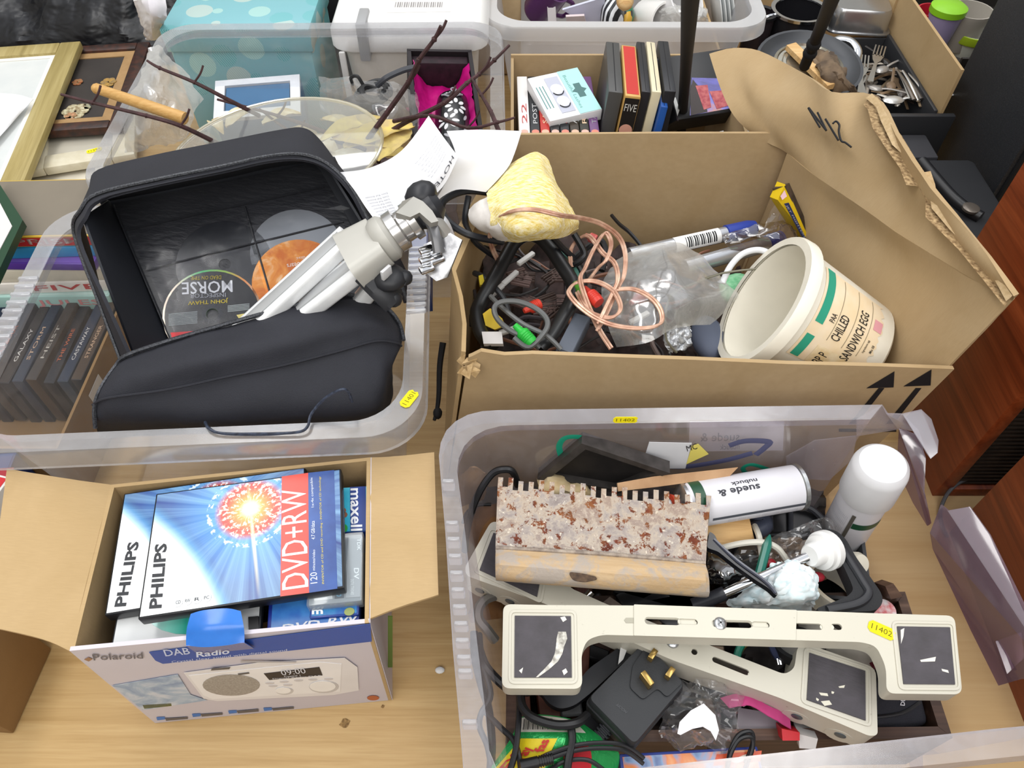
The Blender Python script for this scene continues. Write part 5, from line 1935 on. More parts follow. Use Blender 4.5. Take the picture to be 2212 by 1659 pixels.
# ================================================================ loudspeakers and cabinets on the right
BSP = N('black_speaker_vinyl')
BSP.setp(.5, 0, .35)
BSP.base(BSP.mix(BSP.ramp(BSP.noise(BSP.co(), 500, 2), [(.55, '000000'), (.7, 'ffffff')]), '303236', '44464a'))
BSP.bump(BSP.noise(BSP.co(), 350, 2), .5, .001)
s_ = thing('loudspeaker', 'large black vinyl-covered loudspeaker standing beyond the wooden cabinet', 'loudspeaker', (1.02, 1.26, .0))
b = B()
b.box(.872, 1.2, 1.125, 1.392, .012, .60, .008)
part('cabinet', b, BSP.m, s_, world=True)
b = B()
b.box(.88, 1.19, 1.117, 1.126, .03, .58, .004)
part('grille', b, mat('1a1a1c', .8), s_, world=True)
for y in (1.15, 1.37):
    b = B()
    b.lathe([(.012, 0), (.012, .013)], 12, M=Matrix.Translation((.90, y, .0)))
    part('foot', b, BLACKM, s_, world=True)
am = thing('amplifier', 'low black amplifier lying in front of the loudspeaker behind the torn flap', 'amplifier', (.73, 1.06, 0))
b = B()
b.box(.575, .855, .94, 1.20, .006, .11, .012)
part('body', b, mat('2b2c2f', .5), am, world=True)
b = B()
b.box(.573, .576, .95, 1.19, .02, .095, .001)
part('front_panel', b, mat('1e1f22', .4), am, world=True)
b = B()
b.tube([P(1990, 350, .115), P(2050, 420, .115), P(2092, 455, .115), P(2118, 470, .115)], .011, 10, 4)
part('handle', b, BLACK, am, world=True)
b = B()
b.lathe([(.001, 0), (.014, 0), (.014, .004), (.010, .006), (.001, .006)], 20, M=Matrix.Translation(P(2096, 452, .122)))
part('badge', b, mat('6f675f', .3, .5), am, world=True)
bx_ = B()
bx_.box(.62, .80, 1.215, 1.29, .001, .10, .004)
solo('grey_box', 'dark grey box under the front of the cutlery tray', 'box', bx_, mat('3a3a3e', .6))


def cabinet(lb_, x0, x1, y0, y1, h, rails):
    o = thing('speaker_cabinet', lb_, 'speaker cabinet', ((x0 + x1) / 2, (y0 + y1) / 2, 0))
    t_ = .02
    for a in ((x0, x0 + t_, y0, y1, .001, h), (x1 - t_, x1, y0, y1, .001, h), (x0 + t_, x1 - t_, y0, y1, h - t_, h), (x0 + t_, x1 - t_, y0, y1, .001, t_), (x0 + t_, x1 - t_, y1 - t_, y1, t_, h - t_)):
        b = B()
        b.box(*a, .001)
        part('side_panel', b, MAHOG, o, world=True)
    b = B()
    b.box(x0 + t_, x1 - t_, y0 + .012, y0 + .02, t_, h - t_)
    gr = part('grille', b, mat('14110f', .8), o, world=True)
    for k in range(int((h - 2 * t_) / .009)):
        z = t_ + .004 + k * .009
        b = B()
        b.box(x0 + t_, x1 - t_, y0 + .006, y0 + .012, z, z + .0035)
        part('slat', b, mat('3b2f26', .7, var='2a211b', vs=50), gr, world=True)
    return o


cabinet('tall mahogany speaker cabinet with a slatted dark grille right of the big carton', .60, .92, .548, .757, .56, 0)
cabinet('nearer mahogany speaker cabinet behind the purple-tinted plastic shards', .603, .92, .20, .49, .40, 0)
b = B()
b.tube([P(2190, 1022, .03), P(2140, 1024, .03), P(2085, 1036, .03), P(2050, 1062, .02), P(2032, 1100, .008), P(2034, 1130, .006), P(2046, 1160, .005)], .0026, 8, 6)
solo('grey_cable', 'grey cable looping on the table between the two mahogany cabinets', 'cable', b, mat('55565a', .5))
# small things on the table
b = B()
b.ball((0, 0, 0), .005, (1.2, .9, .5), 2, .5)
b.v = [v + P(949, 1448, .003) for v in b.v]
solo('paper_scrap', 'tiny torn white scrap on the table beside the broken tub', 'paper', b, WHITE)
b = B()
b.tube([P(957, 740, .14), P(950, 790, .12), P(948, 850, .10), P(944, 885, .09), P(938, 908, .085)], .004, 7, 4, rs=(1.2, .6))
b.ball(P(945, 893, .088), .006, (1, 1.4, 1), 2, .6)
solo('black_strap', 'frayed black strap hanging beside the left wall of the big carton', 'strap', b, BLACKM)
b = B()
b.patch([[V((.36 + .1 * j, -.02 + .05 * i, .05 + .015 * math.sin(j * 2 + i))) for j in range(6)] for i in range(4)], 6, 6, .004, .012, 30, 4)
solo('black_bag', 'black crumpled bag on the table in front of the broken tub', 'bag', b, BAGM.m)
# ================================================================ discs in the radio box
zd = .264
Fp = FQ((297, 1338), (730, 1272), (345, 1070), zd)
Wd, Hd = .19, .135


def burst(F, cpx, core, arc):
    """printed cover: light burst on blue, white corner"""
    c = on(F, *cpx)
    k = N('burst_cover_print')
    k.setp(.22, 0, .5)
    tc = k.n('TexCoord')
    m = k.n('Mapping', {0: tc.outputs['Object'], 1: (-c.x, -c.y, 0)})
    s = k.n('SeparateXYZ', {0: m.outputs[0]})
    x, y = s.outputs[0], s.outputs[1]
    r = k.math('SQRT', k.math('ADD', k.math('MULTIPLY', x, x), k.math('MULTIPLY', y, y)))
    th = k.math('ARCTAN2', y, x)
    cs = k.n('CombineXYZ', {0: k.math('COSINE', th), 1: k.math('SINE', th), 2: 0.0})
    rays = k.noise(cs.outputs[0], 5.5, 5, .7)
    rays = k.ramp(rays, [(.38, '000000'), (.68, 'ffffff')])
    dark = k.ramp(k.math('MULTIPLY', r, 8.0), [(.0, '4aa6dc'), (.35, '2478c0'), (.65, '23488f'), (1, '2a2f68')])
    col = k.mix(k.math('MULTIPLY', rays, .42), dark, 'a9def8')
    # red-white ring of shards
    seg = k.noise(k.n('CombineXYZ', {0: k.math('MULTIPLY', k.math('COSINE', th), 2.4), 1: k.math('MULTIPLY', k.math('SINE', th), 2.4), 2: k.math('MULTIPLY', r, 70.0)}).outputs[0], 3.0, 2)
    segc = k.ramp(seg, [(.40, 'b8372a'), (.5, 'e27a5e'), (.56, 'f4e9ea'), (.7, 'c4503c')], 'CONSTANT')
    ring = k.ramp(k.math('MULTIPLY', r, 20.0), [(.0, 'ffffff'), (.58, 'ffffff'), (.72, '000000')])
    col = k.mix(ring, col, segc)
    arcm = k.ramp(k.math('MULTIPLY', r, 20.0), [(.76, '000000'), (.79, 'ffffff'), (.84, 'ffffff'), (.88, '000000')])
    arcn = k.ramp(seg, [(.5, '000000'), (.55, 'ffffff')])
    col = k.mix(k.math('MULTIPLY', arcm, arcn), col, 'dceefa')
    glow = k.ramp(k.math('MULTIPLY', r, 36.0), [(.1, 'ffffff'), (.9, '000000')])
    col = k.mix(k.math('MULTIPLY', glow, 1.0), col, 'f7c24a')
    core_ = k.ramp(k.math('MULTIPLY', r, 85.0), [(.25, 'ffffff'), (1, '000000')])
    col = k.mix(core_, col, 'fffbe6')
    # thin vertical flare
    flw = k.math('MULTIPLY_ADD', k.math('ABSOLUTE', k.math('MULTIPLY_ADD', y, .13, x)), -420.0, 1.0, clamp=True)
    fll = k.math('MULTIPLY_ADD', k.math('ABSOLUTE', k.math('ADD', y, .03)), -16.0, 1.1, clamp=True)
    col = k.mix(k.math('MULTIPLY', flw, fll), col, 'ffeeb0')
    # white corner bounded by a big arc
    (x1, y1), (x2, y2), (x3, y3) = [on(F, *p) for p in arc]
    d = 2 * (x1 * (y2 - y3) + x2 * (y3 - y1) + x3 * (y1 - y2))
    ux = ((x1 ** 2 + y1 ** 2) * (y2 - y3) + (x2 ** 2 + y2 ** 2) * (y3 - y1) + (x3 ** 2 + y3 ** 2) * (y1 - y2)) / d
    uy = ((x1 ** 2 + y1 ** 2) * (x3 - x2) + (x2 ** 2 + y2 ** 2) * (x1 - x3) + (x3 ** 2 + y3 ** 2) * (x2 - x1)) / d
    R = math.hypot(x1 - ux, y1 - uy)
    m2 = k.n('VectorMath', {0: tc.outputs['Object'], 1: (ux, uy, 0)}, operation='DISTANCE')
    q = k.math('MULTIPLY_ADD', k.math('SUBTRACT', m2.outputs['Value'], R), 1.0 / .022, 0.0)
    wc = k.ramp(k.math('ADD', q, 0.0), [(.0, 'ffffff'), (.12, 'c9eafa'), (.5, '5fa9dc'), (1, '000000')])
    wm = k.ramp(q, [(.0, 'ffffff'), (.9, '000000')])
    col = k.mix(wm, col, wc)
    k.base(col)
    return k.m


dt = case('dvd_case', 'uppermost blank disc case with the whole burst cover in the radio box', 'disc case', Fp, Wd, Hd, .0145, mat('131418', .35), burst(Fp, (541, 1099), 0, ((322, 1126), (398, 1200), (458, 1306))), group='blank disc cases', inset=.002)
b = B()
b.prism(ons(Fp, [(609, 1030), (666, 1022), (668, 1281), (606, 1289)]), .0005, .0007)
rp = part('red_panel', b, mat('d24a3e', .25), dt, 'red panel lettered DVD+RW')
b = B()
text_px(b, Fp, 'DVD+RW', (667, 1268), (661, 1054), (610, 1276), .0009)
part('lettering', b, mat('f3f1ee', .4), rp)
b = B()
b.prism(ons(Fp, [(666, 1022), (722, 1016), (729, 1272), (668, 1281)]), .0004, .0006)
bp = part('blue_panel', b, mat('34579c', .25, var='27407c', vs=18), dt)
b = B()
text_px(b, Fp, '120', (686, 1260), (685, 1236), (671, 1262), .0008)
text_px(b, Fp, 'minutes/video', (681, 1233), (681, 1188), (675, 1233), .0008)
text_px(b, Fp, '4.7 GB/data', (681, 1166), (680, 1126), (673, 1166), .0008)
text_px(b, Fp, '1x-4x compatible', (680, 1096), (677, 1032), (673, 1097), .0008)
part('lettering', b, mat('dfe6f2', .4), bp)
b = B()
text_px(b, Fp, 'INVENTOR of CD and DVD recording - INVENTOR of CD technology', (702, 1262), (694, 1030), (696, 1262), .0008)
part('lettering', b, mat('d8c84a', .4), bp, 'yellow lettering')
b = B()
text_px(b, Fp, 'PHILIPS', (350, 1314), (362, 1174), (322, 1316), .0008, .035)
part('lettering', b, mat('1d2026', .4), dt, 'bold black lettering')
for i in range(4):
    u, v = 385 + i * 20.5, 1302 - i * 3.4
    c = on(Fp, u, v)
    b = B()
    b.prism(circ(c.x, c.y, .0045, 16), .0006, .0008)
    ic = part('round_icon', b, mat('e9eef2', .4), dt)
    b = B()
    b.prism(circ(c.x, c.y, .0046, 16), .0005, .00065, [circ(c.x, c.y, .0040, 16)[::-1]])
    letters(b, ('CD', 'RW', 'R', 'PC')[i], (c.x - .002, c.y - .0015), (c.x + .0025, c.y - .0015), (c.x - .002, c.y + .0018), .001)
    part('icon_print', b, INK, ic)
# second case, fanned out to the left
F2_ = FQ((225, 1330), (640, 1262), (272, 1062), zd - .016)
d2_ = case('dvd_case', 'second blank disc case fanned out to the left under the top one', 'disc case', F2_, Wd, Hd, .0145, mat('131418', .35), burst(F2_, (470, 1099), 0, ((270, 1122), (330, 1190), (390, 1300))), group='blank disc cases', inset=.002)
b = B()
text_px(b, F2_, 'PHILIPS', (273, 1310), (302, 1170), (247, 1312), .0008, .035)
part('lettering', b, mat('1d2026', .4), d2_, 'bold black lettering')
for i in range(5):
    F = Fp @ Matrix.Translation((.002 + .003 * math.sin(i * 2.3), -.001 + .022, -.0155 * (i + 2))) @ Matrix.Rotation(math.radians((1, -2, 1.5, -1, 2)[i]), 4, 'Z')
    case('dvd_case', 'black disc case ' + ('third', 'fourth', 'fifth', 'sixth', 'lowest')[i] + ' from the top of the pile in the radio box', 'disc case', F, .17, .118, .0145, mat('17181c', .35), mat('2b3350', .4), group='blank disc cases')
# jewel case with a disc in front
F = FQ((236, 1412), (560, 1368), (262, 1336), .232)
jc = case('jewel_case', 'clear jewel case with a shiny green disc standing behind the blue tab', 'disc case', F, (P(560, 1368, .228) - P(236, 1412, .228)).length, .05, .010, mat('2c2f33', .3), mat('d6d8d8', .25), inset=.002)
b = B()
q = on(F, 402, 1330)
b.prism(ons(F, [(318, 1337), (330, 1350), (350, 1362), (380, 1370), (412, 1371), (440, 1365), (466, 1350), (476, 1333)]), .0008, .0016)
DISC = N('green_disc_sheen')
DISC.setp(.2, .1)
tc = DISC.n('TexCoord')
DISC.base(DISC.ramp(DISC.n('SeparateXYZ', {0: tc.outputs['Generated']}).outputs[0], [(.05, 'b9d0cf'), (.3, '8fe0cf'), (.55, '35b7a2'), (.8, '9fd4d8'), (1, 'c9d0d4')]))
part('disc', b, DISC.m, jc)
b = B()
b.prism(ons(F, [(538, 1335), (560, 1333), (562, 1372), (540, 1374)]), .0008, .003)
part('black_spine', b, BLACK, jc)
# upright blue boxes at the right
F = FQ((575, 1378), (776, 1352), (577, 1312), .236)
mx = case('disc_box', 'blue blank-disc box with slanted silver lettering behind the front wall', 'disc box', F, (P(776, 1352, .236) - P(575, 1378, .236)).length, .05, .03, mat('1d2f86', .3), mat('3f7fc0', .25, var='2a5ca8', vs=40), inset=.004)
write_on(mx, [('DVD-RW', (606, 1368), (772, 1344), (612, 1350), .015)], 'e4e6ea', .0009)
F = FQ((668, 1336), (778, 1328), (668, 1312), .240)
m2 = case('disc_box', 'dark blue recordable disc box with white lettering under the tape case', 'disc box', F, .047, .022, .02, mat('1f3f8f', .3), mat('3b86b8', .25, var='1f4a9a', vs=50), inset=.002)
write_on(m2, [('m', (674, 1328), (698, 1327), (674, 1318), .03)], 'f0f2f4', .0009)
b = B()
c_ = on(F, 755, 1322)
b.prism(circ(c_.x, c_.y, .005, 14, .004), .0006, .0012)
part('lens_print', b, mat('8f9a5a', .4), m2)
# maxell box
F = FQ((729, 1152), (792, 1148), (728, 1055), .236)
w_, h_ = (P(792, 1148, .236) - P(729, 1152, .236)).length, .055
SKYB = mat('2f9fc8', .25, var='49c0d8', vs=25)
mb = case('disc_box', 'sky blue box lettered maxell at the back right of the radio box', 'disc box', F, w_, h_, .05, mat('1d3f96', .3), SKYB, inset=.001)
b = B()
b.prism(ons(F, [(756, 1053), (790, 1051), (792, 1146), (757, 1148)]), .0005, .0007)
pb = part('navy_panel', b, mat('1c3a86', .25), mb)
b = B()
text_px(b, F, 'maxell', (757, 1056), (758, 1148), (781, 1055), .0009, .02)
part('lettering', b, mat('e9ebf0', .4), pb, 'white lettering')
b = B()
for dx, dy in ((0, 0), (7, 6), (2, 12), (10, 15), (-2, 4)):
    q = on(F, 734 + dx, 1098 + dy)
    b.prism(circ(q.x, q.y, .0035, 8), .0005 + dx * 1e-5, .0009)
part('leaf_print', b, mat('8a5b45', .5), mb, kind='stuff')
b = B()
q = on(F, 740, 1143)
b.prism(circ(q.x, q.y, .0055, 14), .001, .0013)
part('green_dot', b, mat('2f9e3c', .4), mb)
# dv tape case
F = FQ((664, 1308), (783, 1296), (738, 1156), .250)
w_, h_ = .053, .080
F = FQ((664, 1308), (780, 1296), (684, 1160), .252)
tpe = thing('tape_case', 'grey DV tape cassette in a clear case at the right of the radio box', 'tape', F)
W_ = (P(780, 1296, .252) - P(664, 1308, .252)).length
H_ = (P(684, 1160, .252) - P(664, 1308, .252)).length
b = B()
b.box(0, W_, 0, H_, -.014, -.002, .002)
part('cassette', b, mat('8e9499', .35), tpe)
b = B()
b.box(-.001, W_ + .001, -.001, H_ + .001, -.016, .001, .0015)
part('clear_case', b, clear('tape_case_clear', 'e0e6ea', .14, .1, 'f2f6f8', .3), tpe)
for nm, q, c in (('slate_panel', [(733, 1160), (752, 1160), (742, 1290), (722, 1292)], '46535f'), ('grey_panel', [(754, 1160), (782, 1158), (778, 1288), (746, 1290)], 'a3a7ab'), ('window', [(676, 1278), (716, 1274), (718, 1292), (678, 1296)], 'dfe2e4')):
    b = B()
    b.prism(ons(F, q), -.0019, -.0012)
    part(nm, b, mat(c, .35), tpe)
b = B()
text_px(b, F, 'TDK', (734, 1168), (734, 1206), (744, 1168), -.001, .02)
text_px(b, F, 'TDK', (771, 1162), (771, 1188), (779, 1162), -.001, .02)
text_px(b, F, 'DV', (764, 1226), (764, 1250), (775, 1226), -.001, .02)
text_px(b, F, 'DIGITAL STANDARD', (757, 1250), (757, 1284), (764, 1250), -.001)
part('lettering', b, mat('e4e8ea', .4), tpe)
b = B()
text_px(b, F, 'DV', (727, 1232), (727, 1256), (739, 1232), -.001, .02)
text_px(b, F, '60', (727, 1274), (726, 1288), (738, 1274), -.001, .02)
part('lettering', b, mat('5aa0c0', .4), tpe, 'pale blue lettering')

# ================================================================ contents of the big carton
HEAP = mat('241e1e', .7, var='4a3a38', vs=40, bump=.6, bs=60)
b = B()
b.patch([[V((-.045 + .06 * j, .59 + .067 * i, .085 + .055 * (j < 5) + .02 * math.sin(i * 1.9 + j * 2.3))) for j in range(8)] for i in range(6)], 7, 7, .003, .022, 30, 9)
solo('cable_tangle', 'dark tangle of small leads and connectors filling the bottom of the carton', 'cables', b, HEAP, kind='stuff')
rnd = random.Random(22)
for k in range(26):
    u, v = rnd.uniform(1050, 1420), rnd.uniform(570, 740)
    z = rnd.uniform(.17, .205)
    pts = [P(u, v, z)]
    an = rnd.uniform(0, 6.3)
    for j in range(5):
        an += rnd.uniform(-1.1, 1.1)
        pts.append(pts[-1] + V((.03 * math.cos(an), .03 * math.sin(an), rnd.uniform(-.008, .010))))
    for q in pts:
        q.x = max(-.055, min(.30, q.x))
        q.y = max(.575, q.y)
    b = B()
    b.tube(pts, rnd.uniform(.0018, .0034), 6, 4)
    solo('lead', 'short loose lead curled in the cable tangle of the big carton', 'cable', b, mat(rnd.choice(['1d1c1f', '2c2a2b', '5a5456', '7a6a66', '8a5f4c', '3a3438']), .45), group='loose leads in the carton')
for k in range(14):
    u, v = rnd.uniform(1100, 1235), rnd.uniform(590, 680)
    F = Matrix.Translation(P(u, v, .195)) @ Matrix.Rotation(rnd.uniform(-.5, .9), 4, 'Z')
    b = B()
    for j in range(5):
        b.box(-.014, .014, -.010 + j * .0042, -.0075 + j * .0042, 0, .005 + .001 * (j % 2), .0008, seg=1)
    solo('ribbed_plug', 'ribbed brownish plug strip lying inside the black loop handle', 'plug', b, mat(rnd.choice(['6a5550', '54443f', '7d6763', '473b39']), .6), F=F, group='ribbed plug strips')
for u, v, an, lb_ in ((1136, 562, .8, 'small white plug at the top inside the black loop handle'), (1102, 604, .9, 'long white connector at the middle inside the black loop handle'), (1071, 633, .9, 'white connector at the left inside the black loop handle'), (1380, 690, .6, 'white stick lying on the clear bag'), (1103, 716, .4, 'white plug beside the green connector')):
    b = B()
    b.box(-.016, .016, -.0035, .0035, 0, .006, .0015)
    solo('white_plug', lb_, 'plug', b, mat('e3e2e0', .4), F=Matrix.Translation(P(u, v, .222)) @ Matrix.Rotation(an, 4, 'Z'))
# black loop frame
b = B()
lp = [(1065, 752, .235), (1040, 720, .235), (1031, 680, .238), (1037, 655, .24), (1062, 610, .25), (1090, 560, .258), (1112, 524, .264), (1138, 508, .268), (1166, 514, .268), (1190, 538, .264), (1215, 575, .258), (1237, 612, .252), (1236, 645, .248), (1212, 690, .24), (1190, 725, .235), (1165, 752, .23)]
b.tube([P(*p) for p in lp], .0098, 10, 5, flat=.75)
solo('plastic_loop', 'black plastic loop standing among the cables in the big carton', 'frame', b, mat('17181a', .35, spec=.5))
# cloth
YC = N('yellow_flecked_cloth')
YC.setp(.9, 0, .1)
YC.base(YC.ramp(YC.noise(YC.co((60, 260, 60), rot=(0, 0, -.5)), 1.6, 4, .65), [(.3, 'f1ead2'), (.5, 'ead99c'), (.65, 'd9bd55'), (.75, 'efe6c6')]))
YC.bump(YC.noise(YC.co(), 420, 3), .5, .002)
cl = thing('yellow_cloth', 'pale yellow flecked cloth bag with a white lining draped over the cables', 'cloth', P(1150, 440, .30))
b = B()
g = G([[(1060, 402, .335), (1090, 372, .345), (1125, 348, .35), (1155, 333, .345), (1180, 348, .335)],
       [(1056, 430, .35), (1095, 405, .365), (1135, 385, .37), (1175, 375, .365), (1202, 400, .34)],
       [(1058, 460, .35), (1100, 450, .365), (1150, 440, .37), (1200, 435, .36), (1228, 448, .335)],
       [(1062, 490, .335), (1105, 495, .35), (1155, 492, .355), (1210, 486, .345), (1248, 478, .325)],
       [(1082, 512, .305), (1120, 520, .32), (1165, 515, .325), (1215, 508, .315), (1250, 495, .305)]])
b.patch(g, 7, 7, .003, .004, 28, 2)
part('outside', b, YC.m, cl, world=True)
b = B()
b.patch(G([[(1014, 456, .33), (1035, 440, .335), (1056, 428, .34)], [(1020, 478, .325), (1045, 468, .34), (1066, 455, .35)], [(1040, 498, .315), (1060, 496, .33), (1085, 490, .345)], [(1070, 510, .30), (1090, 515, .31), (1110, 512, .325)]]), 6, 6, .003, .004, 30, 6)
part('lining', b, mat('ece8e4', .85, var='dcd6d0', vs=40), cl, 'white lining folded out at the mouth', world=True)
for lb_, pts, r, c, gr in (
        ('thick black cable looping over the left wall of the big carton', [(1060, 416, .33), (1007, 412, .335), (965, 428, .335), (953, 450, .33), (965, 475, .325), (996, 499, .32), (1030, 512, .312), (1085, 522, .29)], .0048, '1d2027', None),
        ('thinner black cable hanging inside the left wall of the carton', [(1012, 424, .33), (1005, 480, .31), (1025, 520, .29), (1048, 540, .27), (1070, 555, .25)], .0042, '1d2027', None),
        ('black lead curving down behind the yellow cloth', [(1190, 508, .29), (1215, 535, .27), (1245, 565, .25), (1262, 600, .235), (1258, 640, .22)], .0045, '17181b', None),
        ('black lead hooked round the copper wire loops', [(1240, 505, .28), (1262, 545, .262), (1255, 562, .258), (1236, 572, .25), (1238, 560, .25), (1275, 530, .25), (1298, 520, .25), (1308, 545, .24), (1300, 585, .23)], .0045, '17181b', None),
        ('black cable along the left side inside the carton', [(1025, 590, .24), (1045, 600, .245), (1085, 640, .235), (1100, 680, .22)], .004, '303236', None),
        ('grey connector cable looping in front of the black loop handle', [(1165, 752, .24), (1140, 730, .25), (1105, 716, .258), (1075, 690, .262), (1068, 665, .265), (1085, 652, .268), (1122, 652, .27), (1160, 668, .268), (1182, 692, .262), (1176, 718, .258), (1142, 750, .25), (1110, 730, .255)], .0036, '606262', None),
        ('second grey cable running down to the front wall', [(1060, 640, .25), (1085, 665, .255), (1130, 700, .255), (1180, 725, .25), (1212, 755, .24)], .0032, '696b6b', None),
        ('teal lead under the yellow cloth', [(1185, 515, .26), (1215, 545, .25), (1242, 575, .24), (1245, 610, .232)], .006, '6aa394', None)):
    b = B()
    b.tube([P(*p) for p in pts], r, 8, 6)
    solo('cable', lb_, 'cable', b, mat(c, .4, spec=.5))
COP = N('copper_speaker_wire')
COP.setp(.3, .25, .5)
COP.base(COP.ramp(COP.noise(COP.co(), 60, 2), [(.35, 'b0826c'), (.6, 'd3ab93'), (.8, 'e3c8b4')]))
for lb_, pts in (('copper speaker wire arching over the yellow cloth', [(1075, 566, .25), (1062, 540, .28), (1056, 510, .31), (1070, 476, .345), (1105, 458, .37), (1152, 455, .378), (1209, 467, .37), (1253, 473, .345), (1296, 485, .32), (1333, 512, .30), (1348, 548, .285), (1346, 595, .275), (1331, 627, .27), (1308, 680, .26), (1288, 715, .25)]),
                 ('copper speaker wire in a wide loop over the clear bag', [(1331, 627, .275), (1368, 627, .275), (1406, 647, .27), (1426, 676, .265), (1423, 702, .262), (1383, 711, .262), (1325, 705, .262), (1282, 687, .262), (1247, 661, .265), (1228, 638, .268), (1228, 626, .27), (1244, 612, .272), (1282, 609, .275), (1319, 627, .275), (1337, 658, .27), (1333, 679, .265), (1310, 688, .262), (1267, 673, .26), (1244, 632, .262)]),
                 ('copper speaker wire twisted upright beside the red plug', [(1267, 610, .255), (1290, 580, .27), (1308, 562, .28), (1318, 528, .285), (1305, 505, .285), (1283, 535, .285), (1262, 580, .28), (1252, 612, .275), (1285, 700, .25), (1318, 755, .24)]),
                 ('copper speaker wire doubled through the middle of the loops', [(1232, 580, .25), (1230, 545, .262), (1245, 520, .27), (1270, 512, .278), (1300, 548, .28), (1325, 570, .28), (1332, 605, .278), (1318, 640, .272), (1290, 700, .26)])):
    b = B()
    q = [P(*p) for p in pts]
    b.tube(q, .0018, 7, 6)
    b.tube([p + V((.0028, .0018, .001)) for p in q], .0018, 7, 6)
    solo('speaker_wire', lb_, 'wire', b, COP.m, group='copper speaker wire')
def plug(name, lb_, a, c, r, col, tip=None):
    F = axisF(P(*a), P(*c))
    L = (P(*c) - P(*a)).length
    o = thing(name, lb_, 'plug', F)
    b = B()
    b.lathe([(.001, 0), (r * .45, 0), (r * .6, L * .3), (r, L * .42), (r, L * .9), (r * .9, L), (.001, L)], 16)
    part('body', b, mat(col, .35), o)
    b = B()
    for j in range(4):
        b.lathe([(r * 1.02, L * (.5 + j * .09)), (r * 1.08, L * (.52 + j * .09)), (r * 1.02, L * (.54 + j * .09))], 14, caps=False)
    part('grip_rings', b, mat(col, .35), o, kind='stuff')


plug('green_plug', 'bright green connector plug beside the looped grey cable', (1112, 702, .262), (1150, 742, .25), .0085, '2fbf45')
plug('green_plug', 'darker green connector plug under the copper loops', (1243, 610, .258), (1272, 662, .25), .0085, '5da838')
plug('red_plug', 'red round-nosed plug in the copper loops', (1262, 622, .262), (1294, 655, .26), .0085, 'd23a2c')
plug('red_plug', 'red plug lying behind the looped grey cable', (1132, 672, .25), (1166, 656, .25), .0075, 'd5402f')
plug('red_plug', 'faded red plug behind the copper wire at the top', (1264, 508, .268), (1288, 518, .266), .0065, 'c9605a')
plug('red_plug', 'red plug seen through the clear bag', (1362, 655, .235), (1396, 634, .235), .0075, 'c95c54')
for lb_, q, c in (('yellow label tag at the left of the black loop handle', [(1033, 600, .245), (1042, 597, .245), (1047, 618, .24), (1036, 620, .24)], 'd9c22c'), ('yellow tape roll showing under the grey cable', [(1044, 680, .24), (1060, 668, .245), (1086, 690, .24), (1092, 705, .235), (1070, 714, .23), (1050, 705, .235)], 'd9b92a'), ('white and red printed card at the front left corner of the carton', [(1042, 722, .24), (1085, 722, .245), (1088, 748, .24), (1046, 748, .24)], 'dedad8')):
    b = B()
    b.slab([P(*p) for p in q], .006)
    solo('label_tag', lb_, 'tag', b, mat(c, .5))
F = FQ((1200, 755), (1222, 762), (1240, 690), .235)
b = B()
b.box(0, .022, 0, .07, -.02, 0, .002)
b.box(.001, .021, .002, .068, 0, .001)
solo('battery_pack', 'slate grey narrow plastic pack standing against the front wall', 'pack', b, mat('5f6672', .45), F=F)
b = B()
b.patch(G([[(1330, 560, .235), (1400, 530, .25), (1470, 520, .25), (1530, 560, .235)], [(1300, 620, .24), (1390, 600, .265), (1470, 600, .262), (1572, 606, .24)], [(1310, 690, .235), (1390, 670, .262), (1470, 660, .258), (1600, 640, .23)], [(1330, 750, .22), (1400, 740, .24), (1450, 710, .24), (1530, 700, .22)]]), 10, 10, 0, .007, 15, 5)
solo('clear_bag', 'crumpled clear plastic bag in the middle of the big carton', 'bag', b, FILM2)
b = B()
b.patch(G([[(1432, 720, .23), (1460, 705, .235), (1490, 700, .23)], [(1438, 745, .225), (1465, 730, .23), (1492, 722, .225)], [(1445, 762, .215), (1468, 758, .22), (1490, 750, .215)]]), 8, 8, .002, .006, 140, 5)
solo('bubble_wrap', 'silvery scrap of bubble wrap against the front wall of the carton', 'wrap', b, mat('c2c4c6', .2, .4, var='8e9094', vs=220, bump=.8, bs=240))
for i, (a, c, u1, lb_) in enumerate((((1360, 552, .20), (1630, 492, .20), .76, 'silver paint roller with a barcode label along the back wall'), ((1480, 578, .20), (1690, 518, .20), .84, 'silver paint roller nearest the bucket, blue-capped'))):
    A_, C_ = P(*a), P(*c)
    L = (C_ - A_).length
    o = thing('paint_roller', lb_, 'roller', axisF(A_, C_), 'silver rollers')
    b = B()
    b.lathe([(.001, 0), (.0115, 0), (.0115, L * u1), (.001, L * u1)], 20)
    part('sleeve', b, mat('b9bcc2', .25, .6), o)
    b = B()
    b.lathe([(.0115, L * u1), (.0135, L * u1 + .001), (.0135, L - .012), (.011, L), (.001, L)], 20)
    part('end_cap', b, mat('2b419c', .35), o, 'blue end cap')
    if i == 1:
        for j in range(3):
            b = B()
            b.lathe([(.0134, L * .87 + j * .008), (.0145, L * .87 + j * .008 + .001), (.0145, L * .87 + j * .008 + .003), (.0134, L * .87 + j * .008 + .004)], 20, caps=False)
            part('ring', b, mat('2b419c', .35), o)
    else:
        up_ = (o.matrix_world if False else W[o]).inverted().to_3x3() @ (CAM - A_)
        th0 = math.degrees(math.atan2(up_.y, up_.x))
        b = B()
        b.lathe([(.0119, L * .34), (.0121, L * .34), (.0121, L * .70), (.0119, L * .70)], 14, a0=th0 - 75, a1=th0 + 60)
        lb2 = part('barcode_label', b, WHITE, o, 'white barcode label')
        b = B()
        for j in range(15):
            t = L * (.42 + j * .0165)
            b.lathe([(.01225, t), (.01225, t + (.0022 if j % 3 else .0011))], 8, a0=th0 - 42, a1=th0 + 36)
        part('barcode', b, INK, lb2, kind='stuff')
b = B()
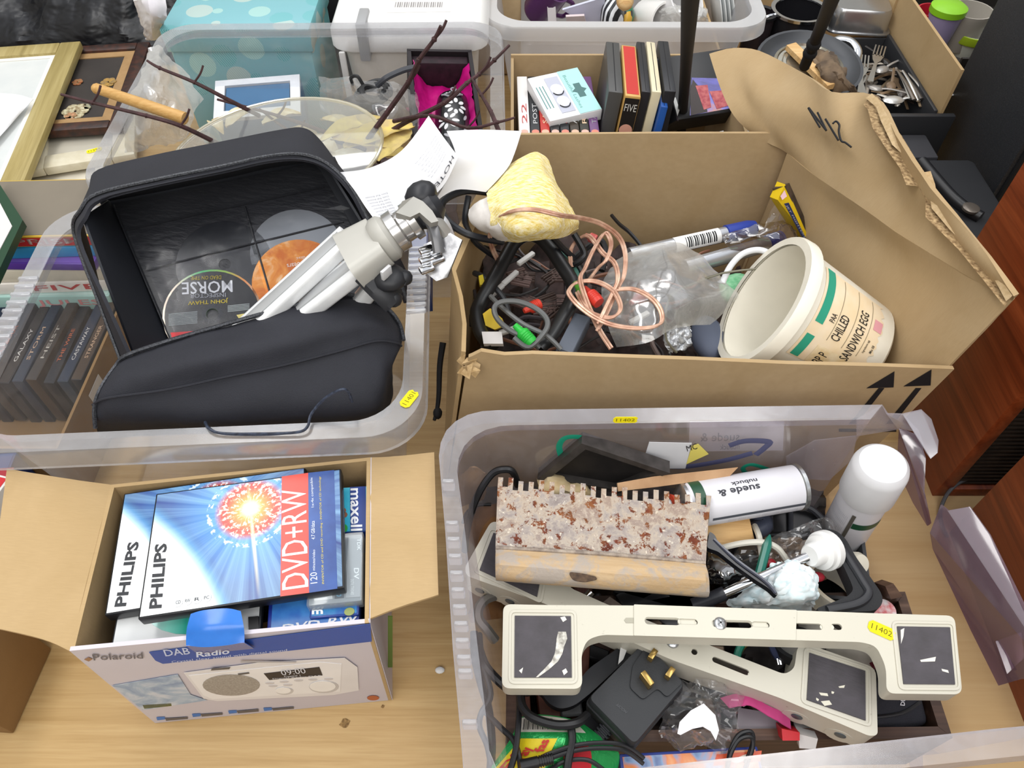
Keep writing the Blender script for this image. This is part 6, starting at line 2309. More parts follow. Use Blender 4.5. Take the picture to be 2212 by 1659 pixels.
b.patch(G([[(1560, 508, .225), (1620, 488, .23), (1690, 480, .23), (1722, 500, .22)], [(1570, 530, .22), (1625, 510, .23), (1690, 505, .235), (1725, 520, .22)], [(1590, 548, .20), (1640, 535, .21), (1690, 535, .215), (1720, 535, .21)]]), 7, 7, 0, .008, 40, 5)
solo('film_wrapper', 'dark clear wrapper over the blue ends of the rollers', 'wrapper', b, clear('smoky_film', '5a4a44', .25, .1, 'd8d0cc', .3, .15, .5))
# yellow picture box
jb = thing('yellow_box', 'tall yellow-spined boxed film leaning in the back right corner of the carton', 'box', P(1720, 460, .2))
b = B()
b.slab([P(1680, 432, .262), P(1696, 398, .275), P(1753, 528, .19), P(1736, 522, .19)], .02, face=1)
sp1 = part('spine', b, mat('e6c31c', .4), jb, world=True)
FJ = FR(P(1696, 440, .258), P(1739, 517, .1945), P(1708, 440, .258))
b = B()
b.slab([P(1694, 440, .2593), P(1704, 438, .2593), P(1741, 515, .1978), P(1735, 517, .1968)], .0005, face=1)
for i_ in range(len(b.v)):
    b.v[i_] = b.v[i_] + (CAM - b.v[i_]).normalized() * .003
pn_ = part('navy_panel', b, mat('2c3560', .5), jb, world=True)
A_, E_, C_ = P(1696.5, 444, .2575), P(1736.5, 514, .1995), P(1704, 442, .2585)
b = B()
letters(b, 'JET FIGHTERS', (0, 0), (1, 0), (0, 1), 0)
b.v = [A_ + (E_ - A_) * v.x + (C_ - A_) * v.y * .62 for v in b.v]
for i_ in range(len(b.v)):
    b.v[i_] = b.v[i_] + (CAM - b.v[i_]).normalized() * .0045
part('lettering', b, mat('b9bcd6', .5), pn_, world=True)
b = B()
b.slab([P(1696, 402, .274), P(1705, 395, .274), P(1738, 470, .22), P(1750, 500, .2), P(1751, 524, .19)], .02, face=1)
part('cover', b, mat('2e2622', .5, var='55463c', vs=40), jb, world=True)
b = B()
b.slab([P(1686, 424, .2665), P(1695, 411, .2735), P(1700, 424, .2665), P(1690, 432, .263)], .001, face=1)
for i_ in range(len(b.v)):
    b.v[i_] = b.v[i_] + (CAM - b.v[i_]).normalized() * .002
part('pink_patch', b, mat('e3b9c4', .5), jb, world=True)
b = B()
b.slab([P(1700, 392, .235), P(1708, 362, .24), P(1735, 362, .24), P(1735, 392, .235)], .02)
solo('pale_box', 'pale blue box edge in the gap behind the yellow-spined box', 'box', b, mat('a9b8c0', .4))
b = B()
b.patch(G([[(1650, 490, .2), (1672, 440, .22), (1690, 430, .23)], [(1668, 500, .2), (1690, 460, .225), (1708, 462, .22)], [(1690, 510, .19), (1712, 490, .2), (1730, 505, .19)]]), 6, 6, 0, .008, 60, 2)
solo('film_wrapper', 'crackled clear wrapper in the corner beside the yellow-spined box', 'wrapper', b, FILM)

# bucket
bkF = axisF(P(1650, 652, .258), P(1650, 652, .258) + V((.88, -.2, -.43)) * .14, V((0, 0, 1)))
bk = thing('white_bucket', 'white plastic bucket with a torn food label lying in the big carton', 'bucket', bkF)
R0, R1, Lb = .085, .068, .150
CRW = mat('efeadb', .4, spec=.4)
b = B()
b.lathe([(R0, .0), (R0 - .003, .012), (R1, Lb - .006), (R1 - .006, Lb), (.001, Lb), (.001, Lb - .003), (R1 - .008, Lb - .004), (R0 - .008, .01), (R0 - .006, 0)], 48, caps=False)
part('body', b, CRW, bk)
b = B()
b.lathe([(R0 - .006, -.004), (R0 + .004, -.004), (R0 + .006, 0), (R0 + .006, .012), (R0 + .003, .013), (R0 + .002, .002), (R0 - .006, .0)], 48, caps=False)
part('rim', b, CRW, bk)
lv = bkF.inverted().to_3x3() @ ((CAM - bkF.translation) - V((0, .0, 0)))
thb = math.atan2(lv.y, lv.x)


def cone(s, th, off=.0008):
    """s 0..1 from rim to base"""
    th = thb + .50 - (th - tA)
    r = (R0 - .003) + (R1 - R0 + .003) * s + off
    return V((r * math.cos(th), r * math.sin(th), .012 + (Lb - .018) * s))


def cone_patch(b, s0, s1, t0, t1, off=.0006, n=14, wob=0):
    rnd_ = random.Random(3)
    rings = []
    for i in range(n + 1):
        th = t0 + (t1 - t0) * i / n
        e = rnd_.uniform(-wob, wob)
        rings.append([cone(s0, th, off), cone((s0 + s1) / 2, th, off), cone(s1 + e, th, off)])
    return b.loft(rings, ring_closed=False)


def cone_text(b, txt, s_base, s_top, t0, t1, off=.0013):
    q = B()
    letters(q, txt, (0, 0), (1, 0), (0, 1), 0, .01)
    return b.add([cone(s_base + (s_top - s_base) * v.y, t0 + (t1 - t0) * v.x, off) for v in q.v], q.f)


LBL = mat('e6cfa8', .6, var='ead9bd', vs=25)
tA, tB = thb - .62, thb + .95
b = B()
cone_patch(b, .10, .84, tA, tB, .0006, 26, .03)
lab = part('label', b, LBL, bk, 'torn cream food label')
b = B()
cone_patch(b, .13, .22, tA + .02, tA + .42, .0010)
cone_patch(b, .13, .22, tA + .62, tB, .0010)
part('green_stripe', b, mat('2f9c80', .5), lab, kind='stuff')
b = B()
cone_text(b, 'CHILLED', .46, .36, tA + .50, tA + .92)
cone_text(b, 'SANDWICH EGG', .66, .56, tA + .30, tA + 1.18)
cone_text(b, 'BP P', .46, .36, tA + .06, tA + .26)
cone_text(b, 'PAA', .32, .26, tA + .72, tA + .86)
cone_text(b, 'Ingredients egg', .76, .73, tA + .55, tA + .78)
cone_text(b, 'Mix 08', .83, .80, tA + .60, tA + .74)
part('lettering', b, mat('2a2622', .6), lab)
b = B()
for s_ in (.34, .52, .70):
    cone_patch(b, s_, s_ + .006, tA + .45, tB - .05, .0010)
part('ruled_line', b, mat('8a7f66', .6), lab, kind='stuff')
b = B()
cone_patch(b, .74, .84, tA + .98, tA + 1.18, .0011)
part('pink_spot', b, mat('e0a0a8', .6), lab)
b = B()
cone_patch(b, .30, .82, tA + .02, tA + .34, .0012, 12, .08)
part('torn_layer', b, mat('ecdcbb', .8, var='d9c090', vs=60), lab)
b = B()
b.tube([P(1560, 612, .235), P(1578, 575, .25), P(1605, 548, .26), P(1640, 540, .262), P(1672, 552, .258)], .0042, 10, 6)
part('handle', b, mat('e4e6ea', .35), bk, 'white arched handle', world=True)
b = B()
b.tube([P(1462, 762, .225), P(1440, 735, .235), P(1437, 690, .245), P(1449, 638, .25), P(1500, 612, .25), P(1560, 590, .25), P(1632, 581, .25)], .0015, 6, 2)
solo('bent_wire', 'thin bent metal wire rising from the clear bag to the bucket', 'wire', b, mat('7f7c6c', .35, .6))
b = B()
b.ball(P(1592, 630, .19), .025, (1, 1.2, .6), 3, .4)
solo('green_net', 'pale green netting bunched behind the bucket rim', 'net', b, mat('8fc49c', .6, var='5fa878', vs=120, bump=.6, bs=200))
b = B()
b.ball(P(1530, 730, .17), .03, (.8, 1.3, .6), 3)
solo('grey_pouch', 'blue-grey soft pouch under the mouth of the bucket', 'pouch', b, mat('5c6478', .6))
b = B()
b.tube([P(990, 640, .25), P(985, 660, .21), P(980, 690, .17)], .006, 7, 3, flat=.3)
solo('patterned_strip', 'dark blue patterned strip hanging down the left wall of the carton', 'strip', b, mat('3a4058', .5, var='c2c6cc', vs=300))
# ================================================================ broken tub: tools and scraps
def slot(F, a, c, w):
    """rounded slot outline between two pixels, w metres wide"""
    p, q = on(F, *a), on(F, *c)
    d = (q - p).normalized()
    n = V((-d.y, d.x))
    h = w / 2
    out = []
    for cen_, sg_ in ((q, 1), (p, -1)):
        for i in range(7):
            t = -math.pi / 2 + math.pi * i / 6
            out.append(cen_ + d * (sg_ * h * math.cos(t)) + n * (sg_ * h * math.sin(t)))
    return out


def rounded(pts, rad, n=4):
    """round the corners of an outline"""
    out = []
    m = len(pts)
    for i in range(m):
        a, c, d = V(pts[i - 1]), V(pts[i]), V(pts[(i + 1) % m])
        u, w = (a - c), (d - c)
        r = min(rad, u.length * .45, w.length * .45)
        u.normalize()
        w.normalize()
        p, q = c + u * r, c + w * r
        for k in range(n + 1):
            t = k / n
            out.append(p * (1 - t) ** 2 + c * (2 * t * (1 - t)) + q * t * t)
    return out


def ccw(p):
    ar = sum(p[i][0] * p[(i + 1) % len(p)][1] - p[(i + 1) % len(p)][0] * p[i][1] for i in range(len(p)))
    return p if ar > 0 else p[::-1]


IVORY = N('ivory_enamel')
IVORY.setp(.35, 0, .45)
IVORY.base(IVORY.mix(IVORY.ramp(IVORY.noise(IVORY.co(), 120, 5, .7), [(.66, '000000'), (.74, 'ffffff')]), 'c6c2b3', '9f9786'))
PAD = N('grey_rubber_pad')
PAD.setp(.75, 0, .3)
PAD.base(PAD.mix(PAD.noise(PAD.co(), 60, 4), '3f3d3e', '58545a'))
PAD.bump(PAD.noise(PAD.co((30, 90, 30)), 3, 4), .4, .002)

# ---- stained wooden tool box
wt = thing('wooden_toolbox', 'dark stained open wooden tool box filling the middle of the broken tub', 'tool box', P(1580, 1440, .004))
ztb = .125
BRc, FRc, FLc, BLc = P(1955, 1278, ztb), P(2058, 1594, ztb), P(1092, 1606, ztb), P(1096, 1290, ztb)
dn = V((0, 0, -.117))
sh = V((0, .006, 0))
for a, c in ((FLc, FRc), (FRc, BRc), (BRc, BLc), (BLc, FLc)):
    d = (c - a).normalized()
    n_ = V((-d.y, d.x, 0)) * .011
    b = B()
    o_ = d * .011
    q = [a, c, c - o_ + n_, a + o_ + n_]
    b.loft([[p + dn for p in q], [p + V((0, 0, -.002)) for p in q], q])
    part('side_board', b, TOOLWOOD, wt, world=True)
b = B()
b.slab([FLc + dn + V((0, 0, .006)), FRc + dn + V((0, 0, .006)), BRc + dn + V((0, 0, .006)), BLc + dn + V((0, 0, .006))], .005)
part('base', b, TOOLWOOD, wt, world=True)
b = B()
b.slab([P(1888, 1258, .13), P(1905, 1252, .13), P(1925, 1280, .12), P(1900, 1286, .12)], .02)
part('corner_block', b, TOOLWOOD, wt, world=True)
b = B()
b.lathe([(.001, 0), (.007, .001), (.010, .006), (.011, .012), (.007, .016), (.001, .017)], 18, M=axisF(FRc + V((.0, .05, -.03)), FRc + V((.04, .065, -.02))))
b.lathe([(.004, -.012), (.004, .002)], 10, M=axisF(FRc + V((.0, .05, -.03)), FRc + V((.04, .065, -.02))))
part('knob', b, mat('4a382c', .4), wt, world=True)
for u, v, r in ((1440, 1562, .03),):
    b = B()
    b.box(-.006, .006, -.14, .14, 0, .05, .001)
    b.v = [Matrix.Translation(P(1215, 1440, .02)) @ Matrix.Rotation(math.radians(4), 4, 'Z') @ v_ for v_ in b.v]
    part('divider', b, WALNUT, wt, world=True)
for k, (u, v) in enumerate(((1118, 1490), (1170, 1480), (1245, 1400))):
    b = B()
    b.box(-.011, .011, -.06, .06, 0, .085, .002)
    solo('wood_offcut', ('red-brown wooden offcut along the left wall of the tool box', 'dark wooden offcut second from the left in the tool box', 'reddish wooden offcut beside the black hook')[k], 'offcut', b, WALNUT, F=Matrix.Translation(P(u, v, .03)) @ Matrix.Rotation(math.radians((3, 5, -6)[k]), 4, 'Z'))
b = B()
b.patch([[P(1120 + 98 * j, 1310 + 62 * i, .055 + .018 * math.sin(i * 2.1 + j * 1.4)) for j in range(9)] for i in range(5)], 6, 6, .003, .015, 45, 3)
solo('tool_jumble', 'dark jumble of small tools and scraps in the bottom of the tool box', 'scraps', b, mat('1b1a1c', .5, var='3f3836', vs=45), kind='stuff')
b = B()
b.patch([[P(1015 + 96 * j, 1050 + 70 * i, .07 + .018 * math.sin(i * 2.1 + j * 1.4)) for j in range(9)] for i in range(4)], 6, 6, .003, .015, 45, 8)
solo('tool_jumble', 'dark jumble of plastic scraps behind the wooden tool box', 'scraps', b, mat('1d1d20', .5, var='45403d', vs=45), kind='stuff')
rnd = random.Random(77)
for k in range(30):
    u, v = rnd.uniform(1130, 1860), rnd.uniform(1300, 1570)
    b = B()
    L, w_ = rnd.uniform(.015, .045), rnd.uniform(.004, .012)
    b.box(-L, L, -w_, w_, 0, rnd.uniform(.005, .014), .002, seg=1)
    solo('tool_scrap', 'small dark tool or scrap of hardware lying loose in the tool box', 'scrap', b, mat(rnd.choice(['2a2a2d', '3c3b40', '55504c', '6b5a4c', '1a1a1c', '78787a', '4a3328']), .4, rnd.choice([0, 0, .6])), F=Matrix.Translation(P(u, v, rnd.uniform(.085, .105))) @ Matrix.Rotation(rnd.uniform(0, 6.3), 4, 'Z') @ Matrix.Rotation(rnd.uniform(-.3, .3), 4, 'X'), group='loose hardware in the tool box')

# ---- black plastic box inside, right back
bxp = thing('black_plastic_box', 'open black plastic box at the right end behind the clamp', 'box', P(1770, 1230, .02))
q = [P(1560, 1275, .145), P(1886, 1300, .145), P(1866, 1152, .145), P(1600, 1150, .145)]
for i in range(4):
    a, c = q[i], q[(i + 1) % 4]
    b = B()
    b.slab([a - V((0, 0, .11)), c - V((0, 0, .11)), c, a], .004)
    part('wall', b, mat('303236', .45, spec=.5), bxp, world=True)
b = B()
b.slab([p - V((0, 0, .11)) for p in q], .004)
part('base', b, BLACK, bxp, world=True)
ck = thing('black_case', 'black moulded tool case lying under the white spray can', 'case', P(1690, 1120, .12))
b = B()
b.prism(rounded(ccw(ons(FQ((1600, 1150), (1780, 1150), (1610, 1080), .15), [(1612, 1150), (1780, 1146), (1772, 1112), (1740, 1092), (1690, 1088), (1620, 1110)])), .012), -.03, 0)
b.v = [FQ((1600, 1150), (1780, 1150), (1610, 1080), .15) @ v for v in b.v]
part('lid', b, mat('191a1d', .35, spec=.5), ck, world=True)
b = B()
b.tube([P(1645, 1128, .156), P(1690, 1092, .158), P(1745, 1096, .158), P(1776, 1120, .154)], .004, 8, 5)
b.tube([P(1664, 1100, .156), P(1666, 1146, .154)], .003, 8, 1)
b.tube([P(1708, 1098, .156), P(1708, 1148, .154)], .003, 8, 1)
part('ridge', b, mat('2e3036', .3, spec=.6), ck, world=True)
b = B()
b.tube([P(1640, 1116, .16), P(1650, 1135, .16), P(1625, 1150, .16)], .011, 10, 4)
part('hinge', b, mat('3c4150', .35), ck, world=True)

# ---- black metal plate, leaning
F = FQ((1160, 1038, .195), (1400, 1062, .20), (1250, 960, .262))
mp = thing('metal_plate', 'black metal tray leaning on the back wall of the broken tub', 'tray', F)
ol = ccw(ons(F, [(1160, 1036), (1335, 1066), (1447, 1022), (1256, 958)]))
c_ = V((sum(p[0] for p in ol) / 4, sum(p[1] for p in ol) / 4))
inn = [c_ + (V(p) - c_) * .80 for p in ol]
b = B()
b.prism(ol, -.018, 0, [inn[::-1]])
part('rim', b, mat('4b4745', .4, .4, var='3a3735', vs=60), mp)
b = B()
b.prism([c_ + (V(p) - c_) * .85 for p in ol], -.016, -.010)
part('panel', b, mat('171515', .5, var='221f1e', vs=40), mp)
# ---- cardboard strip and torn cream paper
b = B()
b.slab([P(1334, 1062, .222), P(1332, 1044, .225), P(1410, 1030, .225), P(1592, 1010, .225), P(1572, 1031, .22), P(1420, 1052, .22)], .004)
solo('card_strip', 'brown card strip lying over the white spray can', 'card', b, mat('a07c5a', .8, var='b08d6a', vs=40))
b = B()
b.patch(G([[(1160, 1034, .19), (1215, 1026, .20), (1268, 1050, .19)], [(1165, 1060, .20), (1220, 1058, .21), (1280, 1066, .195)], [(1175, 1085, .185), (1225, 1090, .19), (1275, 1085, .185)]]), 6, 6, .001, .006, 50, 2)
solo('torn_paper', 'torn cream paper showing above the teeth of the spreader', 'paper', b, mat('cdbb96', .8, var='b59a6c', vs=40))

# ---- rusty notched spreader
RUST = N('plastered_rusty_steel')
RUST.setp(.85, 0, .2)
n1 = RUST.noise(RUST.co(), 75, 6, .72, .3)
n2 = RUST.noise(RUST.co(loc=(3, 1, 0)), 30, 6, .75, .3)
n3 = RUST.noise(RUST.co(loc=(7, 5, 0)), 160, 5, .7, .5)
basec = RUST.ramp(n2, [(.30, '7d7370'), (.42, '9a908b'), (.52, 'b3a99d'), (.60, '8d8381'), (.72, 'c6bdb2')])
rst = RUST.ramp(RUST.noise(RUST.co(loc=(1, 2, 0)), 90, 4), [(.35, '542a20'), (.6, '743d2b'), (.78, '8f5c33')])
c1 = RUST.mix(RUST.ramp(n1, [(.54, '000000'), (.58, 'ffffff')]), basec, rst)
c1 = RUST.mix(RUST.ramp(n3, [(.60, '000000'), (.66, 'ffffff')]), c1, 'd8cfc0')
sy = RUST.n('SeparateXYZ', {0: RUST.n('TexCoord').outputs['Object']}).outputs[1]
och = RUST.math('MULTIPLY', RUST.ramp(sy, [(.0, '000000'), (1, 'ffffff')]), RUST.ramp(n2, [(.45, '000000'), (.55, 'ffffff')]))
RUST.base(RUST.mix(RUST.math('MULTIPLY', och, 2.5, 0, True), c1, 'a97c40'))
RUST.bump(n3, .6, .002)
F = FQ((1071, 1252, .205), (1530, 1289, .205), (1063, 1040, .235))
sc_ = thing('notched_spreader', 'rusty plaster-caked notched spreader with a pale wooden grip', 'spreader', F)
pl_, pr_ = on(F, 1063, 1052), on(F, 1537, 1092)
out = [on(F, 1070, 1190), on(F, 1524, 1225), on(F, 1530, 1130)]
nT = 21
top = []
for i in range(nT):
    t0, t1 = 1 - i / nT, 1 - (i + .48) / nT
    for t, hh in ((t0, 1), (t1, 1), (t1, 0), (1 - (i + 1) / nT, 0)):
        p = pl_.lerp(pr_, t)
        top.append(V((p.x, p.y + (.0105 if hh else -.0) + (.002 * math.sin(i * 1.7)))))
b = B()
b.prism(ccw(out + top[:-1]), -.0022, 0)
part('blade', b, RUST.m, sc_)
hd_ = ons(F, [(1071, 1252), (1530, 1289), (1523, 1215), (1071, 1183)])
GRIP = N('plastered_beech_grip')
GRIP.setp(.8, 0, .2)
GRIP.base(GRIP.mix(GRIP.ramp(GRIP.noise(GRIP.co(), 38, 5, .7, .6), [(.44, '000000'), (.58, 'ffffff')]), GRIP.ramp(GRIP.noise(GRIP.co((8, 160, 60)), 1, 4), [(.3, 'b0946f'), (.7, 'c6ac89')]), 'a89d92'))
GRIP.bump(GRIP.noise(GRIP.co(), 180, 4), .4, .002)
b = B()
rings = []
for t in (0, .02, .98, 1):
    p0, p1 = V(hd_[0]).lerp(V(hd_[1]), t), V(hd_[3]).lerp(V(hd_[2]), t)
    k_ = .72 if t in (0, 1) else 1
    m_ = (p0 + p1) / 2
    ring_ = []
    for w_, z_ in ((-1, -.010), (-1, .004), (-.8, .011), (-.2, .016), (.3, .014), (.75, .005), (1, .0015), (1, -.010)):
        p = m_ + (p1 - m_) * w_ * (1 if w_ > 0 else 1)
        ring_.append(V((p.x, p.y, z_ * k_)))
    rings.append(ring_)
b.loft(rings)
gp = part('grip', b, GRIP.m, sc_, 'pale worn wooden grip')
for q, c in (([(1226, 1240), (1258, 1244), (1284, 1250), (1288, 1256), (1262, 1262), (1236, 1258)], '3b2c22'),):
    b = B()
    b.prism(rounded(ccw(ons(F, q)), .004), .0135, .0168)
    part('dark_stain', b, mat(c, .8, var='5a4634', vs=200), gp)
b = B()
b.tube([V((*on(F, 1072, 1184), .002)), V((*on(F, 1300, 1197), .0025)), V((*on(F, 1523, 1217), .002))], .0022, 6, 2)
part('blade_seam', b, mat('7d7168', .8, var='a89b8d', vs=120), sc_)

# ---- spray cans
CANW = mat('d9d8de', .35, coat=.15)


def can(name, lb_, A_, C_, R, cap):
    F = axisF(A_, C_)
    L = (C_ - A_).length
    return thing(name, lb_, 'spray can', F), F, L


A_, C_ = P(1724, 1052, .205), P(1448, 1098, .205)
cn, Fc_, Lc = can('spray_can', 'white spray can lying on its side, lettered suede & nubuck', A_, C_, .0255, False)
R = .0258
b = B()
b.lathe([(.001, .002), (R - .004, .002), (R - .001, 0), (R, .003), (R, Lc * .86), (R - .004, Lc * .90)], 36)
part('body', b, CANW, cn)
b = B()
b.lathe([(R - .001, -.002), (R + .0012, -.001), (R + .0012, .003), (R, .004)], 36, caps=False)
part('base_rim', b, STEEL, cn)
b = B()
b.lathe([(R - .003, Lc * .895), (R + .0002, Lc * .88), (R + .0002, Lc * .905), (R - .006, Lc * .93), (R - .014, Lc * .97), (.001, Lc)], 36, caps=False)
part('dome', b, STEEL, cn)
b = B()
b.lathe([(.010, Lc * .95), (.010, Lc * 1.04), (.007, Lc * 1.05), (.007, Lc * 1.10), (.001, Lc * 1.10)], 20)
part('nozzle', b, mat('e8e6e4', .4), cn)
b = B()
b.lathe([(R - .012, Lc * .955), (R - .010, Lc * .985), (R - .014, Lc * 1.0)], 20, caps=False)
part('red_seal', b, mat('c2442c', .4), cn)
lv = Fc_.inverted().to_3x3() @ (CAM - A_)
th = math.atan2(lv.y, lv.x)


def cyl_band(b, z0, z1, a0, a1, off=.0003, r=R):
    b.lathe([(r + off, z0), (r + off, z1)], 20, a0=math.degrees(a0), a1=math.degrees(a1), caps=False)


def cyl_text(b, txt, r, zs, ze, ab, at, off=.0005, bold=.01):
    q = B()
    letters(q, txt, (0, 0), (1, 0), (0, 1), 0, bold)
    return b.add([V(((r + off) * math.cos(ab + (at - ab) * v.y), (r + off) * math.sin(ab + (at - ab) * v.y), zs + (ze - zs) * v.x)) for v in q.v], q.f)


b = B()
cyl_band(b, Lc * .77, Lc * .855, th - 1.4, th + 1.4)
part('green_band', b, mat('1f4b34', .35), cn)
sgn = 1 if (W[cn].to_3x3() @ V((-math.sin(th), math.cos(th), 0))).y < 0 else -1
b = B()
cyl_band(b, .004, Lc * .74, th + sgn * .78, th + sgn * .92)
part('dark_stripe', b, mat('4a4d55', .35), cn)
b = B()
cyl_text(b, 'suede &', R, Lc * .36, Lc * .68, th - sgn * .42, th - sgn * .12, bold=.02)
cyl_text(b, 'nubuck', R, Lc * .36, Lc * .56, th - sgn * .70, th - sgn * .50, bold=.01)
part('lettering', b, mat('2c2e36', .5), cn)
b = B()
for j in range(6):
    cyl_text(b, 'Extremely flammable aerosol keep away', R, Lc * .08, Lc * .62, th + sgn * (1.02 + j * .06), th + sgn * (1.05 + j * .06), bold=0)
part('small_print', b, mat('9a9cac', .5), cn, kind='stuff')
A_, C_ = P(1806, 1178, .09), P(1908, 1000, .285)
cn2, Fc2, L2 = can('spray_can', 'white spray can standing upright with its domed white cap on', A_, C_, .0255, True)
R2 = .0262
b = B()
b.lathe([(.001, .002), (R2 - .004, .002), (R2 - .001, 0), (R2, .003), (R2, L2 * .72), (.001, L2 * .72)], 36)
part('body', b, CANW, cn2)
b = B()
b.lathe([(R2 + .0028, L2 * .70), (R2 + .0032, L2 * .705), (R2 + .0026, L2 * .94), (R2 + .0012, L2 * .97), (R2 - .003, L2 * .995), (R2 - .008, L2 * 1.0), (.001, L2 * 1.0)], 40)
part('cap', b, mat('dcdcdf', .4), cn2)
lv = Fc2.inverted().to_3x3() @ (CAM - A_)
th2 = math.atan2(lv.y, lv.x)
xr = (W[cn2].to_3x3() @ V((-math.sin(th2), math.cos(th2), 0))).x
s2 = 1 if xr > 0 else -1
b = B()
cyl_band(b, L2 * .48, L2 * .54, th2 + s2 * .15, th2 + s2 * 1.6, r=R2)
part('green_band', b, mat('1f4b34', .35), cn2)
b = B()
cyl_band(b, .004, L2 * .62, th2 - s2 * .02, th2 + s2 * .13, r=R2, off=.0005)
part('dark_stripe', b, mat('5b5750', .35), cn2)
b = B()
for j in range(14):
    cyl_text(b, 'nubuck protector spray', R2, L2 * .10, L2 * .58, th2 - s2 * (.16 + j * .07), th2 - s2 * (.13 + j * .07), bold=0)
part('small_print', b, mat('a3a6b2', .5), cn2, kind='stuff')

# ---- wood block, cable, pen, wrench
b = B()
F = FQ((1530, 1192, .17), (1628, 1176, .17), (1534, 1150, .178))
b.box(0, .056, 0, .030, -.02, 0, .0015)
b.v = [F @ v for v in b.v]
solo('wood_block', 'small pale wooden block beside the spreader blade', 'block', b, BEECH)
b = B()
b.tube([P(1535, 1190, .17), P(1600, 1174, .182), P(1650, 1172, .185), P(1680, 1185, .18), P(1700, 1212, .172)], .0035, 8, 6)
b.tube([P(1630, 1136, .17), P(1640, 1160, .18), P(1646, 1200, .175)], .0035, 8, 5)
solo('white_cable', 'off-white cable looping in front of the wood block', 'cable', b, mat('cfcbbf', .45))
b = B()
A_, C_ = P(1632, 1275, .172), P(1663, 1155, .19)
F = axisF(A_, C_)
L = (C_ - A_).length
b.lathe([(.001, 0), (.0052, .001), (.0052, L * .82), (.003, L * .93), (.0008, L)], 8, M=F)
solo('green_pen', 'green pointed pen standing behind the tissue', 'pen', b, mat('12695a', .3, spec=.6))
F = FQ((1530, 1150), (1672, 1285), (1560, 1120), .205)
wr = thing('black_lever', 'black curved plastic lever resting on the tissue and steel rod', 'lever', F)
cl_ = [(1531, 1150), (1543, 1158), (1550, 1175), (1585, 1207), (1625, 1237), (1655, 1258), (1672, 1275), (1679, 1287), (1674, 1288), (1660, 1274), (1630, 1255), (1590, 1226), (1550, 1194), (1526, 1186)]
b = B()
b.prism(rounded(ccw(ons(F, cl_)), .003), -.005, .003)
part('body', b, mat('1a1b20', .3, spec=.6), wr)
b = B()
b.tube([V((*on(F, 1541, 1168), .003)), V((*on(F, 1590, 1214), .004)), V((*on(F, 1650, 1258), .004)), V((*on(F, 1674, 1284), .003))], .002, 6, 4)
part('ridge', b, mat('3e4250', .25, spec=.7), wr)

# ---- clamp with white nylon pad
F = FQ((1770, 1330), (1900, 1310), (1780, 1180), .20)
gc = thing('screw_clamp', 'black clamp frame with a white nylon pad and steel rod', 'clamp', F)
fr_ = [(1766, 1152), (1782, 1143), (1806, 1148), (1826, 1166), (1848, 1206), (1880, 1250), (1902, 1282), (1906, 1300), (1898, 1316), (1880, 1322), (1772, 1326), (1762, 1316), (1830, 1290), (1842, 1276), (1838, 1262), (1812, 1205), (1797, 1180), (1790, 1168), (1770, 1158)]
b = B()
b.prism(rounded(ccw(ons(F, fr_)), .006), -.016, .002)
part('frame', b, mat('1e1f22', .6, bump=.3, bs=500), gc)
b = B()
b.tube([V((*on(F, 1800, 1160), .003)), V((*on(F, 1826, 1200), .003)), V((*on(F, 1862, 1258), .003)), V((*on(F, 1874, 1284), .003)), V((*on(F, 1850, 1306), .003)), V((*on(F, 1785, 1320), .003))], .0045, 8, 5, flat=.8)
part('rib', b, mat('2c2d31', .4), gc)
A_, C_ = P(1797, 1196, .19), P(1732, 1206, .205)
A_ = P(1783, 1189, .199)
C_ = P(1738, 1205, .211)
Fx = axisF(A_, A_ + (C_ - A_))
b = B()
b.lathe([(.001, -.004), (.0215, -.004), (.0215, .004), (.019, .006), (.0185, .011), (.013, .013), (.0125, .024), (.0105, .027), (.001, .027)], 32, M=Fx)
part('pad', b, mat('e8e8e6', .35), gc, 'white nylon pad', world=True)
b = B()
b.tube([P(1745, 1203, .205), P(1660, 1240, .19), P(1556, 1285, .17)], .0052, 14, 1)
part('rod', b, CHROME, gc, 'steel rod', world=True)
b = B()
b.tube([P(1566, 1281, .172), P(1530, 1296, .165), P(1496, 1308, .16)], .0078, 10, 1)
part('rod_sleeve', b, mat('2c2e35', .35, spec=.5), gc, world=True)
b = B()
b.lathe([(.001, 0), (.012, .001), (.0125, .012), (.010, .018), (.001, .019)], 22, M=axisF(P(1835, 1215, .165), P(1862, 1218, .18)))
solo('white_stopper', 'off-white plastic stopper behind the clamp frame', 'stopper', b, mat('d5d0c0', .5))
# ---- tissue
TIS = mat('eceff0', .85, spec=.15, var='cfe4ea', vs=70)
b = B()
b.patch(G([[(1672, 1222, .185), (1700, 1214, .20), (1735, 1220, .205), (1752, 1235, .19)], [(1655, 1240, .18), (1690, 1240, .215), (1738, 1245, .215), (1764, 1262, .19)], [(1625, 1268, .165), (1670, 1275, .20), (1730, 1275, .212), (1770, 1285, .19)], [(1570, 1298, .15), (1640, 1300, .175), (1710, 1302, .195), (1762, 1304, .18)], [(1590, 1312, .14), (1640, 1316, .15), (1700, 1318, .16), (1750, 1316, .15)]]), 10, 10, .0015, .0068, 58, 4)
solo('tissue', 'crumpled white tissue with pale blue print beside the clamp', 'tissue', b, TIS)
b = B()
b.patch(G([[(1600, 1172, .16), (1690, 1150, .18), (1780, 1118, .19), (1815, 1145, .18)], [(1580, 1215, .155), (1680, 1190, .175), (1750, 1165, .18), (1800, 1175, .175)], [(1600, 1255, .15), (1670, 1225, .165), (1720, 1215, .17), (1760, 1210, .165)]]), 9, 9, 0, .010, 50, 4)
solo('clear_bag', 'clear crinkled bag of brown twine behind the steel rod', 'bag', b, FILM)
b = B()
